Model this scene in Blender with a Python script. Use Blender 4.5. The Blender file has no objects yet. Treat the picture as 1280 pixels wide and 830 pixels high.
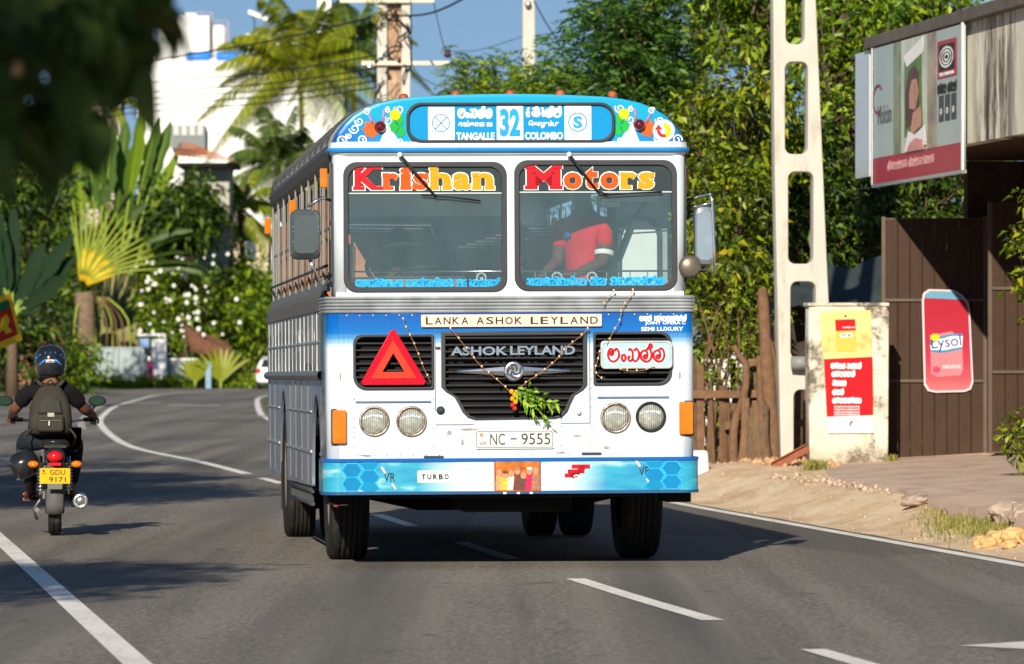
import bpy, bmesh, math, random
import numpy as np
from mathutils import Vector, Matrix, noise as mnoise

R = math.radians
SC = bpy.context.scene
COL = SC.collection

# ------------------------------------------------------------------ camera
cam_d = bpy.data.cameras.new('camera')
cam = bpy.data.objects.new('camera', cam_d)
COL.objects.link(cam)
cam.location = (0, 0, 1.26)
cam.rotation_euler = (R(90), 0, 0)
cam_d.sensor_width = 36
cam_d.lens = 187.0
cam_d.shift_y = 0.043
cam_d.clip_start = 0.5
cam_d.clip_end = 9000
cam_d.dof.use_dof = True
cam_d.dof.focus_distance = 35.5
cam_d.dof.aperture_fstop = 6.7
SC.camera = cam

# ------------------------------------------------------------------ world, sun
SUN_EL, SUN_AZ = 23.0, 189.5          # azimuth clockwise from +Y
w = bpy.data.worlds.new('World')
SC.world = w
w.use_nodes = True
wn = w.node_tree.nodes
bg = wn['Background']
sky = wn.new('ShaderNodeTexSky')
sky.sky_type = 'NISHITA'
sky.sun_disc = False
sky.sun_elevation = R(SUN_EL)
sky.sun_rotation = R(SUN_AZ)
sky.altitude = 0
sky.air_density = 1.0
sky.dust_density = 0.0
sky.ozone_density = 3.0
# the sky is read a little above the true horizon everywhere, which leaves out the pale band near the ground
tcs = wn.new('ShaderNodeTexCoord'); vm = wn.new('ShaderNodeVectorMath'); vm.operation = 'MULTIPLY_ADD'
vm.inputs[1].default_value = (1, 1, .8); vm.inputs[2].default_value = (0, 0, .15)
w.node_tree.links.new(tcs.outputs['Generated'], vm.inputs[0]); w.node_tree.links.new(vm.outputs[0], sky.inputs[0])
w.node_tree.links.new(sky.outputs[0], bg.inputs[0])
bg.inputs[1].default_value = 0.064
sun_d = bpy.data.lights.new('sun', 'SUN')
sun_d.energy = 5.0
sun_d.angle = R(0.5)
sun_d.color = (1.0, 0.90, 0.73)
sun = bpy.data.objects.new('sun', sun_d)
COL.objects.link(sun)
sd = Vector((math.sin(R(SUN_AZ)) * math.cos(R(SUN_EL)), math.cos(R(SUN_AZ)) * math.cos(R(SUN_EL)), math.sin(R(SUN_EL))))
sun.rotation_euler = sd.to_track_quat('Z', 'Y').to_euler()
sun.location = (-8, -20, 30)
SC.view_settings.view_transform = 'Standard'
SC.view_settings.look = 'None'
SC.view_settings.exposure = 0.42
SC.view_settings.gamma = 1.0
SC.cycles.max_bounces = 6
SC.cycles.transparent_max_bounces = 12
SC.cycles.caustics_reflective = False
SC.cycles.caustics_refractive = False

# ------------------------------------------------------------------ helpers
def nn(nt, t, **k):
    n = nt.nodes.new(t)
    for a, b in k.items():
        setattr(n, a, b)
    return n

def newmat(name):
    m = bpy.data.materials.new(name)
    m.use_nodes = True
    nt = m.node_tree
    return m, nt, nt.nodes['Principled BSDF']

def coords(nt, scale=(1, 1, 1), kind='Object'):
    tc = nn(nt, 'ShaderNodeTexCoord')
    mp = nn(nt, 'ShaderNodeMapping')
    mp.inputs['Scale'].default_value = scale
    nt.links.new(tc.outputs[kind], mp.inputs[0])
    return mp.outputs[0]

def noise_tex(nt, vec, scale, detail=4, rough=.55):
    n = nn(nt, 'ShaderNodeTexNoise')
    n.inputs['Scale'].default_value = scale
    n.inputs['Detail'].default_value = detail
    n.inputs['Roughness'].default_value = rough
    nt.links.new(vec, n.inputs['Vector'])
    return n.outputs['Fac']

def ramp(nt, fac, stops, interp='LINEAR'):
    r = nn(nt, 'ShaderNodeValToRGB')
    r.color_ramp.interpolation = interp
    els = r.color_ramp.elements
    while len(els) < len(stops):
        els.new(0.5)
    for e, (p, c) in zip(els, stops):
        e.position = p
        e.color = tuple(c) + (1,) if len(c) == 3 else c
    nt.links.new(fac, r.inputs[0])
    return r.outputs[0]

def mixc(nt, fac, a, b, mode='MIX'):
    m = nn(nt, 'ShaderNodeMix', data_type='RGBA', blend_type=mode)
    if isinstance(fac, (int, float)):
        m.inputs[0].default_value = fac
    else:
        nt.links.new(fac, m.inputs[0])
    for s, v in ((6, a), (7, b)):
        if isinstance(v, (tuple, list)):
            m.inputs[s].default_value = tuple(v)[:3] + (1,)
        else:
            nt.links.new(v, m.inputs[s])
    return m.outputs[2]

def addbump(nt, p, h, strength, dist=0.01):
    b = nn(nt, 'ShaderNodeBump')
    b.inputs['Strength'].default_value = strength
    b.inputs['Distance'].default_value = dist
    nt.links.new(h, b.inputs['Height'])
    nt.links.new(b.outputs[0], p.inputs['Normal'])

def M(name, col, rough=.5, metal=0., var=.12, scale=4, bump=0., bscale=40, coat=0., stain=None, stains=(1, 1, .25), stain_lo=.52, spec=.18):
    m, nt, p = newmat(name)
    v = coords(nt)
    f = noise_tex(nt, v, scale)
    c = tuple(col)
    out = ramp(nt, f, [(.25, tuple(max(0, x * (1 - var)) for x in c)), (.75, tuple(min(1, x * (1 + var)) for x in c))])
    if stain:
        v2 = coords(nt, stains)
        f2 = noise_tex(nt, v2, 3.2, 7, .65)
        k = ramp(nt, f2, [(stain_lo, (0, 0, 0)), (min(1, stain_lo + .2), (1, 1, 1))])
        out = mixc(nt, k, out, stain)
    nt.links.new(out, p.inputs['Base Color'])
    p.inputs['Roughness'].default_value = rough
    p.inputs['Metallic'].default_value = metal
    p.inputs['Coat Weight'].default_value = coat
    p.inputs['Specular IOR Level'].default_value = spec
    if bump:
        addbump(nt, p, noise_tex(nt, v, bscale, 3), bump)
    return m

def link_obj(o, parent=None):
    COL.objects.link(o)
    if parent is not None:
        o.parent = parent
    return o

def T(o, label=None, cat=None, group=None, kind=None):
    if label: o['label'] = label
    if cat: o['category'] = cat
    if group: o['group'] = group
    if kind: o['kind'] = kind
    return o

def thing(name, label, cat, loc=(0, 0, 0), rot=(0, 0, 0), group=None):
    o = bpy.data.objects.new(name, None)
    o.empty_display_size = .1
    o.location = loc
    o.rotation_euler = rot
    link_obj(o)
    return T(o, label, cat, group)

class MB:
    """collects simple solids into one mesh"""
    def __init__(s):
        s.v, s.f, s.sm = [], [], []
    def add(s, verts, faces, smooth=False):
        b = len(s.v)
        s.v += [tuple(x) for x in verts]
        s.f += [tuple(i + b for i in f) for f in faces]
        s.sm += [smooth] * len(faces)
        return s
    def box(s, c, d, rot=None, taper=1.0):
        x, y, z = d[0] / 2, d[1] / 2, d[2] / 2
        t = taper
        vs = [Vector(q) for q in ((-x, -y, -z), (x, -y, -z), (x, y, -z), (-x, y, -z), (-x * t, -y * t, z), (x * t, -y * t, z), (x * t, y * t, z), (-x * t, y * t, z))]
        if rot is not None:
            vs = [rot @ q for q in vs]
        c = Vector(c)
        return s.add([q + c for q in vs], [(0, 3, 2, 1), (4, 5, 6, 7), (0, 1, 5, 4), (1, 2, 6, 5), (2, 3, 7, 6), (3, 0, 4, 7)])
    def tube(s, pts, r, n=8, cap=True, flat=1.0):
        pts = [Vector(p) for p in pts]
        rs = r if isinstance(r, (list, tuple)) else [r] * len(pts)
        vs, fs = [], []
        up = Vector((0, 0, 1))
        prev = None
        for i, p in enumerate(pts):
            a = pts[max(0, i - 1)]
            b = pts[min(len(pts) - 1, i + 1)]
            d = (b - a).normalized()
            if prev is None:
                u = up if abs(d.z) < .9 else Vector((0, 1, 0))
                u = (u - d * u.dot(d)).normalized()
            else:
                u = (prev - d * prev.dot(d)).normalized()
            prev = u
            q = d.cross(u)
            for k in range(n):
                t = 2 * math.pi * k / n
                vs.append(p + (u * math.cos(t) * flat + q * math.sin(t)) * rs[i])
        for i in range(len(pts) - 1):
            for k in range(n):
                k2 = (k + 1) % n
                fs.append((i * n + k, i * n + k2, (i + 1) * n + k2, (i + 1) * n + k))
        s.add(vs, fs, n > 5)
        if cap:
            b = len(s.v) - len(vs)
            s.f.append(tuple(b + k for k in range(n))[::-1]); s.sm.append(False)
            s.f.append(tuple(b + (len(pts) - 1) * n + k for k in range(n))); s.sm.append(False)
        return s
    def lathe(s, prof, c=(0, 0, 0), axis='Z', n=24, smooth=True):
        """prof: (radius, height) pairs; axis Z, X, Y or -Y"""
        vs, fs = [], []
        c = Vector(c)
        for r, h in prof:
            for k in range(n):
                t = 2 * math.pi * k / n
                a, b = r * math.cos(t), r * math.sin(t)
                q = {'Z': (a, b, h), 'X': (h, a, b), 'Y': (b, h, a), '-Y': (a, -h, b)}[axis]
                vs.append(c + Vector(q))
        for i in range(len(prof) - 1):
            for k in range(n):
                k2 = (k + 1) % n
                fs.append((i * n + k, i * n + k2, (i + 1) * n + k2, (i + 1) * n + k))
        return s.add(vs, fs, smooth)
    def ball(s, c, r, n=12, m=8):
        r = r if isinstance(r, (tuple, list)) else (r, r, r)
        vs, fs = [], []
        for i in range(m + 1):
            ph = math.pi * i / m
            for k in range(n):
                t = 2 * math.pi * k / n
                vs.append((c[0] + r[0] * math.sin(ph) * math.cos(t), c[1] + r[1] * math.sin(ph) * math.sin(t), c[2] + r[2] * math.cos(ph)))
        for i in range(m):
            for k in range(n):
                k2 = (k + 1) % n
                fs.append((i * n + k, (i + 1) * n + k, (i + 1) * n + k2, i * n + k2))
        return s.add(vs, fs, True)
    def sweep(s, prof, path, closed=False, smooth=False):
        """prof points (a, z) with a measured outward; path = list of (x, y, nx, ny)"""
        vs, fs = [], []
        n = len(prof)
        for (x, y, nx, ny) in path:
            for a, z in prof:
                vs.append((x + nx * a, y + ny * a, z))
        for i in range(len(path) - 1):
            for k in range(n - 1):
                fs.append((i * n + k, (i + 1) * n + k, (i + 1) * n + k + 1, i * n + k + 1))
        return s.add(vs, fs, smooth)
    def mesh(s, name):
        me = bpy.data.meshes.new(name)
        me.from_pydata(s.v, [], s.f)
        me.polygons.foreach_set('use_smooth', s.sm)
        me.update()
        return me
    def build(s, name, mat, parent=None, bevel=0, seg=2, fix=True):
        me = s.mesh(name)
        if fix:
            bm = bmesh.new(); bm.from_mesh(me)
            bmesh.ops.remove_doubles(bm, verts=bm.verts, dist=1e-5)
            bmesh.ops.recalc_face_normals(bm, faces=bm.faces)
            bm.to_mesh(me); bm.free()
        o = bpy.data.objects.new(name, me)
        if mat: me.materials.append(mat)
        link_obj(o, parent)
        if bevel:
            b = o.modifiers.new('bevel', 'BEVEL'); b.width = bevel; b.segments = seg; b.limit_method = 'ANGLE'
            b.harden_normals = False
        return o

def copy_tree(o, parent=None):
    c = o.copy(); COL.objects.link(c); c.parent = parent
    for ch in list(o.children):
        copy_tree(ch, c)
    return c

def rrect(x0, z0, x1, z1, r, n=5):
    rr = r if isinstance(r, (list, tuple)) else [r] * 4          # bl br tr tl
    out = []
    for (cx, cz, sx, sz, a0, q) in ((x0, z0, 1, 1, 180, rr[0]), (x1, z0, -1, 1, 270, rr[1]), (x1, z1, -1, -1, 0, rr[2]), (x0, z1, 1, -1, 90, rr[3])):
        if q <= 0:
            out.append((cx, cz)); continue
        for k in range(n + 1):
            a = R(a0 + 90 * k / n)
            out.append((cx + sx * q + q * math.cos(a), cz + sz * q + q * math.sin(a)))
    return out

def circ(cx, cz, r, n=24, rz=None):
    rz = rz or r
    return [(cx + r * math.cos(2 * math.pi * k / n), cz + rz * math.sin(2 * math.pi * k / n)) for k in range(n)]

def fill_mesh(loops, depth, bevel=0.0):
    cu = bpy.data.curves.new('shape', 'CURVE')
    cu.dimensions = '2D'
    cu.fill_mode = 'BOTH'
    for lp in loops:
        sp = cu.splines.new('POLY')
        sp.points.add(len(lp) - 1)
        for p, q in zip(sp.points, lp):
            p.co = (q[0], q[1], 0, 1)
        sp.use_cyclic_u = True
    cu.extrude = max(1e-4, depth / 2 - bevel)
    if bevel:
        cu.bevel_depth = bevel; cu.bevel_resolution = 2; cu.offset = -bevel
    ob = bpy.data.objects.new('shape', cu)
    me = bpy.data.meshes.new_from_object(ob)
    bpy.data.objects.remove(ob); bpy.data.curves.remove(cu)
    return me

def orient(me, face, at, depth):
    """face: 'F' looks to -Y with its front at y=at, 'L' looks to -X, 'R' looks to +X, 'B' looks to +Y, 'U' lies flat facing up"""
    n = len(me.vertices)
    co = np.empty(n * 3, dtype=np.float32)
    me.vertices.foreach_get('co', co)
    co = co.reshape(-1, 3)
    u, v, w_ = co[:, 0].copy(), co[:, 1].copy(), co[:, 2] - depth / 2
    if face == 'F':   out = np.stack([u, at - w_, v], 1)
    elif face == 'B': out = np.stack([u, at + w_, v], 1)
    elif face == 'L': out = np.stack([at - w_, u, v], 1)
    elif face == 'R': out = np.stack([at + w_, u, v], 1)
    else:             out = np.stack([u, v, at + w_], 1)
    me.vertices.foreach_set('co', out.astype(np.float32).ravel())
    if face in 'LB':
        me.flip_normals()
    me.update()

def plate(name, loops, mat, parent=None, face='F', at=0., depth=.01, bevel=0.0):
    if loops and isinstance(loops[0][0], (int, float)):
        loops = [loops]
    me = fill_mesh(loops, depth, bevel)
    me.name = name
    orient(me, face, at, depth)
    me.materials.clear(); me.materials.append(mat)
    return link_obj(bpy.data.objects.new(name, me), parent)

def text_raw(s, w_, h, bold=0.0, serif=False):
    cu = bpy.data.curves.new('t', 'FONT')
    cu.body = s; cu.size = 1; cu.resolution_u = 3; cu.extrude = .5; cu.offset = bold
    cu.align_x = 'LEFT'
    ob = bpy.data.objects.new('t', cu)
    me = bpy.data.meshes.new_from_object(ob)
    bpy.data.objects.remove(ob); bpy.data.curves.remove(cu)
    n = len(me.vertices)
    co = np.empty(n * 3, dtype=np.float32)
    me.vertices.foreach_get('co', co)
    co = co.reshape(-1, 3)
    lo, hi = co.min(0), co.max(0)
    co[:, 0] = (co[:, 0] - (lo[0] + hi[0]) / 2) / max(1e-6, hi[0] - lo[0]) * w_
    co[:, 1] = (co[:, 1] - (lo[1] + hi[1]) / 2) / max(1e-6, hi[1] - lo[1]) * h
    me.vertices.foreach_set('co', co.ravel())
    return me, co

def text(s, cx, cz, w_, h, mat, parent, face='F', at=0., depth=.002, bold=0.0, name='lettering', tilt=0):
    me, co = text_raw(s, w_, h, bold)
    ca, sa = math.cos(tilt), math.sin(tilt)
    x, y = co[:, 0] * ca - co[:, 1] * sa + cx, co[:, 0] * sa + co[:, 1] * ca + cz
    co = np.stack([x, y, co[:, 2] * depth], 1)
    me.vertices.foreach_set('co', co.astype(np.float32).ravel())
    orient(me, face, at, depth)
    me.name = name
    me.materials.clear(); me.materials.append(mat)
    return link_obj(bpy.data.objects.new(name, me), parent)

def crom(pts, n=4):
    out = []
    P = [Vector(p) for p in pts]
    for i in range(len(P) - 1):
        a, b, c, d = P[max(0, i - 1)], P[i], P[i + 1], P[min(len(P) - 1, i + 2)]
        for k in range(n):
            t = k / n
            out.append(.5 * ((2 * b) + (c - a) * t + (2 * a - 5 * b + 4 * c - d) * t * t + (3 * b - a - 3 * c + d) * t ** 3))
    out.append(P[-1])
    return out

# stroke letters for the Sinhala writing
GLY = {
 't': [[(.45,.60),(.33,.70),(.22,.58),(.34,.46),(.48,.58),(.44,.82),(.24,.90),(.06,.66),(.08,.28),(.34,.04),(.66,.06),(.92,.34),(.92,.70),(.72,.92),(.58,.74)]],
 'o': [[(.5,.52),(.26,.40),(.26,.16),(.5,.04),(.74,.16),(.74,.40),(.5,.52)]],
 'g': [[(.26,.34),(.12,.36),(.08,.18),(.24,.04),(.42,.20),(.44,.62),(.26,.90),(.08,.76)],[(.42,.20),(.66,.02),(.90,.24),(.94,.66),(.74,.92),(.56,.74)]],
 'l': [[(.52,.36),(.40,.46),(.28,.34),(.40,.22),(.58,.32),(.58,.64),(.36,.78),(.10,.62),(.06,.28),(.36,.02),(.74,.06),(.94,.40),(.86,.78),(.66,.92),(.52,.82)]],
 'L': [[(.52,.36),(.40,.46),(.28,.34),(.40,.22),(.58,.32),(.58,.64),(.36,.78),(.10,.62),(.06,.28),(.36,.02),(.74,.06),(.94,.40),(.86,.78),(.66,.92),(.52,.82)],[(.70,.95),(.78,1.18),(.96,1.16),(.98,.98),(.82,.98)]],
 'k': [[(.30,.46),(.18,.52),(.08,.38),(.18,.20),(.36,.10),(.50,.30),(.50,.70),(.30,.92),(.08,.80)],[(.50,.30),(.66,.08),(.90,.18),(.94,.46),(.78,.56),(.66,.42)],[(.30,.92),(.62,1.04),(.90,.84),(.84,.70)]],
 'e': [[(.60,.20),(.44,.06),(.22,.12),(.14,.42),(.30,.62),(.50,.50),(.42,.34),(.30,.42)],[(.30,.62),(.40,.92),(.62,.86)]],
 'a': [[(.30,.86),(.52,.92),(.62,.66),(.56,.34),(.66,.08),(.84,.16)]],
 'b': [[(.36,.60),(.24,.66),(.16,.54),(.28,.44),(.42,.56),(.36,.84),(.14,.80),(.04,.44),(.22,.06),(.70,.04),(.94,.36),(.90,.80),(.70,.90),(.64,.66),(.78,.52)],[(.60,.95),(.80,1.12),(.96,1.0)]],
 's': [[(.10,.30),(.22,.08),(.44,.12),(.50,.40),(.30,.56),(.18,.78),(.40,.94),(.80,.90),(.94,.60),(.86,.20),(.64,.08),(.58,.30),(.72,.46)]],
 'n': [[(.10,.74),(.28,.90),(.46,.72),(.34,.54),(.12,.40),(.18,.10),(.50,.04),(.86,.14),(.94,.54),(.74,.86),(.60,.66)]],
}
GW = {'o': .55, 'a': .6, 'e': .7, ' ': .5}

def ribbon(mb, pts, wd, th):
    """flat stroke in the uv plane with thickness th along w"""
    P = [Vector((p[0], p[1])) for p in pts]
    L, Rr = [], []
    for i, p in enumerate(P):
        d = P[min(len(P) - 1, i + 1)] - P[max(0, i - 1)]
        if d.length < 1e-9: d = Vector((1, 0))
        d.normalize()
        q = Vector((-d.y, d.x)) * wd / 2
        L.append(p + q); Rr.append(p - q)
    vs = []
    for a, b in zip(L, Rr):
        vs += [(a.x, a.y, th / 2), (b.x, b.y, th / 2), (a.x, a.y, -th / 2), (b.x, b.y, -th / 2)]
    fs = []
    for i in range(len(P) - 1):
        o, q = i * 4, i * 4 + 4
        fs += [(o, o + 1, q + 1, q), (o + 2, o, q, q + 2), (o + 1, o + 3, q + 3, q + 1)]
    mb.add(vs, fs)

def script_text(s, cx, cz, w_, h, mat, parent, face='F', at=0., weight=.13, name='lettering', depth=.002):
    tot = sum(GW.get(c, 1.) * 1.05 for c in s)
    sx = w_ / tot
    mb = MB(); x = 0
    for c in s:
        g = GW.get(c, 1.)
        for st in GLY.get(c, []):
            pts = [(cx - w_ / 2 + (x + p[0] * g) * sx, cz - h / 2 + p[1] * h / 1.1) for p in st]
            pts = [(q.x, q.y) for q in crom([Vector((a, b, 0)) for a, b in pts], 3)]
            ribbon(mb, pts, weight * h, depth)
        x += g * 1.05
    me = mb.mesh(name)
    orient(me, face, at, depth)
    if face in 'FU':
        pass
    me.materials.append(mat)
    return link_obj(bpy.data.objects.new(name, me), parent)

def figure(name, chains, mat, parent=None, level=2):
    """one continuous skinned surface. chains: lists of (point, radius); a chain may start with the name of a stored joint"""
    vs, es, rs, names = [], [], [], {}
    for ch in chains:
        prev = None
        for item in ch:
            if isinstance(item, str):
                prev = names[item]; continue
            p, r = item[0], item[1]
            vs.append(tuple(p)); rs.append(r)
            i = len(vs) - 1
            if len(item) > 2: names[item[2]] = i
            if prev is not None: es.append((prev, i))
            prev = i
    me = bpy.data.meshes.new(name)
    me.from_pydata(vs, es, [])
    o = bpy.data.objects.new(name, me)
    link_obj(o, parent)
    sk = o.modifiers.new('skin', 'SKIN')
    sk.use_smooth_shade = True
    sk.branch_smoothing = .6
    for i, sv in enumerate(me.skin_vertices[0].data):
        r = rs[i]
        sv.radius = r if isinstance(r, tuple) else (r, r)
        sv.use_root = (i == 0)
    ss = o.modifiers.new('sub', 'SUBSURF'); ss.levels = level; ss.render_levels = level
    me.materials.append(mat)
    return o

def hand_chains(wr, d, side, palm, curl=1.0, sc=1.0, key='w'):
    """four unequal fingers and a thumb leaving the side of the palm. wr wrist, d pointing direction, side = thumb side, palm = palm normal"""
    wr, d, side, palm = Vector(wr), Vector(d).normalized(), Vector(side).normalized(), Vector(palm).normalized()
    kn = wr + d * .085 * sc
    mid = wr + d * .045 * sc
    out = [[key, (mid, (.034 * sc, .018 * sc), key + 'm'), (kn, (.036 * sc, .015 * sc), key + 'k')]]
    for i, (o, L) in enumerate(((.030, .072), (.010, .080), (-.010, .075), (-.030, .058))):
        b = kn + side * o * sc
        c = b + (d * (1 - .35 * curl) + palm * .55 * curl) * L * .45 * sc
        e = c + (d * (.7 - .95 * curl) + palm * .9 * curl) * L * .33 * sc
        g = e + (d * (.6 - 1.35 * curl) + palm * .5 * curl) * L * .26 * sc
        out.append([key + 'k', (b, .0095 * sc), (c, .009 * sc), (e, .0085 * sc), (g, .007 * sc)])
    t0 = mid + side * .034 * sc
    t1 = t0 + (side * .5 + d * .7 + palm * .3) * .035 * sc
    t2 = t1 + (d * .7 + palm * .6 * curl) * .028 * sc
    out.append([key + 'm', (t0, .012 * sc), (t1, .0105 * sc), (t2, .008 * sc)])
    return out

# ------------------------------------------------------------------ leaf meshes
def tri_mesh(name, V, F, mat, parent=None):
    me = bpy.data.meshes.new(name)
    me.vertices.add(len(V)); me.vertices.foreach_set('co', np.asarray(V, dtype=np.float32).ravel())
    F = np.asarray(F, dtype=np.int32)
    me.loops.add(F.size); me.loops.foreach_set('vertex_index', F.ravel())
    me.polygons.add(len(F)); me.polygons.foreach_set('loop_start', np.arange(0, F.size, F.shape[1], dtype=np.int32))
    me.update(calc_edges=True)
    me.materials.append(mat)
    return link_obj(bpy.data.objects.new(name, me), parent)

def unit(a):
    return a / np.maximum(1e-9, np.linalg.norm(a, axis=1, keepdims=True))

def leaf_quads(C, D, L, W, rng, fold=.25, droop=.25):
    """kite leaves with base at C, direction D"""
    n = len(C)
    D = unit(D)
    rv = rng.normal(size=(n, 3)); rv[:, 2] += .9
    S = unit(np.cross(D, rv))
    N = unit(np.cross(S, D))
    L = np.broadcast_to(L, (n,))[:, None]; W = np.broadcast_to(W, (n,))[:, None]
    mid = C + D * L * .42
    a = mid + S * W / 2 + N * W * fold
    b = mid - S * W / 2 + N * W * fold
    tip = C + D * L; tip[:, 2] -= (L[:, 0] * droop)
    V = np.stack([C, a, tip, b], 1).reshape(-1, 3)
    i = np.arange(n)[:, None] * 4
    F = np.concatenate([i + np.array([[0, 1, 2]]), i + np.array([[0, 2, 3]])], 1).reshape(-1, 3)
    return V, F

def cluster_leaves(centers, per, rad, L, rng, aspect=.42, flat=.7, out=.8, up=.1, droop=.3):
    centers = np.asarray(centers, dtype=float)
    n = len(centers) * per
    base = np.repeat(centers, per, 0)
    off = rng.normal(size=(n, 3)); off = unit(off) * (rng.random((n, 1)) ** .5) * rad
    off[:, 2] *= flat
    D = unit(off) * out + rng.normal(size=(n, 3)) * .6
    D[:, 2] += up
    Ls = L * (0.45 + 1.15 * rng.random(n) ** 1.5)
    return leaf_quads(base + off, D, Ls, Ls * aspect, rng, droop=droop)

def pinnate_leaves(centers, per, rad, LR, nl, leaf, rng, aspect=.36):
    """sprays: a curved rachis of length LR with nl pairs of leaflets"""
    centers = np.asarray(centers, dtype=float)
    n = len(centers) * per
    base = np.repeat(centers, per, 0) + unit(rng.normal(size=(n, 3))) * rad * rng.random((n, 1))
    D = unit(rng.normal(size=(n, 3)) * np.array([1, 1, .45]) + np.array([0, 0, .15]))
    side = unit(np.cross(D, np.array([[0, 0, 1.]]) + rng.normal(size=(n, 3)) * .25))
    Cs, Ds = [], []
    for k in range(nl):
        t = (k + .6) / nl
        p = base + D * LR * t
        p[:, 2] -= LR * .45 * t * t
        for sg in (-1, 1):
            Cs.append(p); Ds.append(side * sg + D * .45 + np.array([[0, 0, -.25]]))
    C = np.concatenate(Cs); Dd = np.concatenate(Ds)
    return leaf_quads(C, Dd, leaf * (.8 + .4 * rng.random(len(C))), leaf * aspect, rng, fold=.1, droop=.1)

def merge(parts):
    Vs, Fs, b = [], [], 0
    for V, F in parts:
        Vs.append(V); Fs.append(F + b); b += len(V)
    return np.concatenate(Vs), np.concatenate(Fs)

def leafmat(name, dark, mid, light, rough=.45, trans=.35, odd=None):
    m, nt, p = newmat(name)
    g = nn(nt, 'ShaderNodeNewGeometry')
    stops = [(0, dark), (.45, mid), (.93, light)]
    if odd: stops.append((1.0, odd))
    c = ramp(nt, g.outputs['Random Per Island'], stops)
    nt.links.new(c, p.inputs['Base Color'])
    p.inputs['Roughness'].default_value = rough
    tr = nn(nt, 'ShaderNodeBsdfTranslucent')
    nt.links.new(mixc(nt, 1.0, c, (1.0, 1.0, .45), 'MULTIPLY'), tr.inputs[0])
    mx = nn(nt, 'ShaderNodeMixShader'); mx.inputs[0].default_value = trans
    nt.links.new(p.outputs[0], mx.inputs[1]); nt.links.new(tr.outputs[0], mx.inputs[2])
    nt.links.new(mx.outputs[0], nt.nodes['Material Output'].inputs[0])
    return m

def smooth(a, b, x):
    t = min(1, max(0, (x - a) / (b - a)))
    return t * t * (3 - 2 * t)

def lerp_table(tb, y):
    if y <= tb[0][0]: return tb[0][1] + (tb[1][1] - tb[0][1]) / (tb[1][0] - tb[0][0]) * (y - tb[0][0])
    for (a, u), (b, v) in zip(tb, tb[1:]):
        if y <= b: return u + (v - u) * (y - a) / (b - a)
    return tb[-1][1]

FPX = 6650.
def at(px, py, Y):
    """a point measured on the photograph at a known distance, as world coordinates"""
    return Vector(((px - 640) / FPX * Y, Y, 1.26 + (470 - py) / FPX * Y))
# ------------------------------------------------------------------ road alignment
CENTRE = [(12, 2.9), (23.9, 1.44), (29.9, .72), (37.2, -.08), (46.5, -1.05), (53, -1.75), (59.8, -2.55), (66, -3.35), (73, -4.3), (84, -5.95), (97, -7.3), (115, -8.9), (130, -10.0),
          (156, -11.6), (186, -12.9), (202, -13.5), (212, -13.6), (222, -13.3), (231, -12.4), (237, -11.2), (241, -9.0), (243, -5.0), (244, 2.0)]
LEFT_E = [(12, -.2), (23.3, -1.65), (40.9, -3.94), (53, -5.5), (66, -7.1), (84, -9.8), (100, -12), (130, -16), (160, -20)]
RIGHT_E = [(12, 6.1), (35.2, 3.39), (53, 1.55), (66, .2), (84, -2.2), (97, -3.6), (115, -5.1), (130, -6.1), (164, -7.85), (190, -9.0), (205, -9.0), (214, -8.0), (220, -5.5), (223, -1)]

def base_z(Y):
    if Y < 40: return 0.
    k = smooth(40, 62, Y)
    z = .0035 * (Y - 50) * k if Y > 50 else 0.
    return min(max(z, 0), .70)

def right_x(Y):
    if Y < 214: return lerp_table(RIGHT_E, Y) + .16
    return -8 + (Y - 214) * 2.2 if Y < 222 else 10 + (Y - 222) * 20

def left_x(Y):
    if Y < 100: return lerp_table(LEFT_E, Y) - 2.6
    return (-14.6 - (Y - 100) * .25) * (1 - smooth(186, 197, Y)) - 16.9 * smooth(186, 197, Y)

def gz(X, Y):
    z = base_z(Y)
    if Y < 120:
        s = X - right_x(Y)
        if s > 0:
            k = 1 - smooth(95, 120, Y)
            z += k * (.23 * smooth(.15, 1.1, s) + .055 * max(0, min(s, 5) - 1.0))
            z += k * .016 * smooth(.1, .5, s) * mnoise.noise(Vector((X * 1.7, Y * .6, 0)))
            # heap of earth at the foot of the fence
            z += .07 * math.exp(-((X - 2.55) / .45) ** 2 - ((Y - 57.4) / 1.6) ** 2)
    s = left_x(Y) - X
    if s > 0 and Y < 240:
        z += .12 * smooth(0, 2, s)
    return z

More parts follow.
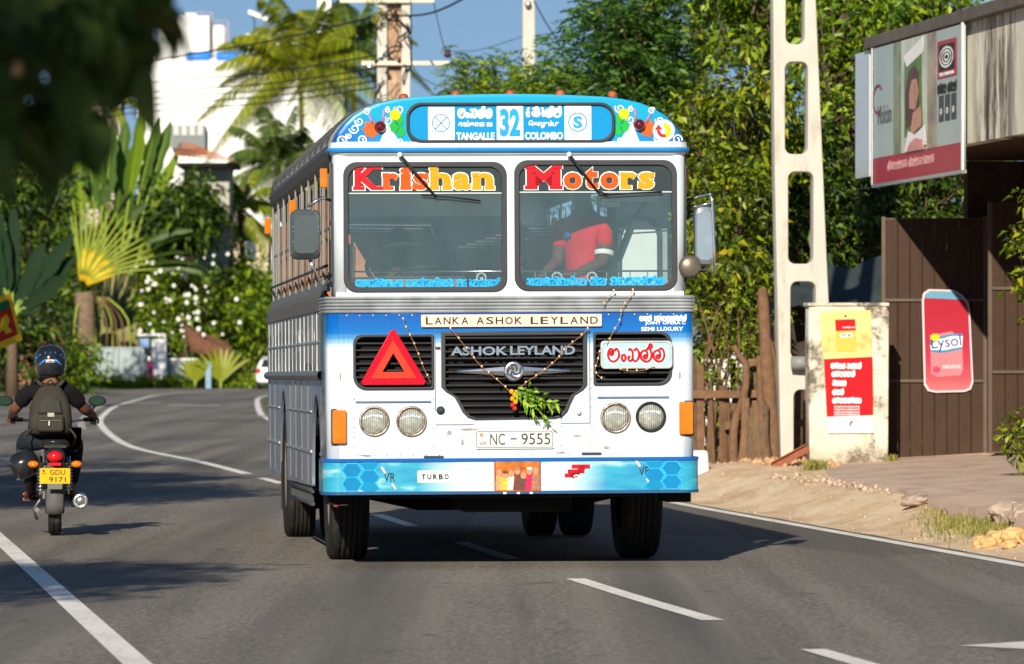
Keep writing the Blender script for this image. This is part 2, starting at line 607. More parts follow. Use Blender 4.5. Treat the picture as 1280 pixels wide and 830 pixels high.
# ------------------------------------------------------------------ setting materials
def asphalt_mat():
    m, nt, p = newmat('asphalt')
    v = coords(nt)
    big = noise_tex(nt, coords(nt, (.5, .12, 1)), 1.2, 4)
    mid = noise_tex(nt, coords(nt, (2.2, .35, 1)), 3, 5)
    fine = noise_tex(nt, coords(nt, (1, .4, 1)), 28, 6, .85)
    c = ramp(nt, big, [(.35, (.13, .114, .093)), (.65, (.25, .222, .182))])
    c = mixc(nt, ramp(nt, mid, [(.35, (0, 0, 0)), (.65, (1, 1, 1))]), c, (.19, .16, .125))
    c = mixc(nt, .55, c, ramp(nt, fine, [(.40, (.045, .042, .04)), (.50, (.15, .138, .12)), (.60, (.40, .37, .32))]), 'MIX')
    w_ = nn(nt, 'ShaderNodeTexWave', wave_type='BANDS', bands_direction='X')
    w_.inputs['Scale'].default_value = .19; w_.inputs['Distortion'].default_value = 1.5; w_.inputs['Detail Scale'].default_value = .3
    nt.links.new(coords(nt, (1, .1, 1)), w_.inputs['Vector'])
    c = mixc(nt, ramp(nt, w_.outputs['Fac'], [(.45, (0, 0, 0)), (1, (.6, .6, .6))]), c, (.11, .10, .09))
    # repair patches
    vo = nn(nt, 'ShaderNodeTexVoronoi'); vo.inputs['Scale'].default_value = .35
    nt.links.new(coords(nt, (1, .35, 1)), vo.inputs['Vector'])
    k = ramp(nt, vo.outputs['Color'], [(.66, (0, 0, 0)), (.68, (.7, .7, .7))], 'LINEAR')
    c = mixc(nt, k, c, (.10, .09, .08))
    # oil darkened lane centres and pale tyre tracks
    tcx = nn(nt, 'ShaderNodeTexNoise'); tcx.inputs['Scale'].default_value = 1.0; tcx.inputs['Detail'].default_value = 5
    nt.links.new(coords(nt, (2.6, .05, 1)), tcx.inputs['Vector'])
    c = mixc(nt, ramp(nt, tcx.outputs['Fac'], [(.5, (0, 0, 0)), (.7, (.55, .55, .55))]), c, (.055, .05, .046))
    c = mixc(nt, ramp(nt, tcx.outputs['Fac'], [(.30, (.5, .5, .5)), (.45, (0, 0, 0))]), c, (.26, .24, .20))
    sp = nn(nt, 'ShaderNodeTexVoronoi'); sp.inputs['Scale'].default_value = 2.2; nt.links.new(coords(nt, (1, .5, 1)), sp.inputs['Vector'])
    c = mixc(nt, ramp(nt, sp.outputs['Distance'], [(.05, (.7, .7, .7)), (.12, (0, 0, 0))]), c, (.05, .045, .04))
    # cracks
    vc = nn(nt, 'ShaderNodeTexVoronoi', feature='DISTANCE_TO_EDGE'); vc.inputs['Scale'].default_value = .8
    dv = nn(nt, 'ShaderNodeMixRGB'); dv.inputs[0].default_value = .25
    ns = nn(nt, 'ShaderNodeTexNoise'); ns.inputs['Scale'].default_value = 3
    nt.links.new(v, ns.inputs['Vector']); nt.links.new(coords(nt, (1, .4, 1)), dv.inputs[1]); nt.links.new(ns.outputs['Color'], dv.inputs[2])
    nt.links.new(dv.outputs[0], vc.inputs['Vector'])
    k = ramp(nt, vc.outputs['Distance'], [(0, (.8, .8, .8)), (.012, (0, 0, 0))])
    k = mixc(nt, ramp(nt, big, [(.5, (0, 0, 0)), (.6, (1, 1, 1))]), (0, 0, 0), k)
    c = mixc(nt, k, c, (.03, .03, .03))
    nt.links.new(c, p.inputs['Base Color'])
    p.inputs['Roughness'].default_value = .82
    addbump(nt, p, noise_tex(nt, v, 140, 3), .5, .006)
    return m

def sand_mat():
    m, nt, p = newmat('sandy_earth')
    v = coords(nt)
    a = noise_tex(nt, coords(nt, (1, .35, 1)), 2.2, 8, .7)
    b = noise_tex(nt, v, 30, 5, .7)
    c = ramp(nt, a, [(.36, (.46, .29, .165)), (.5, (.74, .55, .36)), (.62, (.88, .73, .54))])
    c = mixc(nt, .35, c, ramp(nt, b, [(.3, (.36, .23, .13)), (.5, (.74, .54, .35)), (.75, (.85, .72, .55))]))
    # green and litter away from the road
    g = noise_tex(nt, v, .09, 2)
    sx = nn(nt, 'ShaderNodeSeparateXYZ'); tc = nn(nt, 'ShaderNodeTexCoord'); nt.links.new(tc.outputs['Object'], sx.inputs[0])
    k = ramp(nt, mul(nt, sx.outputs['Y'], 1 / 300.), [(.215, (0, 0, 0)), (.25, (1, 1, 1))])
    c = mixc(nt, k, c, ramp(nt, b, [(.3, (.05, .07, .02)), (.7, (.13, .14, .05))]))
    nt.links.new(c, p.inputs['Base Color'])
    p.inputs['Roughness'].default_value = .95
    addbump(nt, p, b, .8, .02)
    return m

def mul(nt, a, k):
    n = nn(nt, 'ShaderNodeMath', operation='MULTIPLY'); nt.links.new(a, n.inputs[0]); n.inputs[1].default_value = k
    return n.outputs[0]

def paint_mat():
    m, nt, p = newmat('road_paint')
    v = coords(nt)
    a = noise_tex(nt, v, 26, 5, .75)
    b = noise_tex(nt, coords(nt, (1, .3, 1)), 2.5, 3)
    k = ramp(nt, a, [(.36, (.30, .28, .25)), (.44, (.86, .84, .79))])
    c = mixc(nt, ramp(nt, b, [(.45, (0, 0, 0)), (.7, (.35, .35, .35))]), k, (.42, .38, .32))
    nt.links.new(c, p.inputs['Base Color']); p.inputs['Roughness'].default_value = .7
    return m

mt_asphalt, mt_sand, mt_paint = asphalt_mat(), sand_mat(), paint_mat()

# ------------------------------------------------------------------ ground + road
rows = [float(y) for y in (-60, -20, 0, 8)] + list(np.arange(12, 80, .5)) + list(np.arange(80, 252, 2.)) + [260, 290, 350, 450, 700, 1200, 2500, 6000]
offR = [0, .12, .25, .4, .55, .7, .85, 1.0, 1.2, 1.4, 1.6, 1.8, 2.0, 2.2, 2.4, 2.6, 2.8, 3.0, 3.3, 3.7, 4.2, 5, 7, 12, 30, 120, 800, 4000]
offL = [4000, 800, 120, 30, 12, 7, 4, 2.5, 1.5, .8, .3, 0]
V, F = [], []
nc = len(offR) + len(offL) + 2
for Y in rows:
    XR, XL = right_x(Y), left_x(Y)
    for o in offL: V.append((XL - o, Y, gz(XL - o, Y)))
    V.append((XL + .06, Y, base_z(Y) - .03)); V.append((XR - .06, Y, base_z(Y) - .03))
    for o in offR: V.append((XR + o, Y, gz(XR + o, Y)))
for i in range(len(rows) - 1):
    for k in range(nc - 1):
        a = i * nc + k
        F.append((a, a + 1, a + nc + 1, a + nc))
T(tri_mesh('ground', V, F, mt_sand), kind='structure', label='sandy roadside earth and verges')
V, F = [], []
ncr = 14
rr_ = [y for y in rows if -60 <= y <= 260]
rnd = random.Random(4)
for Y in rr_:
    XR, XL = right_x(Y) + .05 * mnoise.noise(Vector((0, Y * .8, 3))), left_x(Y)
    if Y > 225: XR = min(XR, 60)
    for k in range(ncr):
        X = XL + (XR - XL) * k / (ncr - 1)
        V.append((X, Y, base_z(Y) + .004))
for i in range(len(rr_) - 1):
    for k in range(ncr - 1):
        a = i * ncr + k
        F.append((a, a + 1, a + ncr + 1, a + ncr))
T(tri_mesh('road', V, F, mt_asphalt), kind='structure', label='worn grey asphalt road curving away to the left')

def strip(mb, line, wd, dz=.008):
    P = [Vector((x, y)) for x, y in line]
    vs, fs = [], []
    for i, p in enumerate(P):
        d = (P[min(len(P) - 1, i + 1)] - P[max(0, i - 1)]).normalized()
        q = Vector((d.y, -d.x)) * wd / 2
        for s_ in (-1, 1):
            a = p + q * s_
            vs.append((a.x, a.y, base_z(a.y) + dz))
    for i in range(len(P) - 1):
        fs.append((2 * i, 2 * i + 1, 2 * i + 3, 2 * i + 2))
    mb.add(vs, fs)

def curve_pts(tb, y0, y1, step=1.0):
    n = max(2, int((y1 - y0) / step))
    return [(lerp_table(tb, y0 + (y1 - y0) * k / n), y0 + (y1 - y0) * k / n) for k in range(n + 1)]

def cspl(tb):
    return [(p.x, p.y) for p in crom([Vector((x, y, 0)) for y, x in tb], 8)]

for y0, y1 in ((13.5, 16.5), (21.6, 24.4), (27.3, 32.9), (36.4, 40.2), (44.4, 48.2), (52.4, 56), (60.2, 63.0)):
    mb = MB(); strip(mb, curve_pts(CENTRE, y0, y1), .12)
    mb.build('centre_dash', mt_paint, fix=False)['kind'] = 'structure'
mb = MB()
pts = [p for p in cspl(CENTRE) if p[1] > 65.0]
strip(mb, pts, .15)
T(mb.build('centre_line', mt_paint, fix=False), kind='structure', label='solid white line sweeping round the bend')
mb = MB()
strip(mb, [(x - .42, y) for x, y in pts if 105 < y < 160], .16)
T(mb.build('worn_line', M('worn_paint', (.42, .39, .33), .8, var=.4, scale=3), fix=False), kind='structure')
mb = MB(); strip(mb, curve_pts(LEFT_E, 10, 110), .13)
T(mb.build('edge_line', mt_paint, fix=False), kind='structure', label='white line along the left edge of the road')
mb = MB(); strip(mb, curve_pts([(y, x) for y, x in RIGHT_E], 10, 128), .13)
strip(mb, [p for p in cspl(RIGHT_E) if p[1] > 128], .16)
T(mb.build('edge_line', mt_paint, fix=False), kind='structure', label='white line along the right edge of the road')
mb = MB(); strip(mb, [(-10.2, 158.2), (-8.7, 158.4)], 1.1)
T(mb.build('cross_mark', mt_paint, fix=False), kind='structure', label='short white mark across the far lane')
mb = MB()
mb.add([(2.08, 24.72, .008), (2.50, 24.25, .008), (3.6, 24.25, .008), (3.6, 25.2, .008), (2.50, 25.2, .008)], [(0, 1, 2, 3, 4)])
T(mb.build('arrow_mark', mt_paint, fix=False), kind='structure', label='tip of a white arrow painted on the near lane')

# concrete apron in front of the gates
mt_conc = M('concrete_apron', (.54, .41, .33), .9, var=.12, scale=1.4, bump=.15, bscale=60, stain=(.40, .27, .21), stains=(1, .3, 1), stain_lo=.5)
edge = [(36, 4.7), (38.3, 4.05), (39.5, 3.78), (42.5, 3.50), (45, 3.45), (47, 3.40), (50, 3.22), (51.7, 3.12), (54, 3.18), (56.3, 3.50)]
V, F = [], []
ys = list(np.arange(36.5, 58.6, .35))
for Y in ys:
    x0 = lerp_table(edge, Y) + .06 * mnoise.noise(Vector((Y * 1.9, 0, 0)))
    zz = .012 + .006 * mnoise.noise(Vector((0, Y, 1)))
    V.append((x0 - .02, Y, gz(x0, Y) - .05))
    for k in range(12):
        X = x0 + k * .32 + (k == 11) * 3
        V.append((X, Y, gz(X, Y) * .5 + .5 * (.25 + .05 * (X - 3.2)) + zz + .02))
n_ = 13
for i in range(len(ys) - 1):
    for k in range(n_ - 1):
        a = i * n_ + k
        F.append((a, a + 1, a + n_ + 1, a + n_))
T(tri_mesh('pavement', V, F, mt_conc), kind='structure', label='reddish concrete apron in front of the brown gates')
# ================================================================== THE BUS
bus = thing('bus', 'white and blue passenger bus with a red warning triangle on its grille', 'bus', (0, 35, 0), (0, R(-.3), R(4.95)))
def ux(px): return (px - 637.5) / 190.
def uz(py): return (709 - py) / 190.

mt_white = M('white_bus_paint', (.57, .64, .71), .32, var=.03, coat=.4, stain=(.62, .62, .60), stains=(3, 3, 1.2), stain_lo=.58)
mt_blue = M('blue_paint', (.004, .10, .38), .3, coat=.4, var=.05)
mt_cyan = M('cyan_film', (.005, .36, .80), .35, var=.05)
mt_black = M('black_rubber', (.018, .018, .02), .55, var=.2)
mt_rim = M('charcoal_trim', (.045, .048, .055), .45, var=.15)
mt_slat = M('black_grille_paint', (.03, .03, .034), .35, var=.2)
mt_dark = M('underbody_black', (.010, .010, .011), .8, var=.3)
mt_chrome = M('chrome', (.78, .78, .77), .18, 1., var=.04)
mt_alu = M('brushed_aluminium', (.62, .62, .60), .34, .9, var=.12, scale=9, bump=.05, bscale=60)
mt_whitep = M('white_lettering', (.86, .87, .88), .5, var=.02)
mt_blackp = M('black_lettering', (.02, .02, .022), .5, var=.02)
mt_redp = M('red_lettering', (.45, .004, .014), .45, var=.05)
mt_orp = M('orange_lettering', (.56, .075, .004), .45, var=.05)
mt_ylp = M('yellow_lettering', (.62, .29, .004), .45, var=.05)
mt_cream = M('cream_board', (.74, .56, .47), .5, var=.04)

def lower_paint():
    """blue film along the top of the panel that breaks up into the white paint below"""
    m, nt, p = newmat('lower_panel_paint')
    tc = nn(nt, 'ShaderNodeTexCoord'); sx = nn(nt, 'ShaderNodeSeparateXYZ')
    nt.links.new(tc.outputs['Object'], sx.inputs[0])
    base = ramp(nt, noise_tex(nt, coords(nt, (3, 3, 1)), 3.2, 6), [(.3, (.575, .645, .72)), (.60, (.545, .61, .69)), (.74, (.48, .48, .46))])
    f = ramp(nt, mul(nt, sx.outputs['Z'], .5), [(.725, (.62, .69, .77)), (.74, (.18, .46, .68)), (.775, (.006, .14, .46)), (.84, (.002, .075, .36))])
    v = nn(nt, 'ShaderNodeTexVoronoi'); v.inputs['Scale'].default_value = 34; v.inputs['Randomness'].default_value = .15
    nt.links.new(tc.outputs['Object'], v.inputs['Vector'])
    f = mixc(nt, ramp(nt, v.outputs['Distance'], [(.2, (.0, .0, .0)), (.75, (.5, .5, .5))]), f, (.003, .12, .45))
    k = ramp(nt, mul(nt, sx.outputs['Z'], .5), [(.715, (0, 0, 0)), (.755, (1, 1, 1))])
    c = mixc(nt, k, base, f)
    nt.links.new(c, p.inputs['Base Color'])
    p.inputs['Roughness'].default_value = .3; p.inputs['Coat Weight'].default_value = .4
    addbump(nt, p, noise_tex(nt, tc.outputs['Object'], 2.2, 2), .10, .03)
    return m
mt_lower = lower_paint()
mt_lower.node_tree.nodes['Principled BSDF'].inputs['Specular IOR Level'].default_value = .25

def cap_paint():
    m, nt, p = newmat('front_cap_film')
    tc = nn(nt, 'ShaderNodeTexCoord'); sx = nn(nt, 'ShaderNodeSeparateXYZ')
    nt.links.new(tc.outputs['Object'], sx.inputs[0])
    ab = nn(nt, 'ShaderNodeMath', operation='ABSOLUTE'); nt.links.new(sx.outputs['X'], ab.inputs[0])
    sb = nn(nt, 'ShaderNodeMath', operation='SUBTRACT'); nt.links.new(sx.outputs['Z'], sb.inputs[0]); nt.links.new(mul(nt, ab.outputs[0], .6), sb.inputs[1])
    c = ramp(nt, mul(nt, sb.outputs[0], .4), [(.83, (.003, .05, .34)), (.90, (.003, .18, .52)), (.98, (.003, .32, .54))])
    nt.links.new(c, p.inputs['Base Color']); p.inputs['Roughness'].default_value = .35; p.inputs['Coat Weight'].default_value = .3
    return m
mt_cap = cap_paint()
mt_cap.node_tree.nodes['Principled BSDF'].inputs['Specular IOR Level'].default_value = .2

# --- front lower panel -------------------------------------------------
xl, xr = -1.135, 1.135
G_main = [(ux(550), uz(414)), (ux(733), uz(413)), (ux(733), uz(481)), (ux(728), uz(487)), (ux(717), uz(494)), (ux(712), uz(504)), (ux(708), uz(514)), (ux(701), uz(521)), (ux(692), uz(523)),
          (ux(592), uz(524)), (ux(583), uz(521)), (ux(576), uz(514)), (ux(571), uz(504)), (ux(566), uz(495)), (ux(556), uz(489)), (ux(550), uz(483))]
G_l = rrect(ux(440), uz(486), ux(541), uz(417), [.085, .015, .015, .06])
G_r = rrect(ux(741), uz(482), ux(840), uz(415), [.015, .085, .07, .015])
LAMPS = [(466, 525), (512.5, 525.5), (768.5, 522.5), (813, 521.5)]
holes = [G_main, G_l, G_r] + [circ(ux(a), uz(b), .098) for a, b in LAMPS]
plate('front_panel', [rrect(xl, .485, xr, 1.675, 0)] + holes, mt_lower, bus, 'F', 0, .03)

def corner_path(hw, r, y0=0., n=7, back=.5, sides=(-1, 1)):
    out = []
    for sg in sides:
        pth = []
        for k in range(n + 1):
            a = R(90 * k / n)
            nx, ny = math.sin(a), -math.cos(a)
            pth.append((sg * (hw - r + r * nx), y0 + r + r * ny, sg * nx, ny))
        if back: pth.append((sg * hw, y0 + back, sg, 0))
        out.append(pth)
    return out

def round_corner(name, hw, r, z0, z1, mat, back=.55, th=.0):
    for p in corner_path(hw, r, back=back):
        mb = MB(); mb.sweep([(th, z0), (th, z1)], p, smooth=True)
        o = mb.build(name, mat, bus)
        so = o.modifiers.new('thick', 'SOLIDIFY'); so.thickness = .012; so.offset = -1
round_corner('corner_panel', 1.215, .085, .485, 1.675, mt_lower, back=.72)
round_corner('corner_pillar', 1.165, .085, 1.79, 2.72, mt_white, back=.30)

# full-width ridged chrome band, wrapped round both corners
def wrap(hw, r, y0, back):
    l, rr2 = corner_path(hw, r, y0=y0, back=back)
    return l[::-1] + rr2
mb = MB()
prof = []
z0b, z1b = 1.677, 1.788
for k in range(5):
    a, b = z0b + (z1b - z0b) * k / 5, z0b + (z1b - z0b) * (k + 1) / 5
    prof += [(.0, a), (.012, a + .003), (.016, (a + b) / 2), (.012, b - .003)]
prof += [(0, z1b)]
mb.sweep(prof, wrap(1.215, .085, 0, .72), smooth=False)
mb.build('chrome_band', M('band_aluminium', (.46, .50, .53), .30, .55, var=.35, scale=5), bus)
mb = MB(); mb.box((0, .02, 1.80), (2.30, .04, .03)); mb.build('window_ledge', mt_white, bus, .004)

# --- windscreen wall ------------------------------------------------------
W_l = rrect(ux(431), uz(362), ux(631), uz(204), .085, 6)
W_r = rrect(ux(645), uz(361), ux(845), uz(202), .085, 6)
plate('windscreen_surround', [rrect(-1.085, 1.79, 1.085, 2.725, 0), W_l, W_r], mt_white, bus, 'F', 0.002, .04)
def inset(lp, d):
    cx = sum(p[0] for p in lp) / len(lp); cz = sum(p[1] for p in lp) / len(lp)
    w_ = max(abs(p[0] - cx) for p in lp); h_ = max(abs(p[1] - cz) for p in lp)
    return [(cx + (p[0] - cx) * (w_ - d) / w_, cz + (p[1] - cz) * (h_ - d) / h_) for p in lp]

def glass_mat(name, tint, film, filmc, gloss=.9):
    m, nt, p = newmat(name)
    nt.nodes.remove(p)
    tr = nn(nt, 'ShaderNodeBsdfTransparent'); tr.inputs[0].default_value = tint + (1,)
    gl = nn(nt, 'ShaderNodeBsdfGlossy'); gl.inputs['Roughness'].default_value = .03
    df = nn(nt, 'ShaderNodeBsdfDiffuse'); df.inputs[0].default_value = filmc + (1,)
    fr = nn(nt, 'ShaderNodeFresnel'); fr.inputs[0].default_value = 1.5
    m1 = nn(nt, 'ShaderNodeMixShader'); m2 = nn(nt, 'ShaderNodeMixShader')
    v = coords(nt)
    k = ramp(nt, noise_tex(nt, coords(nt, (1, 1, .5)), 3, 6), [(.3, (film * .75,) * 3), (.7, (film * 1.25,) * 3)])
    nt.links.new(k, m1.inputs[0]); nt.links.new(tr.outputs[0], m1.inputs[1]); nt.links.new(df.outputs[0], m1.inputs[2])
    nt.links.new(fr.outputs[0], m2.inputs[0]); nt.links.new(m1.outputs[0], m2.inputs[1]); nt.links.new(gl.outputs[0], m2.inputs[2])
    nt.links.new(m2.outputs[0], nt.nodes['Material Output'].inputs[0])
    return m
mt_glass = glass_mat('dust_and_sky_film_glass', (.92, .95, .96), .085, (.30, .48, .53))  # dust film tinted teal to paint in the sky reflected by the glass
mt_strip = M('sunshade_film', (.028, .045, .052), .35, var=.1)
def serif_word(word, cols, x0, x1, zc, h, y):
    """slab lettering: each letter a white outline plate with a coloured face"""
    wd = {'K': 1.45, 'M': 1.85, 'i': .62, 'r': .88, 't': .8, 's': .86, 'h': 1.15, 'a': .98, 'n': 1.15, 'o': 1.0}
    tot = sum(wd[c] for c in word); x = x0
    for c, cm in zip(word, cols):
        w_ = (x1 - x0) * wd[c] / tot
        tall = c in 'KMhti'
        hh = h * (1. if c in 'KM' else (.98 if c == 'h' else .92 if c in 'it' else .70))
        zb = zc - h / 2
        for lay, (mat, ex, yy, dp) in enumerate(((mt_whitep, .013, y, .003), (cm, 0, y - .004, .003))):
            pr = text(c, x + w_ / 2, zb + hh / 2, w_ * .90 + ex, hh + ex, mat, bus, 'F', yy, dp, bold=.055 if lay == 0 else .045, name='letter')
            # slab serifs
            mb = MB(); s = .024 + ex * .6; e = ex * .5
            def sl(cx, cz, w2): mb.box((cx, yy - .0016, cz), (w2 + ex, dp, s))
            if c == 'K':
                for q in (.2, .82): sl(x + w_ * q, zb + s / 2 - e, w_ * .40); sl(x + w_ * q, zb + hh - s / 2 + e, w_ * .36)
            elif c == 'M':
                for q in (.17, .83): sl(x + w_ * q, zb + s / 2 - e, w_ * .34)
                for q in (.14, .86): sl(x + w_ * q, zb + hh - s / 2 + e, w_ * .26)
            elif c in 'hn':
                for q in (.23, .79): sl(x + w_ * q, zb + s / 2 - e, w_ * .42)
                sl(x + w_ * .17, zb + hh - s / 2 + e, w_ * .30)
            elif c in 'ri':
                sl(x + w_ * (.35 if c == 'r' else .5), zb + s / 2 - e, w_ * (.62 if c == 'r' else .9))
                if c == 'r': sl(x + w_ * .22, zb + hh - s / 2 + e, w_ * .4)
                else: sl(x + w_ * .36, zb + h * .66 - s / 2 + e, w_ * .55)
            elif c == 's':
                mb.box((x + w_ * .12, yy - .0016, zb + hh * .16), (s, dp, hh * .3)); mb.box((x + w_ * .86, yy - .0016, zb + hh * .84), (s, dp, hh * .28))
            if mb.v: mb.build('serif', mat, pr, fix=False)['kind'] = 'stuff'
        x += w_

for side, lp, word, cols, (a, b) in ((0, W_l, 'Krishan', [mt_redp, mt_orp, mt_orp, mt_orp, mt_ylp, mt_ylp, mt_ylp], (441, 618)), (1, W_r, 'Motors', [mt_redp, mt_orp, mt_orp, mt_orp, mt_ylp, mt_ylp], (656, 820))):
    plate('windscreen_gasket', [inset(lp, -.012), inset(lp, .022)], mt_rim, bus, 'F', -.012, .04, .005)
    plate('windscreen', inset(lp, .012), mt_glass, bus, 'F', .012, .006)
    ztop = max(p[1] for p in lp)
    il = inset(lp, .02)
    zc = uz(240 if side == 0 else 239)
    up = [p for p in il if p[1] > zc]
    xs = [p[0] for p in il]
    top = [(max(xs), zc)] + sorted([p for p in up if p[0] > sum(xs) / len(xs)], key=lambda p: p[1]) + sorted([p for p in up if p[0] <= sum(xs) / len(xs)], key=lambda p: -p[1]) + [(min(xs), zc)]
    plate('sunshade_strip', top, mt_strip, bus, 'F', .008, .003)
    mb = MB(); mb.box(((min(xs) + max(xs)) / 2, .007, zc - .004), (max(xs) - min(xs), .003, .008)); mb.build('strip_edge', M('pale_strip_edge', (.5, .58, .6), .5), bus)
    serif_word(word, cols, ux(a), ux(b), uz(221.5 if side == 0 else 221), .158, .004)
mt_sky = M('sky_blue_lettering', (.02, .38, .78), .5, var=.25, scale=30)
script_text('tgbksol nabtLgk seantgb', ux(535), uz(353), ux(626) - ux(446), .052, mt_sky, bus, 'F', .004, weight=.34)
script_text('gtkbsLan bt', ux(708), uz(352), ux(760) - ux(660), .055, mt_sky, bus, 'F', .004, weight=.34)
script_text('sntgkbl', ux(797), uz(351), ux(832) - ux(763), .055, mt_sky, bus, 'F', .004, weight=.34)
# quarter glass slits beside the windscreens
for sg in (-1, 1):
    plate('quarter_glass', rrect(.06, 1.86, .20, 2.66, .04), M('quarter_glass', (.05, .07, .07), .12), bus, 'L' if sg < 0 else 'R', sg * 1.169, .006)
    plate('quarter_glass_gasket', [rrect(.05, 1.85, .21, 2.67, .045), rrect(.066, 1.866, .194, 2.654, .035)], mt_rim, bus, 'L' if sg < 0 else 'R', sg * 1.173, .012)

# --- gutter band and front cap ---------------------------------------------
mb = MB(); mb.sweep([(0, 2.735), (.045, 2.735), (.052, 2.748), (.046, 2.762), (0, 2.762)], wrap(1.150, .09, -.002, .30)); mb.build('gutter_strip', M('gutter_blue', (.02, .22, .60), .35), bus)
mb = MB(); mb.sweep([(0, 2.763), (.036, 2.763), (.030, 2.800), (0, 2.805)], wrap(1.150, .09, -.001, .30)); mb.build('gutter_band', mt_white, bus, 0)
mb = MB(); mb.sweep([(.0, 2.705), (.026, 2.722), (.030, 2.734), (0, 2.7345)], wrap(1.148, .09, .003, .30)); mb.build('brow', mt_white, bus, 0)
arch = [(1.160, 2.80), (1.138, 2.858), (1.092, 2.921), (1.035, 2.976), (.962, 3.020), (.871, 3.058), (.755, 3.084), (.62, 3.100), (.4, 3.111), (.2, 3.117), (0, 3.119)]
arch_full = arch + [(-x, z) for x, z in arch[::-1][1:]]
mb = MB()
vs, fs = [], []
lev = [(.998, .0), (.992, -.012), (.998, .012), (1.006, .10), (1.008, .22)]
lev = [(.975, .016), (.99, .020), (1.0, .05), (1.006, .12), (1.008, .22)]
n_ = len(arch_full)
for sc_, y in lev:
    for x, z in arch_full: vs.append((x * sc_, y - .02, 2.80 + (z - 2.80) * (sc_ + (0 if sc_ > .98 else -.04))))
for i in range(len(lev) - 1):
    for k in range(n_ - 1): fs.append((i * n_ + k, i * n_ + k + 1, (i + 1) * n_ + k + 1, (i + 1) * n_ + k))
fs.append(tuple(range(n_)))
mb.add(vs, fs, False)
cap = mb.build('front_cap', mt_cap, bus)

# destination box
D0 = rrect(ux(508), uz(178), ux(769), uz(128), .095, 7)
plate('sign_rim', [D0, inset(D0, .018)], mt_rim, bus, 'F', -.045, .06, .008)
sign = plate('destination_sign', inset(D0, .015), M('sign_cyan', (.002, .24, .54), .35, var=.04), bus, 'F', -.022, .03)
ys = -.0245
def card(a, b, c, d, nm='route_card'):
    return plate(nm, rrect(ux(a), uz(d), ux(b), uz(c), .002), mt_whitep, sign, 'F', ys, .002)
mt_signblue = M('sign_blue_ink', (.01, .22, .55), .5)
card(535, 568, 133.5, 175.5); card(621, 654, 132, 175); card(706, 739.5, 131.5, 174.5)
plate('ring', [circ(ux(551), uz(153.5), .060, 28), circ(ux(551), uz(153.5), .053, 28)], mt_signblue, sign, 'F', ys - .002, .002)
for t in (45, -45):
    mb = MB(); mb.box((ux(551), ys - .004, uz(153.5)), (.108, .002, .006), Matrix.Rotation(R(t), 3, 'Y')); mb.build('cross_bar', mt_signblue, sign)
text('32', ux(637.5), uz(153), .135, .185, M('route_blue', (.01, .30, .66), .5), sign, 'F', ys - .002, .002, bold=.05)
plate('ring', [circ(ux(722.5), uz(152.5), .064, 28), circ(ux(722.5), uz(152.5), .056, 28)], mt_signblue, sign, 'F', ys - .002, .002)
text('S', ux(722.5), uz(152.5), .062, .082, M('route_blue_s', (.01, .30, .66), .5), sign, 'F', ys - .002, .002, bold=.05)
script_text('togLl', ux(594), uz(140.5), .225, .066, mt_whitep, sign, 'F', ys, weight=.22)
text('\u0ba4\u0b99\u0bcd\u0b95\u0bbe\u0bc8\u0bb2', ux(594), uz(155.5), .225, .052, mt_whitep, sign, 'F', ys, .002, bold=.03)
text('TANGALLE', ux(594), uz(170), .252, .050, mt_whitep, sign, 'F', ys, .002, bold=.035)
script_text('ekaLb', ux(680), uz(139.5), .235, .066, mt_whitep, sign, 'F', ys, weight=.22)
text('\u0bc6\u0b95\u0bbe\u0bb4\u0bc1\u0bae\u0bcd\u0baa\u0bc1', ux(680), uz(155), .20, .052, mt_whitep, sign, 'F', ys, .002, bold=.03)
text('COLOMBO', ux(680), uz(169.5), .252, .050, mt_whitep, sign, 'F', ys, .002, bold=.035)
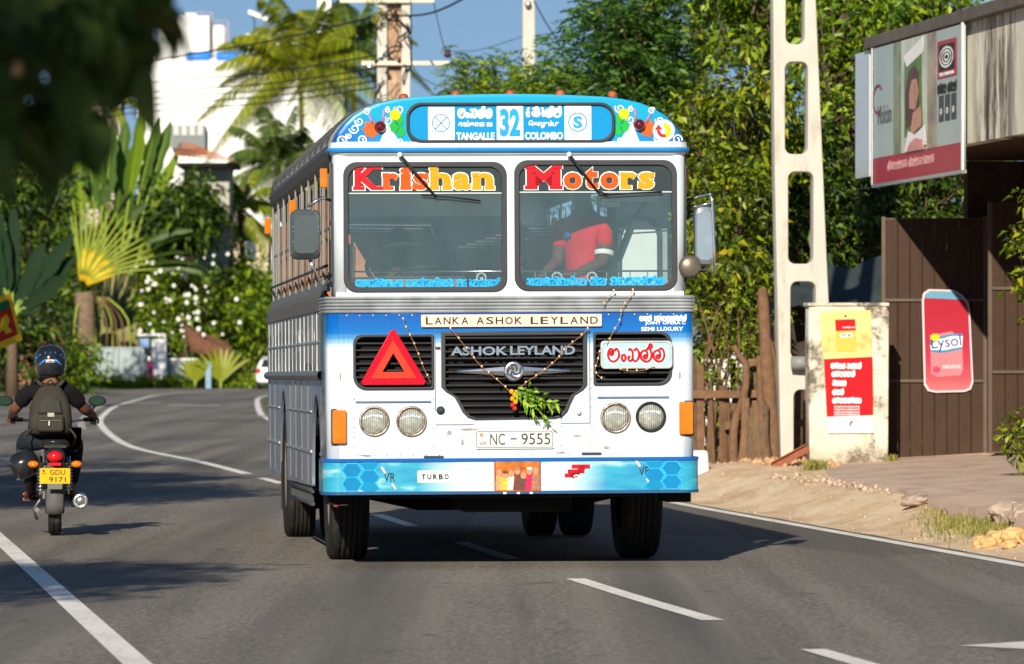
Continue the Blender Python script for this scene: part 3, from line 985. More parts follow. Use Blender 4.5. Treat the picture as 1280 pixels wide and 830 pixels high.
# painted ornaments on the cap
mt_crab = M('orange_ornament', (.60, .10, .012), .5, var=.3, scale=40)
mt_leafg = M('green_ornament', (.008, .38, .06), .5); mt_yel = M('yellow_ornament', (.68, .50, .0), .5)
mt_purp = M('mauve_ornament', (.30, .22, .45), .5)
mt_maroon = M('maroon_lens', (.10, .004, .012), .12, coat=1)
def cp(px, py): return (ux(px), uz(py))
for mir in (0, 1):
    def q(px, py): return cp(px, py) if not mir else cp(1275 - px, py - 1)
    yy = -.006
    star = []
    for k in range(14):
        a = 2 * math.pi * k / 14; rr3 = .062 if k % 2 else .044
        c0 = q(464, 161); star.append((c0[0] + rr3 * math.cos(a), c0[1] + rr3 * 1.05 * math.sin(a)))
    orn = plate('ornament', star, mt_crab, bus, 'F', yy - .002, .003)
    tri_ = [q(474, 179), q(499, 176), q(484, 154)]
    plate('sail', tri_ if not mir else tri_[::-1], mt_whitep, orn, 'F', yy - .001, .002)
    for a, b, c_ in ((461, 466, 143), (476, 479, 136)):
        mb = MB(); p0, p1 = q(b, 154), q(a + (4 if a > 470 else 0), c_)
        mb.tube([(p0[0], yy - .004, p0[1]), (p1[0], yy - .004, p1[1])], .010, 6, flat=.3); mb.build('feeler', mt_purp, orn)
    f0 = q(494, 143)
    plate('yellow_disc', circ(f0[0], f0[1], .036, 10), mt_yel, orn, 'F', yy - .004, .002)
    for a, b, rr3 in ((499, 150, .030), (493, 158, .032), (501, 164, .028)):
        f1 = q(a, b); plate('green_disc', circ(f1[0], f1[1], rr3, 8, rr3 * 1.3), mt_leafg, orn, 'F', yy - .0025, .002)
    def swirl(cx, cy, r0, turns=1.3):
        c1 = q(cx, cy); mbs = MB()
        pts = [(c1[0] + (r0 * (1 - t * .75)) * math.cos(t * turns * 6.28 + cx), c1[1] + (r0 * (1 - t * .75)) * math.sin(t * turns * 6.28 + cx)) for t in [k / 16 for k in range(17)]]
        ribbon(mbs, pts, .008, .001)
        me = mbs.mesh('swirl'); orient(me, 'F', yy, .001); me.materials.append(mt_whitep)
        link_obj(bpy.data.objects.new('swirl', me), orn)
    for cx, cy, r0 in ((443, 160, .035), (449, 151, .030), (427, 175, .034), (459, 139, .024), (486, 150, .03), (499, 136, .034), (485, 137, .02), (436, 169, .02), (452, 174, .03), (500, 176, .02)): swirl(cx, cy, r0)
    mb = MB(); c1 = q(475, 158) if not mir else cp(800, 156)
    mb.lathe([(0, .0), (.040, .0), (.040, .02), (.034, .045), (.02, .058), (0, .062)], (c1[0], 0, c1[1]), '-Y', 20)
    lamp = mb.build('marker_lamp', mt_maroon, bus)
c1 = cp(831, 163)
dd = plate('round_sticker', circ(c1[0], c1[1], .072, 28), mt_whitep, bus, 'F', -.012, .004)
arc = lambda a0, a1, r, n=10: [(c1[0] + r * math.cos(R(a0 + (a1 - a0) * k / n)), c1[1] + r * math.sin(R(a0 + (a1 - a0) * k / n))) for k in range(n + 1)]
plate('arrow', arc(175, 290, .046) + arc(290, 175, .024), M('sticker_red', (.55, .01, .02), .5), dd, 'F', -.014, .002)
plate('arrow_head', [(c1[0] - .062, c1[1] + .004), (c1[0] - .008, c1[1] + .006), (c1[0] - .035, c1[1] + .042)], M('sticker_red2', (.55, .01, .02), .5), dd, 'F', -.0145, .002)
plate('yellow_patch', arc(-70, 95, .050) + arc(95, -70, .018), mt_yel, dd, 'F', -.014, .002)
# roof lamps
for px, py in ((506, 123), (571, 119.5), (640, 118.5), (703, 118.5), (768.5, 120)):
    x = ux(px)
    mb = MB(); z = uz(py - 2)
    mb.lathe([(.030, 0), (.032, .018), (.026, .034), (.012, .041), (0, .042)], (x, .10, z - .012), 'Z', 14)
    o = mb.build('roof_lamp', M('orange_lens', (.36, .085, .03), .3, var=.2), bus)
    mb = MB(); mb.box((x, .10, z - .014), (.07, .05, .026)); mb.build('lamp_foot', mt_rim, o, .004)

# --- grilles ------------------------------------------------------------
def span(poly, z):
    xs = []
    for (a, b), (c, d) in zip(poly, poly[1:] + poly[:1]):
        if (b - z) * (d - z) < 0: xs.append(a + (c - a) * (z - b) / (d - b))
    return (min(xs), max(xs)) if len(xs) > 1 else None
for nm, poly, step, rim in (('main_grille', G_main, .0445, .028), ('side_grille', G_l, .0445, .018), ('side_grille', G_r, .0445, .018)):
    zs = [p[1] for p in poly]
    g = plate(nm, [poly, inset(poly, rim)], mt_rim, bus, 'F', -.018, .06, .006)
    plate('radiator_mesh', inset(poly, -.01), mt_dark, g, 'F', .10, .01)
    z = min(zs) + rim + .012
    while z < max(zs) - rim:
        sp = span(poly, z)
        if sp:
            mb = MB(); mb.box(((sp[0] + sp[1]) / 2, .016, z), (sp[1] - sp[0] - rim * .6, .045, .011), Matrix.Rotation(R(-24), 3, 'X'))
            mb.build('slat', mt_slat, g)
        z += step
text('ASHOK', ux(597.5), uz(438), .375, .058, mt_chrome, bus, 'F', -.022, .012, bold=.03)
text('LEYLAND', ux(677), uz(437.5), .43, .058, mt_chrome, bus, 'F', -.022, .012, bold=.03)
for sg in (-1, 1):
    mb = MB(); c0 = ux(640.5); zc = uz(463.5)
    mb.add([(c0 + sg * .05, -.030, zc + .030), (c0 + sg * .38, -.024, zc + .010), (c0 + sg * .38, -.024, zc - .006), (c0 + sg * .05, -.030, zc - .030), (c0 + sg * .05, -.012, zc), (c0 + sg * .36, -.012, zc), (c0 + sg * .05, -.040, zc), (c0 + sg * .37, -.032, zc + .001)],
           [(0, 1, 7, 6), (6, 7, 2, 3), (0, 4, 5, 1), (3, 2, 5, 4), (1, 5, 7), (7, 5, 2)])
    mb.build('wing_bar', mt_chrome, bus)
em = MB(); em.lathe([(0, .018), (.045, .02), (.060, .025), (.068, .012), (.068, 0)], (ux(640.5), -.022, uz(463.5)), '-Y', 28)
emb = em.build('emblem', mt_chrome, bus)
for k in range(4):
    mb = MB(); a0 = k * 90
    pts = [(ux(640.5) + r_ * math.cos(R(a0 + t)), uz(463.5) + r_ * math.sin(R(a0 + t))) for r_, t in ((.012, 0), (.026, 35), (.040, 75), (.050, 120))]
    ribbon(mb, pts, .012, .006)
    me = mb.mesh('swirl_arm'); orient(me, 'F', -.050, .006); me.materials.append(mt_rim); link_obj(bpy.data.objects.new('swirl_arm', me), emb)
text('L', ux(640.5), uz(463.5), .016, .026, mt_blackp, emb, 'F', -.052, .004)
# maker's board
bd = plate('name_board', rrect(ux(525), uz(408), ux(751.5), uz(392.5), .008), mt_cream, bus, 'F', -.026, .02, .002)
xx = ux(529.5)
tot = ux(748) - xx
for wds, a, b in (('LANKA', .0, .255), ('ASHOK', .29, .565), ('LEYLAND', .60, 1.0)):
    n = len(wds); w_ = tot * (b - a) / n
    for i, c in enumerate(wds):
        text(c, xx + tot * a + w_ * (i + .5), uz(400.2), w_ * .78, .048, mt_blackp, bd, 'F', -.0275, .002, bold=.012, name='letter')
for k in (531, 745): 
    mb = MB(); mb.ball((ux(k), -.028, uz(394)), .006, 6, 4); mb.build('screw', mt_alu, bd)
# warning triangle
def trio(r_, dz=0):
    out = []
    for (a, b) in ((489.5, 407), (447, 480), (533, 480)):
        cx, cy = 489.5, 456
        out.append((ux(cx + (a - cx) * r_), uz(cy + (b - cy) * r_)))
    return out
def chamfer(tr, k=.06):
    out = []
    for i in range(3):
        p, a, b = Vector(tr[i]), Vector(tr[i - 1]), Vector(tr[(i + 1) % 3])
        out += [tuple(p + (a - p) * k), tuple(p + (b - p) * k)]
    return out
tri = plate('warning_triangle', [chamfer(trio(1)), trio(.60)], M('red_reflector', (.47, .003, .018), .3, var=.08, scale=30), bus, 'F', -.05, .02, .003)
plate('inner_band', [trio(.66), trio(.32)], M('orange_red_fluorescent', (.55, .036, .016), .5, var=.04), tri, 'F', -.054, .012)
# red lettered board on the other side
bo = rrect(ux(751), uz(459.5), ux(838), uz(428), .028)
b2 = plate('place_board', bo, M('board_pale_blue', (.36, .68, .80), .4, var=.1, scale=8), bus, 'F', -.045, .014)
plate('board_frame', [inset(bo, -.010), inset(bo, .006)], mt_alu, b2, 'F', -.05, .022, .003)
script_text('togLl', ux(794.5), uz(442.5), .385, .105, mt_whitep, b2, 'F', -.047, weight=.25)
script_text('togLl', ux(794.5), uz(442.5), .385, .105, mt_redp, b2, 'F', -.050, weight=.15)
for k, s_ in enumerate(('tgb asantgkbL', None, None)):
    if s_: script_text(s_, ux(829), uz(398), .31, .034, mt_whitep, bus, 'F', -.003, weight=.26)
text('JOINT OPERA C', ux(832), uz(404.5), .27, .026, mt_whitep, bus, 'F', -.003, .002, bold=.02)
text('SEMI LUXURY', ux(828), uz(411.5), .28, .026, mt_whitep, bus, 'F', -.003, .002, bold=.02)
# --- head lamps -------------------------------------------------------------
def lamp_mat():
    m, nt, p = newmat('headlamp_lens')
    v = coords(nt, (1, 1, 1))
    b = nn(nt, 'ShaderNodeTexWave', wave_type='BANDS', bands_direction='X'); b.inputs['Scale'].default_value = 22; b.inputs['Distortion'].default_value = .4
    nt.links.new(v, b.inputs['Vector'])
    vo = nn(nt, 'ShaderNodeTexVoronoi'); vo.inputs['Scale'].default_value = 28; nt.links.new(v, vo.inputs['Vector'])
    c = mixc(nt, .5, ramp(nt, b.outputs['Fac'], [(.2, (.30, .34, .30)), (.8, (.72, .74, .68))]), ramp(nt, vo.outputs['Distance'], [(.1, (.8, .8, .74)), (.6, (.34, .36, .32))]))
    nt.links.new(c, p.inputs['Base Color']); p.inputs['Roughness'].default_value = .12; p.inputs['Metallic'].default_value = .35; p.inputs['Coat Weight'].default_value = 1
    addbump(nt, p, b.outputs['Fac'], .5, .01)
    return m
mt_lens = lamp_mat()
mt_rust = M('weathered_chrome_ring', (.42, .38, .34), .4, .7, var=.3, scale=30, stain=(.16, .07, .04), stains=(6, 6, 6), stain_lo=.45)
for i, (a, b) in enumerate(LAMPS):
    mb = MB(); mb.lathe([(.100, -.03), (.101, .012), (.094, .022), (.085, .014), (.084, -.03)], (ux(a), .0, uz(b)), '-Y', 32)
    hl = mb.build('headlight', mt_black if i == 3 else mt_rust, bus)
    mb = MB(); mb.lathe([(.086, -.004), (.075, .010), (.05, .02), (.025, .025), (0, .026)], (ux(a), .0, uz(b)), '-Y', 28); mb.build('lens', mt_lens, hl)
for x0, x1, y0, y1 in ((443, 537, 501, 560), (746, 836, 497, 555)):
    lp = rrect(ux(x0), uz(y1), ux(x1), uz(y0), .012)
    plate('lamp_panel_seam', [lp, inset(lp, .0035)], M('seam_grey', (.42, .48, .56), .5), bus, 'F', -.001, .004)
    mb = MB(); mb.box(((ux(x0) + ux(x1)) / 2, -.006, uz(y0)), (ux(x1) - ux(x0), .012, .011)); mb.build('lamp_panel_lip', M('lip_blue', (.10, .17, .30), .4), bus, .002)
# bonnet flap seams
mb = MB()
for a, b, c_, d in ((542.5, 410, 542.5, 512), (736.5, 410, 736.5, 529), (700, 529, 736.5, 529), (543, 530, 590, 530)):
    mb.box(((ux(a) + ux(c_)) / 2, -.0012, (uz(b) + uz(d)) / 2), (abs(ux(a) - ux(c_)) + .005, .003, abs(uz(b) - uz(d)) + .005))
mb.build('flap_seam', M('seam_dark', (.10, .12, .16), .6), bus)
mb = MB(); mb.lathe([(.028, 0), (.028, .006), (.016, .012), (.012, .022), (0, .022)], (ux(549), -.002, uz(512)), '-Y', 14); mb.build('latch', mt_rim, bus)
mb = MB(); mb.lathe([(.014, 0), (.014, .006), (0, .012)], (ux(723), -.002, uz(517)), '-Y', 10); mb.build('screw', mt_alu, bus)
for px, py in ((546, 434), (540, 570), (738, 567)):
    mb = MB(); mb.box((ux(px), -.008, uz(py)), (.13 if py > 500 else .03, .014, .014)); mb.build('hinge', mt_rim, bus, .002)
# scratches and chips below the grille
rs = random.Random(8)
# indicators
mt_amber = M('amber_lens', (.62, .16, .003), .18, var=.2, scale=14, coat=.8)
for (a, b, c_, d), sg in (((413.5, 431, 511, 553), -1), ((848.5, 866, 503, 544), 1)):
    o = plate('indicator', rrect(ux(a), uz(d), ux(b), uz(c_), .012), mt_amber, bus, 'F', -.035 if sg > 0 else -.035, .045, .008)
    plate('indicator_base', rrect(ux(a) - .008, uz(d) - .010, ux(b) + .008, uz(c_) + .008, .012), mt_rim, o, 'F', .002 if sg < 0 else .002, .012)
# number plate
pl = plate('number_plate', rrect(ux(592), uz(560.5), ux(690.5), uz(537), .012), M('plate_cream', (.74, .73, .66), .45, var=.05), bus, 'F', -.016, .012, .002)
bp = rrect(ux(592), uz(560.5), ux(690.5), uz(537), .012)
plate('plate_border', [inset(bp, .007), inset(bp, .011)], mt_rim, pl, 'F', -.0175, .002)
text('NC', ux(620), uz(548.5), .098, .076, mt_rim, pl, 'F', -.0175, .002, bold=.006)
mb = MB(); mb.box((ux(640), -.0175, uz(548)), (.042, .003, .009)); mb.build('dash_mark', mt_rim, pl)
text('9555', ux(668), uz(548.3), .192, .076, mt_rim, pl, 'F', -.0175, .002, bold=.006)
text('WP', ux(601.5), uz(554), .048, .024, mt_rim, pl, 'F', -.0175, .002, bold=.01)
plate('crest', circ(ux(600), uz(543), .014, 10), M('crest_brown', (.35, .28, .16), .5), pl, 'F', -.0175, .002)
text('SL', ux(640), uz(556), .02, .014, mt_rim, pl, 'F', -.0175, .002)

# --- bumper -----------------------------------------------------------------
def bumper_mat():
    m, nt, p = newmat('bumper_artwork')
    v = coords(nt)
    a = noise_tex(nt, coords(nt, (1.2, 1, 5)), 2.1, 5)
    tc = nn(nt, 'ShaderNodeTexCoord'); sx = nn(nt, 'ShaderNodeSeparateXYZ'); nt.links.new(tc.outputs['Object'], sx.inputs[0])
    ab = nn(nt, 'ShaderNodeMath', operation='ABSOLUTE'); nt.links.new(sx.outputs['X'], ab.inputs[0])
    c = ramp(nt, a, [(.36, (.40, .60, .66)), (.46, (.03, .36, .52)), (.62, (.004, .24, .46))])
    k = ramp(nt, ab.outputs[0], [(.28, (1, 1, 1)), (.62, (0, 0, 0))])
    c = mixc(nt, k, c, ramp(nt, a, [(.3, (.20, .62, .80)), (.5, (.72, .82, .86)), (.7, (.66, .80, .86))]))
    nt.links.new(c, p.inputs['Base Color']); p.inputs['Roughness'].default_value = .35; p.inputs['Coat Weight'].default_value = .3
    return m
mb = MB()
mb.sweep([(-.02, .494), (.030, .498), (.036, .505), (.036, .708), (.030, .716), (-.02, .722)], wrap(1.205, .07, -.02, .55))
bum = mb.build('bumper', bumper_mat(), bus)
yb = -.058
mb = MB(); mb.sweep([(.0, .700), (.046, .700), (.046, .722), (.0, .724)], wrap(1.200, .07, -.02, .40)); mb.build('bumper_top_edge', mt_blue, bum)
mb = MB(); mb.sweep([(.0, .484), (.042, .486), (.042, .506), (.0, .508)], wrap(1.203, .07, -.02, .40)); mb.build('bumper_bottom_edge', M('navy_edge', (.02, .09, .22), .4), bum)
mt_hex1 = M('hex_blue', (.004, .19, .43), .35, var=.1); mt_hex2 = M('hex_cyan', (.005, .22, .44), .35, var=.1)
def hexa(cx, cz, r_): return [(cx + r_ * math.cos(R(60 * k)) * 1.15, cz + r_ * math.sin(R(60 * k)) * .88) for k in range(6)]
for sg in (-1, 1):
    for i, (dx, dz, m_) in enumerate(((0, .045, mt_hex1), (0, -.045, mt_hex1), (-.115, .09, mt_hex2), (-.115, 0, mt_hex1), (-.115, -.075, mt_hex2))):
        c0 = (sg * (1.055 + dx), .603 + dz)
        h1, h2 = hexa(*c0, .064), hexa(*c0, .054)
        if dz > .08: h1 = [(a, min(b, .698)) for a, b in h1]; h2 = [(a, min(b, .694)) for a, b in h2]
        if dz < -.07: h1 = [(a, max(b, .509)) for a, b in h1]; h2 = [(a, max(b, .512)) for a, b in h2]
        o = plate('hexagon', h1, M('hex_line', (.30, .66, .80), .4) if 0 else mt_sky, bum, 'F', yb - .001 - .0002 * i, .002)
        plate('hexagon_fill', h2, m_, o, 'F', yb - .0035 - .0002 * i, .002)
text('VR', ux(484), uz(595), .075, .058, mt_blackp, bum, 'F', yb - .002, .002, tilt=0)
text('VR', ux(803.5), uz(589), .075, .058, mt_blackp, bum, 'F', yb - .002, .002)
for a, b in (((474, 582), (492, 610)), ((793, 576), (811, 606))):
    mb = MB(); ribbon(mb, [(ux(a[0]), uz(a[1])), (ux(a[0] + 5), uz(a[1] + 8))], .014, .001)
    ribbon(mb, [(ux(b[0] - 5), uz(b[1] - 7)), (ux(b[0]), uz(b[1]))], .012, .001)
    me = mb.mesh('slash'); orient(me, 'F', yb - .0035, .001); me.materials.append(M('slash_pink', (.80, .45, .45), .5)); link_obj(bpy.data.objects.new('slash', me), bum)
st = plate('turbo_sticker', rrect(ux(519), uz(602), ux(563), uz(587), .006), mt_whitep, bum, 'F', yb - .002, .002)
for i, c in enumerate('TURBO'):
    text(c, ux(526.5 + i * 7.2), uz(594.7), .028, .036, mt_blackp, st, 'F', yb - .0045, .002, bold=.045, name='letter')
# small red racing badge
rb = MB()
for k, (a, b) in enumerate((((703, 594), (722, 594)), ((707, 589), (728, 589)), ((712, 583), (735, 583)))):
    ribbon(rb, [(ux(a[0]), uz(a[1])), (ux(b[0]), uz(b[1]))], .026, .001)
ribbon(rb, [(ux(728), uz(583)), (ux(712), uz(596))], .03, .001)
me = rb.mesh('red_badge'); orient(me, 'F', yb - .002, .001); me.materials.append(mt_redp); link_obj(bpy.data.objects.new('red_badge', me), bum)
text('2', ux(719), uz(597), .05, .04, mt_whitep, bum, 'F', yb - .005, .002, bold=.03)
# framed picture: plain generic figures on an orange ground
pic = plate('picture_panel', rrect(ux(616), uz(613), ux(672), uz(574.5), .004), M('picture_ground', (.50, .13, .02), .4, var=.7, scale=14), bum, 'F', yb - .004, .006)
cols = [(.75, .32, .12), (.70, .02, .08), (.15, .05, .03), (.85, .45, .05), (.35, .16, .10), (.12, .05, .05), (.78, .62, .55)]
rp = random.Random(3)
for k in range(7):
    x = 621 + k * 7.6; 
    hz = 589 + rp.uniform(-4, 5) - (5 if k == 3 else 0)
    plate('figure_body', [(ux(x - 5.5), uz(612)), (ux(x + 5.5), uz(612)), (ux(x + 3.5), uz(hz + 6)), (ux(x - 3.5), uz(hz + 6))], M('figure_cloth', cols[(k * 3) % 7], .5, var=.4, scale=60), pic, 'F', yb - .0055 - k * .0002, .001)
    o = plate('figure_head', circ(ux(x), uz(hz + 3), .019, 10, .024), M('figure_face', (.50, .24, .14), .5, var=.3, scale=60), pic, 'F', yb - .0075 - k * .0002, .001)
    if k % 2: plate('figure_hat', circ(ux(x), uz(hz - .5), .021, 10, .011), M('figure_hat', cols[(k + 1) % 7], .5), pic, 'F', yb - .0095 - k * .0002, .001)
pf = rrect(ux(616), uz(613), ux(672), uz(574.5), .004)
plate('picture_frame', [inset(pf, -.006), inset(pf, .002)], M('frame_brown', (.22, .06, .04), .4), pic, 'F', yb - .006, .010)
for px in (628, 645, 661):
    mb = MB(); mb.box((ux(px), yb, .492), (.02, .012, .012)); mb.build('clip', mt_whitep, pic)

# --- wipers -------------------------------------------------------------------
for (a, b, c_, d, e, f, g2, h) in ((499, 193, 545, 246, 526, 243, 600, 250.5), (711, 193, 747, 239, 750, 244.5, 828, 240)):
    mb = MB(); mb.tube([(ux(a), -.05, uz(b)), (ux(c_), -.035, uz(d))], [.010, .0055], 6)
    wi = mb.build('wiper', mt_black, bus)
    mb = MB(); mb.tube([(ux(e), -.022, uz(f)), (ux((e + g2) / 2), -.028, uz((f + h) / 2) + .004), (ux(g2), -.022, uz(h))], .0055, 6); mb.build('wiper_blade', mt_black, wi)
    if a > 600:
        mb = MB(); mb.tube([(ux(c_), -.035, uz(d)), (ux(760), -.028, uz(243.5))], .007, 6); mb.build('wiper_link', mt_black, wi)
    mb = MB(); mb.ball((ux(a), -.055, uz(b)), .017, 10, 8); mb.build('pivot_cap', mt_whitep, wi)

# --- mirrors --------------------------------------------------------------------
mb = MB()
pts2 = rrect(-.10, -.165, .10, .165, .05, 4)
def shell(mb, pts, depth, c, inset_=.75):
    n = len(pts); vs = []
    for k, (s_, y) in enumerate(((1, .0), (1, -.03), (.94, -.06), (inset_, -depth))):
        for x, z in pts: vs.append((c[0] + x * s_, c[1] + y, c[2] + z * s_))
    fs = [(i * n + k, i * n + (k + 1) % n, (i + 1) * n + (k + 1) % n, (i + 1) * n + k) for i in range(3) for k in range(n)]
    fs += [tuple(range(n)), tuple(3 * n + k for k in range(n))]
    mb.add(vs, fs, False)
shell(mb, pts2, .10, (-1.35, .02, 2.195))
mt_mirror = M('grey_mirror_shell', (.07, .085, .095), .25, var=.1, coat=.6)
mir = mb.build('wing_mirror', mt_mirror, bus)
for dz in (.05, .02, -.05):
    mb = MB(); mb.box((-1.35, -.063, 2.195 + dz), (.17, .01, .008)); mb.build('shell_rib', M('rib_grey', (.22, .25, .27), .4), mir)
mb = MB(); mb.tube([(-1.17, .10, 2.42), (-1.24, .06, 2.44), (-1.33, .04, 2.38)], .011, 6); mb.tube([(-1.17, .10, 1.93), (-1.26, .05, 1.90), (-1.30, .04, 1.98), (-1.32, .04, 2.04)], .013, 6)
mb.build('mirror_arm', mt_chrome, mir)
# other side: tall chrome backed mirror on a tube loop, with a round mirror below
mb = MB(); pts3 = rrect(-.07, -.20, .07, .20, .055, 4)
shell(mb, pts3, .07, (1.29, .05, 2.18), .8)
m2 = mb.build('wing_mirror', M('chrome_mirror_shell', (.45, .52, .55), .22, .8, var=.2, scale=5), bus)
mb = MB()
mb.tube([(1.17, .10, 2.415), (1.26, .0, 2.44), (1.325, -.04, 2.455), (1.335, -.04, 2.40), (1.345, -.04, 2.10), (1.345, -.04, 1.93), (1.30, 0, 1.955), (1.17, .10, 1.965)], .010, 6)
mb.tube([(1.17, .10, 2.37), (1.25, 0, 2.375), (1.335, -.04, 2.40)], .009, 6)
mb.build('mirror_arm', mt_chrome, m2)
mb = MB(); mb.lathe([(.0, .02), (.055, .015), (.075, 0), (.07, -.02), (0, -.03)], (1.185, -.03, 1.975), '-Y', 20); 
o = mb.build('round_mirror', M('round_mirror_shell', (.16, .14, .115), .4, .5, var=.2), m2)

# --- sides -----------------------------------------------------------------------
L_BUS = 9.7
def side_mat(name, cols, sc):
    m, nt, p = newmat(name)
    vo = nn(nt, 'ShaderNodeTexVoronoi'); vo.inputs['Scale'].default_value = 1.; vo.distance = 'CHEBYCHEV'; vo.inputs['Randomness'].default_value = .75
    nt.links.new(coords(nt, sc), vo.inputs['Vector'])
    c = ramp(nt, vo.outputs['Color'], cols)  # colour cells paint patchy reflections into the sheet metal
    c = mixc(nt, ramp(nt, noise_tex(nt, coords(nt, (4, 4, .6)), 3, 5), [(.5, (0, 0, 0)), (.8, (.4, .4, .4))]), c, (.14, .12, .10))
    nt.links.new(c, p.inputs['Base Color']); p.inputs['Roughness'].default_value = .33; p.inputs['Metallic'].default_value = .45
    return m
mt_side_up = side_mat('reflection_patched_aluminium', [(.1, (.06, .06, .06)), (.35, (.22, .22, .22)), (.6, (.45, .40, .40)), (.9, (.12, .15, .16))], (.1, 1.1, 8))
mt_side_lo = side_mat('ribbed_aluminium', [(.1, (.16, .22, .34)), (.5, (.38, .40, .44)), (.9, (.18, .26, .40))], (.1, .9, 1.5))
mt_belt = M('grey_brown_belt', (.13, .12, .11), .6, .2, var=.25, scale=6)
mt_rail = M('pillar_aluminium', (.20, .20, .19), .4, .6, var=.15)
def archp(yc, r_, z0=.47, n=10):
    return [(yc - r_, z0)] + [(yc - r_ * math.cos(R(180 * k / n)), .52 + (r_ + .04) * math.sin(R(180 * k / n)) * .98) for k in range(n + 1)] + [(yc + r_, z0)]
WF, WR = 1.60, 6.75
for sg in (-1, 1):
    fc = 'L' if sg < 0 else 'R'
    lower = [(.68, .50), (WF - .60, .50)] + archp(WF, .60)[1:-1] + [(WF + .60, .50), (WR - .62, .47)] + archp(WR, .62)[1:-1] + [(WR + .62, .47), (L_BUS, .47), (L_BUS, 1.24), (.68, 1.24)]
    plate('lower_side_panel', lower, mt_side_lo, bus, fc, sg * 1.205, .02)
    nseg = 8
    for k in range(nseg):
        y0 = .66 + (L_BUS - .66) * k / nseg; y1 = .66 + (L_BUS - .66) * (k + 1) / nseg - .012
        plate('side_sheet', rrect(y0, 1.30, y1, 1.70, 0), mt_side_up, bus, fc, sg * (1.205 + .002 * (k % 2)), .016)
    mb = MB()
    y = .9
    while y < L_BUS - .1:
        if abs(y - WF) > .66 and abs(y - WR) > .68: mb.box((sg * 1.206, y, .87), (.006, .03, .72))
        y += .93
    o = mb.build('side_rib', mt_rail, bus); o['kind'] = 'stuff'
    mb = MB()
    for k in range(15):
        mb.box((sg * 1.207, .8 + k * .61, 1.50), (.006, .014, .40))
    o = mb.build('seam_strip', mt_alu, bus); o['kind'] = 'stuff'
    mb = MB(); mb.sweep([(0, 1.235), (.028, 1.245), (.038, 1.27), (.028, 1.295), (0, 1.305)], [(sg * 1.205, .70, sg, 0), (sg * 1.205, L_BUS, sg, 0)]); mb.build('guard_rail', mt_rail, bus)
    mb = MB(); mb.sweep([(0, 1.70), (.012, 1.705), (.002, 1.80), (-.018, 1.84), (-.06, 1.84)], [(sg * 1.205, .68, sg, 0), (sg * 1.205, L_BUS, sg, 0)]); mb.build('belt', mt_belt, bus)
    mb = MB(); mb.box((sg * 1.165, L_BUS / 2 + .3, 1.86), (.03, L_BUS - .6, .05)); mb.build('sill_rail', mt_rail, bus)
    for zz, hh in ((1.50, .012), (.74, .018), (1.02, .010)):
        for ya, yb_ in ((.70, WF - .62), (WF + .62, WR - .64), (WR + .64, L_BUS)) if zz < 1.2 else ((.70, L_BUS),):
            mb = MB(); mb.box((sg * 1.209, (ya + yb_) / 2, zz), (.012, yb_ - ya, hh)); mb.build('panel_moulding', mt_alu, bus)
    # window posts
    ny = 9
    for k in range(ny + 1):
        y = .42 + (L_BUS - .5) * k / ny
        mb = MB(); mb.box((sg * 1.160, y, 2.26), (.012, .045, .86)); mb.build('window_post', mt_rail, bus)
    for k in range(ny):
        y0 = .42 + (L_BUS - .5) * k / ny + .03; y1 = .42 + (L_BUS - .5) * (k + 1) / ny - .03
        mb = MB()
        for yy in (y0 + .012, (y0 + y1) / 2, y1 - .012): mb.box((sg * 1.150, yy, 2.26), (.006, .022, .74))
        mb.box((sg * 1.150, (y0 + y1) / 2, 1.90), (.006, y1 - y0, .022)); mb.box((sg * 1.150, (y0 + y1) / 2, 2.26), (.006, y1 - y0, .018))
        wf = mb.build('window_frame', mt_rail, bus)
        mb = MB(); mb.tube([(sg * 1.185, y0, 2.0), (sg * 1.185, y1, 2.0)], .011, 6); mb.build('window_bar', mt_rim, bus)
    # eaves and gutter
    mb = MB(); mb.sweep([(-.02, 2.66), (.0, 2.66), (.02, 2.70), (.035, 2.76), (.025, 2.795), (-.02, 2.80)], [(sg * 1.155, .28, sg, 0), (sg * 1.155, L_BUS, sg, 0)]); mb.build('eaves_rail', mt_rim, bus)
    for k in range(3):
        mb = MB(); mb.box((sg * 1.205, .42 + k * 4.6, 2.58 - .06 * (k > 0)), (.05, .05, .13)); mb.build('side_marker', mt_amber, bus, .008)
# roof
mb = MB()
vs, fs = [], []
ysr = [.19, .5, 3, 6, 9, L_BUS]
for y in ysr:
    for x, z in arch_full: vs.append((x * 1.012, y, z + .004))
for i in range(len(ysr) - 1):
    for k in range(n_ if False else len(arch_full) - 1):
        n2 = len(arch_full); fs.append((i * n2 + k, (i + 1) * n2 + k, (i + 1) * n2 + k + 1, i * n2 + k + 1))
mb.add(vs, fs, True)
o = mb.build('roof', M('roof_aluminium', (.52, .54, .54), .42, .6, var=.2, scale=2, stain=(.15, .14, .13), stains=(1, .5, 1)), bus)
s_ = o.modifiers.new('t', 'SOLIDIFY'); s_.thickness = .04; s_.offset = -1
mb = MB()
for k in range(12):
    y = .6 + k * .8
    pts = [(x * 1.016, y, z + .010) for x, z in arch_full]; mb.tube(pts, .012, 4, flat=.5)
o = mb.build('roof_seam', mt_rim, bus); o['kind'] = 'stuff'
# rear wall with window
plate('rear_wall', [rrect(-1.15, .5, 1.15, 2.82, .08), rrect(-.95, 1.9, .95, 2.6, .12)], mt_white, bus, 'B', L_BUS, .03)
plate('rear_window', rrect(-.95, 1.9, .95, 2.6, .12), M('rear_glass', (.10, .13, .13), .1), bus, 'B', L_BUS - .01, .008)
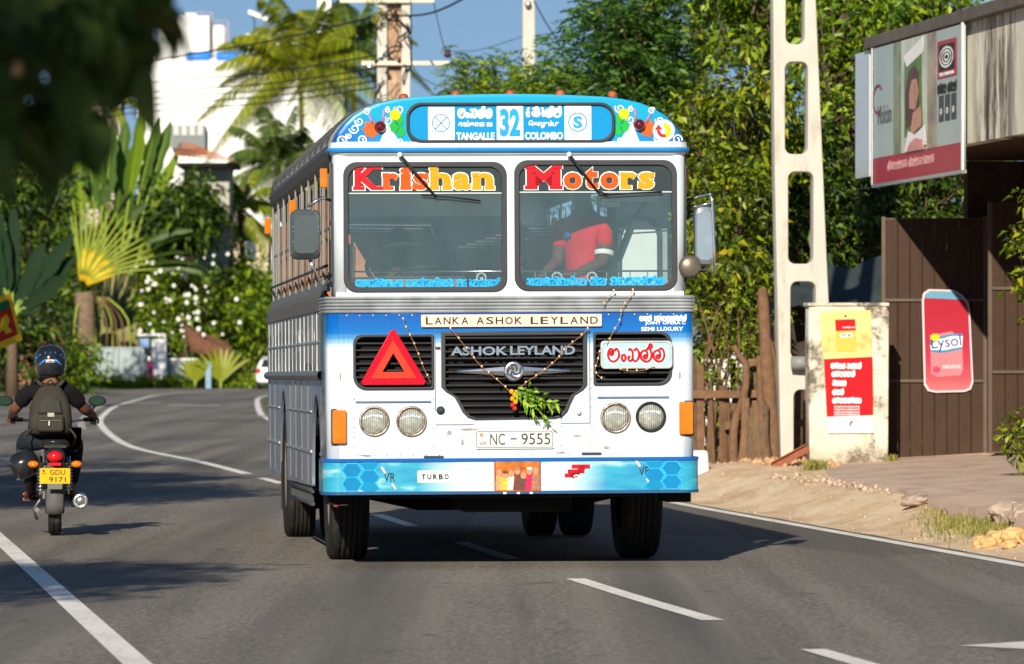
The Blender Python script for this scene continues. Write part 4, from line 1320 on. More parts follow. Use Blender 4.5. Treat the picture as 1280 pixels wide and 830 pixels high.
# chassis
mb = MB(); mb.box((0, L_BUS / 2 + .1, .955), (2.36, L_BUS - .3, .05)); mb.build('floor_pan', mt_dark, bus)
for x in (-.42, .42):
    mb = MB(); mb.box((x, 4.6, .62), (.09, 8.6, .22)); mb.build('chassis_beam', mt_dark, bus)
mb = MB(); mb.box((.08, 1.0, .56), (.75, .9, .42)); mb.box((0, .45, .52), (1.9, .08, .14)); mb.build('engine_block', mt_dark, bus, .04)
mb = MB(); mb.tube([(-.95, WF, .50), (-.5, WF, .40), (.5, WF, .40), (.95, WF, .50)], .06, 8); mb.build('front_axle', mt_dark, bus)
mb = MB(); mb.tube([(-1., WR, .5), (-.2, WR, .5), (.2, WR, .5), (1., WR, .5)], [.07, .1, .1, .07], 8); mb.ball((.05, WR, .48), .2); mb.build('rear_axle', mt_dark, bus)
mb = MB(); mb.box((-.80, 4.1, .62), (.62, 1.1, .40)); o = mb.build('fuel_tank', mt_dark, bus, .04)
mb = MB(); mb.box((.80, 3.6, .62), (.60, .9, .36)); o = mb.build('battery_box', mt_dark, bus, .03)
for k in range(2):
    mb = MB(); mb.tube([(-1.19, 2.4, .46 - .09 * k), (-1.19, 5.7, .44 - .09 * k)], .016, 6); mb.build('under_rail', mt_rim, bus)
mb = MB()
for k in range(12): mb.box((-1.19, 2.5 + k * .28, .42), (.02, .03, .14))
mb.build('rail_bracket', mt_rim, bus)
mb = MB(); mb.ball((-1.15, .12, .445), (.035, .02, .045), 10, 8); mb.build('corner_reflector', M('dull_red_lens', (.30, .06, .045), .3), bus)
mb = MB(); mb.box((-1.08, .9, .42), (.05, .9, .03)); mb.build('step_edge', mt_whitep, bus)
mb = MB(); mb.box((1.12, .35, .46), (.16, .5, .08)); mb.box((-1.12, .35, .46), (.16, .5, .08)); mb.build('corner_step', mt_dark, bus)
# mud flaps
for x in (-.95, .95):
    mb = MB(); mb.box((x, WR + .62, .42), (.5, .02, .42)); mb.build('mud_flap', mt_black, bus)
mt_tyre = M('tyre_rubber', (.022, .021, .020), .8, var=.3, scale=12, bump=.3, bscale=60, stain=(.07, .055, .04), stains=(3, 3, 3))
mt_wheelrim = M('wheel_paint', (.30, .26, .20), .5, .3, var=.2, stain=(.10, .05, .03))
def bus_wheel(x, y, sg, wd=.26, steer=0):
    RR = .505
    mb = MB(); h = wd / 2
    prof = [(RR * .60, -h * .85), (RR * .75, -h), (RR * .93, -h * .98), (RR * .985, -h * .82)]
    for q_ in (-.55, -.28, 0, .28, .55):
        prof += [(RR, h * (q_ - .11)), (RR, h * (q_ + .11)), (RR - .012, h * (q_ + .12)), (RR - .012, h * (q_ + .16))]
    prof += [(RR * .985, h * .82), (RR * .93, h * .98), (RR * .75, h), (RR * .60, h * .85)]
    prof = sorted(prof, key=lambda t: t[1]) if False else prof
    mb.lathe(prof, (0, 0, 0), 'X', 40)
    whl = mb.build('wheel', mt_tyre, bus)
    whl.location = (x, y, RR + .002); whl.rotation_euler = (0, 0, steer)
    mb = MB(); s = sg
    mb.lathe([(RR * .62, s * h * .80), (RR * .58, s * h * .86), (RR * .54, s * h * .4), (RR * .30, s * h * .2), (RR * .28, s * h * .75), (.0, s * h * .85)], (0, 0, 0), 'X', 28)
    rim = mb.build('rim', mt_wheelrim, whl)
    mb = MB()
    for k in range(8):
        a = k * math.pi / 4
        mb.lathe([(.016, 0), (.016, .04), (0, .04)], (s * h * .25, .185 * math.cos(a), .185 * math.sin(a)), 'X', 6)
    mb.build('wheel_nuts', mt_rim, whl)
for sg in (-1, 1):
    bus_wheel(sg * 1.0, WF, sg, .27)
    bus_wheel(sg * 1.085, WR, sg, .23); bus_wheel(sg * .80, WR, sg, .23)

# --- inside ---------------------------------------------------------------------
mt_int = M('interior_grey', (.16, .17, .17), .7, var=.2)
mt_seat = M('brown_seat_vinyl', (.34, .13, .065), .5, var=.2, scale=6)
mt_dash = M('dashboard_grey', (.22, .23, .23), .6, var=.15)
mb = MB(); mb.box((0, L_BUS / 2 + .2, 1.005), (2.3, L_BUS - .6, .03)); mb.build('floor', mt_int, bus)
mb = MB(); mb.sweep([(-.02, 2.66), (-.1, 2.80), (-.35, 2.93), (-.8, 2.99), (-1.16, 3.0), (-1.5, 2.99), (-1.95, 2.93), (-2.2, 2.80), (-2.3, 2.66)], [(1.16, .3, 1, 0), (1.16, L_BUS - .05, 1, 0)]); mb.build('ceiling', M('ceiling_panel', (.35, .36, .36), .6), bus)
mb = MB(); mb.box((0, .24, 1.79), (2.24, .42, .07)); mb.box((-.65, .30, 1.86), (.75, .22, .12)); mb.build('dashboard', mt_dash, bus, .02)
mb = MB(); mb.box((.1, .9, 1.40), (.8, 1.1, .75)); mb.build('engine_cover', mt_dash, bus, .08)
mb = MB()
ang = Matrix.Rotation(R(-35), 3, 'X')
pts = [ang @ Vector((.25 * math.cos(2 * math.pi * k / 24), .25 * math.sin(2 * math.pi * k / 24), 0)) + Vector((-.66, .62, 2.0)) for k in range(25)]
mb.tube(pts, .016, 6, cap=False)
for k in (0, 8, 16): mb.tube([pts[k], (-.66, .62, 1.98)], .012, 6)
mb.tube([(-.66, .62, 1.98), (-.66, .45, 1.75)], .03, 8)
mb.build('steering_wheel', mt_black, bus)
# hanging rail behind the glass with small ornaments
mb = MB(); mb.tube([(ux(440), .10, uz(338)), (ux(845), .10, uz(338.5))], .006, 6); mb.build('dash_rail', mt_chrome, bus)
for px in (596, 670, 683, 700, 720, 760, 775, 790, 812):
    mb = MB(); mb.tube([(ux(px), .10, uz(338)), (ux(px), .10, uz(348))], .004, 5); mb.ball((ux(px), .10, uz(349)), .010, 8, 6); mb.build('rail_bead', mt_chrome, bus)
for px, r_ in ((602, .034), (697, .036), (741, .036)):
    plate('round_badge', [circ(ux(px), uz(346), r_, 20), circ(ux(px), uz(346), r_ * .72, 20)], mt_alu, bus, 'F', .06, .006)
    mb = MB()
    for a, b in (((-.5, .5), (-.15, -.5)), ((-.15, -.5), (0, 0)), ((0, 0), (.15, -.5)), ((.15, -.5), (.5, .5))):
        mb.tube([(ux(px) + a[0] * r_, .058, uz(346) + a[1] * r_), (ux(px) + b[0] * r_, .058, uz(346) + b[1] * r_)], .004, 4)
    mb.build('badge_cross', mt_alu, bus)
mb = MB(); c0 = (ux(645), .13, uz(338)); mb.lathe([(.05, 0), (.06, .03), (.035, .06), (.045, .09), (.05, .11), (.025, .15), (.03, .17), (.008, .24), (0, .26)], (c0[0], c0[1], c0[2] - .02), 'Z', 14)
mb.build('gilt_ornament', M('gilt', (.62, .36, .10), .35, .6, var=.2), bus)
# entrance bulkhead with arched pane behind the right hand windscreen
Bk = rrect(ux(772), 1.1, 1.10, 2.62, .02)
hole = rrect(ux(787), 1.55, ux(834), 2.30, [.02, .02, .115, .115], 7)
Bk2 = plate('bulkhead', [Bk, hole], M('pale_bulkhead', (.33, .40, .41), .5, var=.1, scale=2), bus, 'F', .52, .03)
plate('arch_frame', [inset(hole, -.03), inset(hole, .004)], mt_rim, Bk2, 'F', .50, .03, .006)
plate('arch_pane', hole, M('daylight_pane', (.74, .80, .78), .4, var=.06), Bk2, 'F', .53, .01)  # pane coloured near white to stand in for daylight seen through it
mb = MB(); mb.tube([(ux(775), .46, 1.85), (ux(775), .46, 2.6)], .026, 10); mb.build('grab_pole', mt_black, bus)
mb = MB(); mb.tube([(ux(781), .45, 2.05), (ux(800), .45, 2.3), (ux(834), .45, 2.52)], .013, 6); mb.build('grab_handle', mt_black, bus)
mb = MB(); mb.box((ux(798), .40, uz(244)), (.36, .02, .055)); mb.box((ux(774), .40, uz(253)), (.10, .02, .035)); mb.build('notice_strip', mt_whitep, bus)
mb = MB(); mb.box((ux(772), .50, 2.0), (.03, .05, 1.2)); mb.build('partition_edge', mt_rim, bus)
# seats: one prototype, copied
def seat(x, y):
    mb = MB(); mb.box((0, 0, 1.42), (.80, .42, .12)); sq = mb.build('seat', mt_seat, bus, .03)
    sq.location = (x, y, 0)
    mb = MB(); mb.box((0, .24, 1.86), (.80, .09, .84), Matrix.Rotation(R(-8), 3, 'X')); mb.build('backrest', mt_seat, sq, .035)
    mb = MB(); mb.tube([(-.38, .28, 2.24), (-.38, .30, 2.33), (.38, .30, 2.33), (.38, .28, 2.24)], .013, 6)
    for sx_ in (-.35, .35): mb.tube([(sx_, 0, 1.02), (sx_, 0, 1.38)], .015, 6)
    mb.build('seat_frame', mt_chrome, sq)
    return sq
for k in range(8):
    for x in (-.72, .72):
        if x > 0 and k < 1: continue
        seat(x, 2.2 + k * .92)
# curtains gathered at the window posts
mt_curt = M('brown_curtain', (.40, .17, .08), .8, var=.25, scale=10)
for k in range(9):
    y = .55 + (L_BUS - .5) * k / 9 + .30
    vs, fs = [], []
    for j in range(9):
        z = 2.50 - .62 * j / 8
        wd = .20 * (1 - .75 * (j / 8) ** 2.5)
        for i in range(9):
            u = i / 8 - .5
            vs.append((-1.105 + .022 * math.sin(i * 2.4), y + u * 2 * wd, z))
    for j in range(8):
        for i in range(8): fs.append((j * 9 + i, j * 9 + i + 1, (j + 1) * 9 + i + 1, (j + 1) * 9 + i))
    MB().add(vs, fs, True).build('curtain', mt_curt, bus, fix=False)

# --- festive string of tiny lamps and a green sprig --------------------------------
def garland(pts, name, label, grp='strings of little lamps'):
    P = [Vector((ux(a), -.055, uz(b))) for a, b in pts]
    P = crom(P, 4)
    mb = MB(); mb.tube(P, .0024, 5); g = mb.build(name, M('brown_wire', (.30, .16, .07), .6), None)
    g.parent = None
    g.matrix_world = BUSM
    T(g, label, 'light string', grp)
    for i, p in enumerate(P[::3]):
        mb = MB(); mb.ball((p.x, p.y - .008, p.z + .004), (.007, .007, .009), 7, 5)
        mb.build('bulb', mt_bulb, g)
mt_bulb = M('little_pale_bulb', (.72, .50, .28), .3, var=.2)
BUSM = Matrix.Translation((0, 35, 0)) @ Matrix.Rotation(R(4.95), 4, 'Z') @ Matrix.Rotation(R(-.3), 4, 'Y')
garland([(502, 398), (507, 412), (514, 425), (521, 442), (527, 458), (536, 477)], 'light_string', 'string of little lamps hanging over the warning triangle on the bus')
garland([(561, 410), (575, 427), (587, 443), (600, 458), (612, 468), (626, 480), (638, 492)], 'light_string', 'string of little lamps crossing the left half of the main bus grille')
garland([(733, 411), (722, 422), (706, 434), (697, 446), (685, 457), (672, 467), (655, 478), (640, 492)], 'light_string', 'string of little lamps crossing the right half of the main bus grille')
garland([(766, 364), (757, 374), (752, 384)], 'light_string', 'short lamp string on the chrome band below the right windscreen')
garland([(790, 363), (784, 374), (776, 386), (773, 401), (765, 415), (757, 432)], 'light_string', 'lamp string from the right windscreen down to the red lettered board')
garland([(748, 440), (745, 452), (742, 464), (750, 473)], 'light_string', 'lamp string beside the lower left corner of the red lettered board')
garland([(774, 462), (786, 464), (803, 463), (816, 459)], 'light_string', 'lamp string sagging under the red lettered board')
spr = thing('leaf_sprig', 'green leaf sprig with orange flowers tied to the lower bus grille', 'leaf sprig')
spr.matrix_world = BUSM
rng = np.random.default_rng(5)
mt_spr = leafmat('sprig_leaf', (.06, .20, .01), (.20, .42, .02), (.42, .58, .04), odd=(.50, .58, .05))
Cs, Ds = [], []
for (a, b), (c_, d), n in (((642, 488), (660, 481), 10), ((645, 488), (690, 508), 34), ((648, 494), (678, 526), 32), ((650, 485), (680, 500), 24)):
    for k in range(n):
        t = (k + .5) / n
        Cs.append((ux(a + (c_ - a) * t), -.075, uz(b + (d - b) * t))); s_ = 1 if k % 2 else -1
        dx, dz = (c_ - a), -(d - b); l_ = math.hypot(dx, dz)
        Ds.append((dx / l_ - s_ * dz / l_ * .9, -.35, dz / l_ + s_ * dx / l_ * .9))
Cs = np.array(Cs) + rng.normal(size=(len(Cs), 3)) * .018; Ds = np.array(Ds) + rng.normal(size=(len(Ds), 3)) * .35
V, F = leaf_quads(Cs, Ds, .040 + .025 * rng.random(len(Cs)), .024, rng, droop=.2)
tri_mesh('leaves', V, F, mt_spr, spr)
mb = MB(); mb.tube([(ux(640), -.06, uz(488)), (ux(665), -.07, uz(495)), (ux(698), -.07, uz(512))], .006, 5); mb.tube([(ux(644), -.06, uz(488)), (ux(670), -.07, uz(512)), (ux(684), -.07, uz(528))], .006, 5); mb.build('stem', M('sprig_stem', (.18, .22, .04), .6), spr)
for k, (a, b) in enumerate(((637, 489), (641, 493), (638, 498), (642, 502), (638, 506), (641, 510))):
    mb = MB(); mb.ball((ux(a), -.07, uz(b)), .017, 8, 6); mb.build('flower', M('marigold', (.85, .32, .01) if k < 4 else (.45, .03, .02), .6), spr)

# --- people in the bus ----------------------------------------------------------------
mt_skin = M('brown_skin', (.14, .065, .038), .5, var=.1)
mt_skind = M('dark_skin', (.10, .05, .03), .5, var=.1)
mt_hair = M('black_hair', (.012, .010, .010), .6, var=.3, bump=.5, bscale=90)
def person_in_bus(name, label, c, shirtm, pose, skinm, seated=True, turn=0, lean=0):
    """c = hips (bus axes)"""
    p = thing(name, label, 'person')
    p.matrix_world = BUSM @ Matrix.Translation(c) @ Matrix.Rotation(R(turn), 4, 'Z') @ Matrix.Rotation(R(lean), 4, 'X') @ Matrix.Translation(-Vector(c))
    hx, hy, hz = c
    def o(x, y, z): return (hx + x, hy + y, hz + z)
    ch = [[(o(0, 0, 0), (.155, .115), 'hip'), (o(0, -.01, .16), (.135, .10)), (o(0, -.01, .32), (.16, .11)), (o(0, 0, .45), (.13, .085), 'chest'), (o(0, 0, .53), .058), (o(0, -.01, .60), .054, 'nk'),
           (o(0, -.02, .66), (.074, .082)), (o(0, -.02, .74), (.082, .098)), (o(0, -.01, .81), (.062, .075))]]
    ch.append(['nk', (o(0, -.075, .645), .035)])
    arms = []
    for s_, (el, wr) in zip((-1, 1), pose['arms']):
        ch.append(['chest', (o(s_ * .175, 0, .44), .068, 's%d' % s_), (o(*el), .048, 'e%d' % s_), (o(*[(a + b) / 2 for a, b in zip(el, wr)]), .040), (o(*wr), (.028, .024), 'w%d' % s_)])
        d = Vector(wr) - Vector(el)
        ch += hand_chains(o(*wr), d, (0 - s_ * .8, -.2, .5), (0, 0, -1), .8, 1., 'w%d' % s_)
    for s_ in (-1, 1):
        if seated: ch.append(['hip', (o(s_ * .10, -.05, -.01), .088), (o(s_ * .14, -.44, .0), .062), (o(s_ * .14, -.46, -.24), .055), (o(s_ * .13, -.42, -.42), .038), (o(s_ * .13, -.52, -.45), (.045, .03))])
        else: ch.append(['hip', (o(s_ * .10, 0, -.10), .092), (o(s_ * .11, -.02, -.42), .062), (o(s_ * .11, .01, -.66), .055), (o(s_ * .11, .02, -.84), .04), (o(s_ * .11, -.08, -.87), (.045, .03))])
    body = figure('body', ch, skinm, p, 1)
    sh = [[(o(0, 0, -.04), (.165, .125)), (o(0, -.01, .16), (.148, .112)), (o(0, -.01, .32), (.174, .122)), (o(0, 0, .45), (.142, .096), 'c'), (o(0, 0, .52), .066)]]
    for s_, (el, wr) in zip((-1, 1), pose['arms']):
        e = Vector(el); s0 = Vector((s_ * .178, 0, .44)); m_ = s0 + (e - s0) * .72
        sh.append(['c', (o(*s0), .080), (o(*m_), .064)])
    figure('shirt', sh, shirtm, p, 1)
    mb = MB(); mb.ball(o(0, .005, .765), (.088, .102, .085), 14, 10); mb.box(o(0, .02, .70), (.15, .12, .06)); mb.build('hair', mt_hair, p, .02)
    for s_ in (-1, 1):
        mb = MB(); mb.ball(o(s_ * .032, -.098, .745), (.013, .009, .009), 8, 6); mb.build('eye', mt_whitep, p)
        mb = MB(); mb.ball(o(s_ * .090, -.01, .73), (.012, .022, .032), 8, 6); mb.build('ear', skinm, p)
    mb = MB(); mb.add([o(-.015, -.095, .71), o(.015, -.095, .71), o(0, -.125, .712), o(0, -.095, .755)], [(0, 1, 2), (0, 2, 3), (1, 3, 2)]); mb.build('nose', skinm, p)
    mb = MB(); mb.ball(o(0, -.095, .685), (.024, .008, .007), 8, 6); mb.build('mouth', M('lips', (.16, .05, .04), .5), p)
    return p
person_in_bus('person', 'driver in a pale shirt behind the steering wheel of the bus', (-.66, 1.12, 1.42), M('pale_shirt', (.30, .33, .34), .8), {'arms': [((-.30, -.18, .20), (-.20, -.42, .42)), ((.30, -.18, .22), (.19, -.42, .44))]}, mt_skind)
pr = person_in_bus('person', 'man in a red polo shirt with white cuffs leaning on the bus dashboard', (ux(743), .62, 1.84), M('red_polo', (.62, .006, .02), .75, var=.12), {'arms': [((-.21, -.02, .19), (-.17, -.24, .10)), ((.205, -.07, .18), (.17, -.36, .09))]}, mt_skin, False, -42, 0)
mb = MB(); hv = Vector((ux(743), .62, 1.84)); s0 = Vector((.178, 0, .44)); e0 = Vector((.205, -.07, .18)); mb.tube([hv + s0.lerp(e0, .74), hv + s0.lerp(e0, .86)], [.068, .064], 14); mb.build('cuff', mt_whitep, pr)
mb = MB(); mb.ball((ux(743) - .06, .50, 2.20), (.028, .012, .022), 8, 6); mb.build('shirt_badge', mt_blue, pr)
person_in_bus('person', 'shaded passenger in dark clothes seated behind the right windscreen', (ux(682), 1.9, 1.46), M('dark_shirt', (.06, .07, .08), .8), {'arms': [((-.26, -.08, .16), (-.16, -.34, .08)), ((.26, -.08, .16), (.16, -.34, .08))]}, mt_skin)

# rivets along the panel edges
mb = MB()
for k in range(26):
    mb.ball((-1.08 + k * .0864, -.001, 1.662), (.007, .004, .007), 6, 4)
    mb.ball((-1.08 + k * .0864, -.001, .745), (.006, .004, .006), 6, 4)
for k in range(9):
    for px in (441, 540, 738.5, 700):
        z = 1.30 - k * .062
        if px == 700 and z > .95: continue
        if z < 1.16 or px in (540, 738.5): mb.ball((ux(px), -.001, z), (.006, .004, .006), 6, 4)
mb.build('rivets', mt_alu, bus)['kind'] = 'stuff'
for k, (px, py, w_, h_, a) in enumerate(((585, 536, 30, 4, 20), (720, 545, 16, 3, -35), (610, 548, 10, 3, 60), (560, 540, 8, 9, 0), (455, 568, 22, 3, 0), (700, 566, 14, 4, 0), (757, 560, 10, 5, 30), (576, 552, 5, 12, 0), (880 - 30, 470, 4, 14, 0), (424, 470, 3, 16, 0))):
    rr4 = random.Random(k); n_p = 9
    pts = [(ux(px) + w_ / 380 * math.cos(6.283 * i / n_p) * rr4.uniform(.5, 1), uz(py) + h_ / 380 * math.sin(6.283 * i / n_p) * rr4.uniform(.5, 1)) for i in range(n_p)]
    plate('paint_chip', pts, M('chipped_paint', (.30, .27, .24), .8, var=.4, scale=60), bus, 'F', -.0015, .0012)
# ================================================================== TREES AND PLANTS
mt_bark = M('bark', (.12, .085, .055), .9, var=.35, scale=14, bump=.6, bscale=50)
mt_twig = M('dry_wood', (.17, .095, .055), .9, var=.3, scale=12, bump=.4)
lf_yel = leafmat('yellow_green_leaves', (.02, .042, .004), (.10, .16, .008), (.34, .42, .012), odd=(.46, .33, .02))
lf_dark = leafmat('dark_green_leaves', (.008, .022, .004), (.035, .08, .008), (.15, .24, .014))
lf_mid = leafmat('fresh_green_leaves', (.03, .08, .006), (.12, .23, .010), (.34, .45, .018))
lf_blue = leafmat('deep_green_leaves', (.012, .045, .010), (.045, .13, .02), (.13, .26, .03))

def tree(name, label, base, cen, rad, ncl, per, clr, leaf, mat, seed, cat='tree', group=None, tr=.12, kind='simple', shell=.35, nl=8, LR=.35, **kw):
    """trunk, limbs running out to every leaf clump, and the clumps"""
    rng = np.random.default_rng(seed)
    base = Vector(base)
    t = thing(name, label, cat, base, group=group)
    C = np.array(cen, float) - np.array(base)
    P = unit(rng.normal(size=(ncl, 3))) * (shell + (1 - shell) * rng.random((ncl, 1)) ** .6)
    # a lumpy outline
    lump = 1 + .22 * np.sin(P[:, :1] * 5 + seed) * np.cos(P[:, 2:] * 4 + seed * 1.7)
    P = C + P * lump * np.array(rad)
    P[:, 2] = np.maximum(P[:, 2], .05 if kw.get('low') else .3)
    fork = Vector((C[0] * .35, C[1] * .35, max(.2, (C[2] - rad[2]) * .8)))
    mb = MB(); mid = Vector((C[0] * .12 + .03, C[1] * .12, fork.z * .5)); topc = Vector((C[0], C[1], C[2] + rad[2] * .4))
    mb.tube([(0, 0, -.1), mid, fork, fork.lerp(topc, .5) + Vector((.1, 0, 0)) * rad[0], topc], [tr * 1.3, tr, tr * .8, tr * .5, tr * .15], 9)
    tk = mb.build('trunk', mt_bark, t, fix=False)
    mb = MB()
    for i in range(0, ncl, max(1, ncl // 60)):
        e = Vector(P[i]); s0 = fork.lerp(topc, rng.random() * .8)
        m = s0.lerp(e, .5) + Vector(rng.normal(size=3)) * .12 * min(rad) - Vector((0, 0, .06 * rad[2]))
        mb.tube([s0, m, e], [tr * .28, tr * .17, tr * .05], 5, cap=False)
    o = mb.build('limbs', mt_bark, t, fix=False); o['kind'] = 'stuff'
    if kind == 'pinnate': V, F = pinnate_leaves(P, per, clr, LR, nl, leaf, rng)
    else: V, F = cluster_leaves(P, per, clr, leaf, rng, **{k: v for k, v in kw.items() if k in ('aspect', 'flat', 'out', 'up', 'droop')})
    cr = tri_mesh('crown', V, F, mat, t)
    cr['kind'] = 'stuff'
    return t

# right of the road -------------------------------------------------------------
def rt(name, label, pxy, Y, radpx, ncl, per, clr, leaf, mat, seed, gx=None, **kw):
    c = at(pxy[0], pxy[1], Y); s = Y / FPX
    bx = c.x if gx is None else at(gx, 0, Y).x
    return tree(name, label, (bx, Y, gz(bx, Y)), c, (radpx[0] * s, kw.pop('dep', 1.3), radpx[1] * s), ncl, per, clr, leaf, mat, seed, **kw)

rt('leafy_tree', 'yellow green leafy tree right beside the bus mirror', (905, 320), 63, (58, 150), 105, 46, .22, .12, lf_yel, 1, gx=915, dep=1.6, shell=.1)
rt('leafy_tree', 'yellow green tree reaching above the bus roof corner', (925, 170), 66, (85, 110), 100, 42, .25, .13, lf_yel, 2, gx=930, dep=2.0, shell=.1)
rt('feathery_tree', 'tall dark feathery tree above the right end of the bus roof', (800, 65), 78, (100, 120), 120, 9, .30, .115, lf_blue, 3, gx=830, kind='pinnate', nl=9, LR=.55, dep=1.8, shell=.05)
rt('leafy_tree', 'bright green tree between the lattice pole and the shop sign', (1060, 60), 70, (90, 130), 95, 42, .28, .14, lf_mid, 4, gx=1050, dep=1.5, shell=.1)
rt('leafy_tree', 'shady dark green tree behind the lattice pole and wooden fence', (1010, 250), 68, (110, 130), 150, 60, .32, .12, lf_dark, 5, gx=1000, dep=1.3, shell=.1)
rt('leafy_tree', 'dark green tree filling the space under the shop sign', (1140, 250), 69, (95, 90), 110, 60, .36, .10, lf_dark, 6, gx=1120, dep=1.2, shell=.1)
rt('feathery_tree', 'light feathery tree in front of the sky beside the slim pole', (700, 125), 98, (70, 55), 90, 8, .35, .14, lf_mid, 7, gx=740, kind='pinnate', nl=7, LR=.6, dep=1.6, shell=.1)
rt('feathery_tree', 'thin wispy tree with open twigs left of the slim pole', (600, 110), 100, (55, 42), 42, 6, .30, .12, lf_mid, 8, gx=640, kind='pinnate', nl=7, LR=.55, dep=1.0, shell=.1)
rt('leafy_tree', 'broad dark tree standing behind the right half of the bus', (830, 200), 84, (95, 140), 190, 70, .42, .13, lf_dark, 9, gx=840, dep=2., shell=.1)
rt('leafy_tree', 'tall green tree at the top edge above the lattice pole', (960, -30), 76, (110, 110), 170, 70, .36, .12, lf_mid, 10, gx=980, dep=1.8, shell=.1)
rt('leafy_tree', 'green tree showing above the far end of the grey shop roof', (1150, -10), 74, (75, 75), 80, 50, .36, .13, lf_mid, 21, gx=1160, dep=1.5, shell=.1)
rt('leafy_tree', 'green crown over the shop roof at the top edge of the photo', (1060, -20), 79, (80, 80), 90, 50, .36, .13, lf_blue, 22, gx=1075, dep=1.5, shell=.1)
rt('low_bush', 'dense dark bush at the foot of the tree beside the bus', (900, 480), 64, (40, 110), 110, 60, .24, .07, lf_dark, 11, gx=905, cat='bush', dep=.7, shell=.1, tr=.04, low=True)
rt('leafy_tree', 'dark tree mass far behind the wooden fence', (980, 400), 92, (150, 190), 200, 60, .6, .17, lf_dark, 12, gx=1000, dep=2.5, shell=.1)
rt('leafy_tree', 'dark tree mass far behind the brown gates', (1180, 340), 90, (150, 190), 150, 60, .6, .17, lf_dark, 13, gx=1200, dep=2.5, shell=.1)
rt('overhanging_bush', 'bright yellow green shrub at the right edge of the brown gate', (1292, 330), 50, (38, 110), 30, 26, .16, .085, lf_yel, 14, gx=1300, cat='bush', dep=.4, shell=.2, tr=.03)
rt('overhanging_bush', 'small yellow green shrub by the foot of the second brown gate', (1278, 545), 48.5, (34, 50), 20, 22, .12, .075, lf_yel, 15, gx=1295, cat='bush', dep=.3, shell=.2, tr=.02, low=True)

# bare climbing twigs beside the bus
rg = random.Random(12)
tw = thing('twiggy_shrub', 'tangle of bare brown twigs between the bus and the fence', 'shrub', (at(895, 0, 60.5).x, 60.5, gz(at(895, 0, 60.5).x, 60.5)))
for k in range(30):
    a = Vector((rg.uniform(-.25, .55), rg.uniform(-.2, .2), 0)); h = rg.uniform(1.0, 2.0)
    pts = [a]
    for j in range(4): pts.append(pts[-1] + Vector((rg.uniform(-.14, .16), rg.uniform(-.08, .08), h / 4)))
    mb = MB(); mb.tube(crom(pts, 2), [.016 * (1 - i / 11) + .004 for i in range(9)], 5); b = mb.build('stem', mt_twig, tw, fix=False)
rng = np.random.default_rng(4)
C = rng.normal(size=(150, 3)) * np.array([.34, .15, .5]) + np.array([.1, -.1, 1.05])
V, F = cluster_leaves(C, 12, .12, .075, rng); o = tri_mesh('leaves', V, F, lf_yel, tw); o['kind'] = 'stuff'

# ================================================================== FENCE, POSTS, POLE, WALL
def ground_thing(name, label, cat, px, Y, group=None, dz=0, rotz=0):
    X = at(px, 0, Y).x
    return thing(name, label, cat, (X, Y, gz(X, Y) + dz), (0, 0, rotz), group)
S59 = 59 / FPX
def lp(px, py, o, Y=59., dy=0.):
    v = at(px, py, Y); return v - o.location + Vector((0, dy, 0))
fen = ground_thing('wooden_fence', 'rough old wooden fence of odd stakes behind the lattice pole', 'fence', 950, 59.2)
rg = random.Random(2)
for k in range(17):
    px = 868 + k * 8.6 + rg.uniform(-2, 2); top = rg.choice([455, 470, 485, 500]) + rg.uniform(-12, 12)
    if 940 < px < 975: top -= 45
    b = lp(px, 592, fen, 59.2, rg.uniform(-.08, .08)); tt = lp(px + rg.uniform(-5, 5), top, fen, 59.2, rg.uniform(-.08, .08))
    b.z = -.1
    mb = MB(); d = (tt - b); q = d.to_track_quat('Z', 'Y').to_matrix()
    mb.box((b + tt) / 2, (.055 + rg.random() * .04, .018 + rg.random() * .02, d.length), q)
    mb.build('stake', mt_twig if k % 3 else mt_bark, fen, .004)
for y_, x0, x1 in ((450, 935, 985), (492, 865, 992), (530, 905, 1020), (575, 940, 1005)):
    mb = MB(); mb.box((lp(x0, y_, fen, 59.1) + lp(x1, y_ + rg.uniform(-6, 6), fen, 59.1)) / 2, ((x1 - x0) * S59, .03, .085), Matrix.Rotation(R(rg.uniform(-3, 3)), 3, 'Y'))
    mb.build('rail', mt_twig, fen, .004)
for nm, lab, pts, rs in (('wooden_post', 'tall split wooden post leaning beside the lattice pole', [(968, 600), (962, 500), (957, 430), (953, 360)], [.10, .085, .07, .045]),
                         ('wooden_post', 'thin upright wooden pole between two fence rails', [(948, 598), (950, 500), (949, 445)], [.04, .035, .03]),
                         ('crooked_branch', 'crooked grey branch curling up in front of the wooden fence', [(917, 592), (917, 545), (921, 518), (930, 495), (933, 460), (926, 447), (917, 432)], [.055, .05, .045, .045, .04, .035, .03]),
                         ('wooden_post', 'slim stick leaning right against the fence rails', [(985, 600), (975, 520), (966, 440), (960, 420)], [.03, .028, .025, .02])):
    t = ground_thing(nm, lab, 'post' if 'post' in nm else 'branch', pts[0][0], 58.9)
    P = [lp(a, b, t, 58.9) for a, b in pts]; P[0].z = -.1
    mb = MB(); mb.tube(crom(P, 3), [rs[min(len(rs) - 1, int(i / 3))] for i in range(3 * (len(P) - 1) + 1)], 8); o = mb.build('wood', mt_twig, t, fix=False)
st_ = ground_thing('tree_stump', 'broad knotted stump with stripped roots beside the crooked branch', 'stump', 944, 58.7)
for k in range(12):
    a = k / 11 - .5
    P = [lp(944 + a * 40, 598, st_, 58.7), lp(944 + a * 30 + rg.uniform(-3, 3), 560, st_, 58.7), lp(944 + a * 26 + rg.uniform(-4, 4), 505 + rg.uniform(-10, 14), st_, 58.7)]
    P[0].z = -.1
    mb = MB(); mb.tube(crom(P, 3), [.055] * 4 + [.04] * 3, 6); mb.build('root', mt_bark if k % 2 else mt_twig, st_, fix=False)

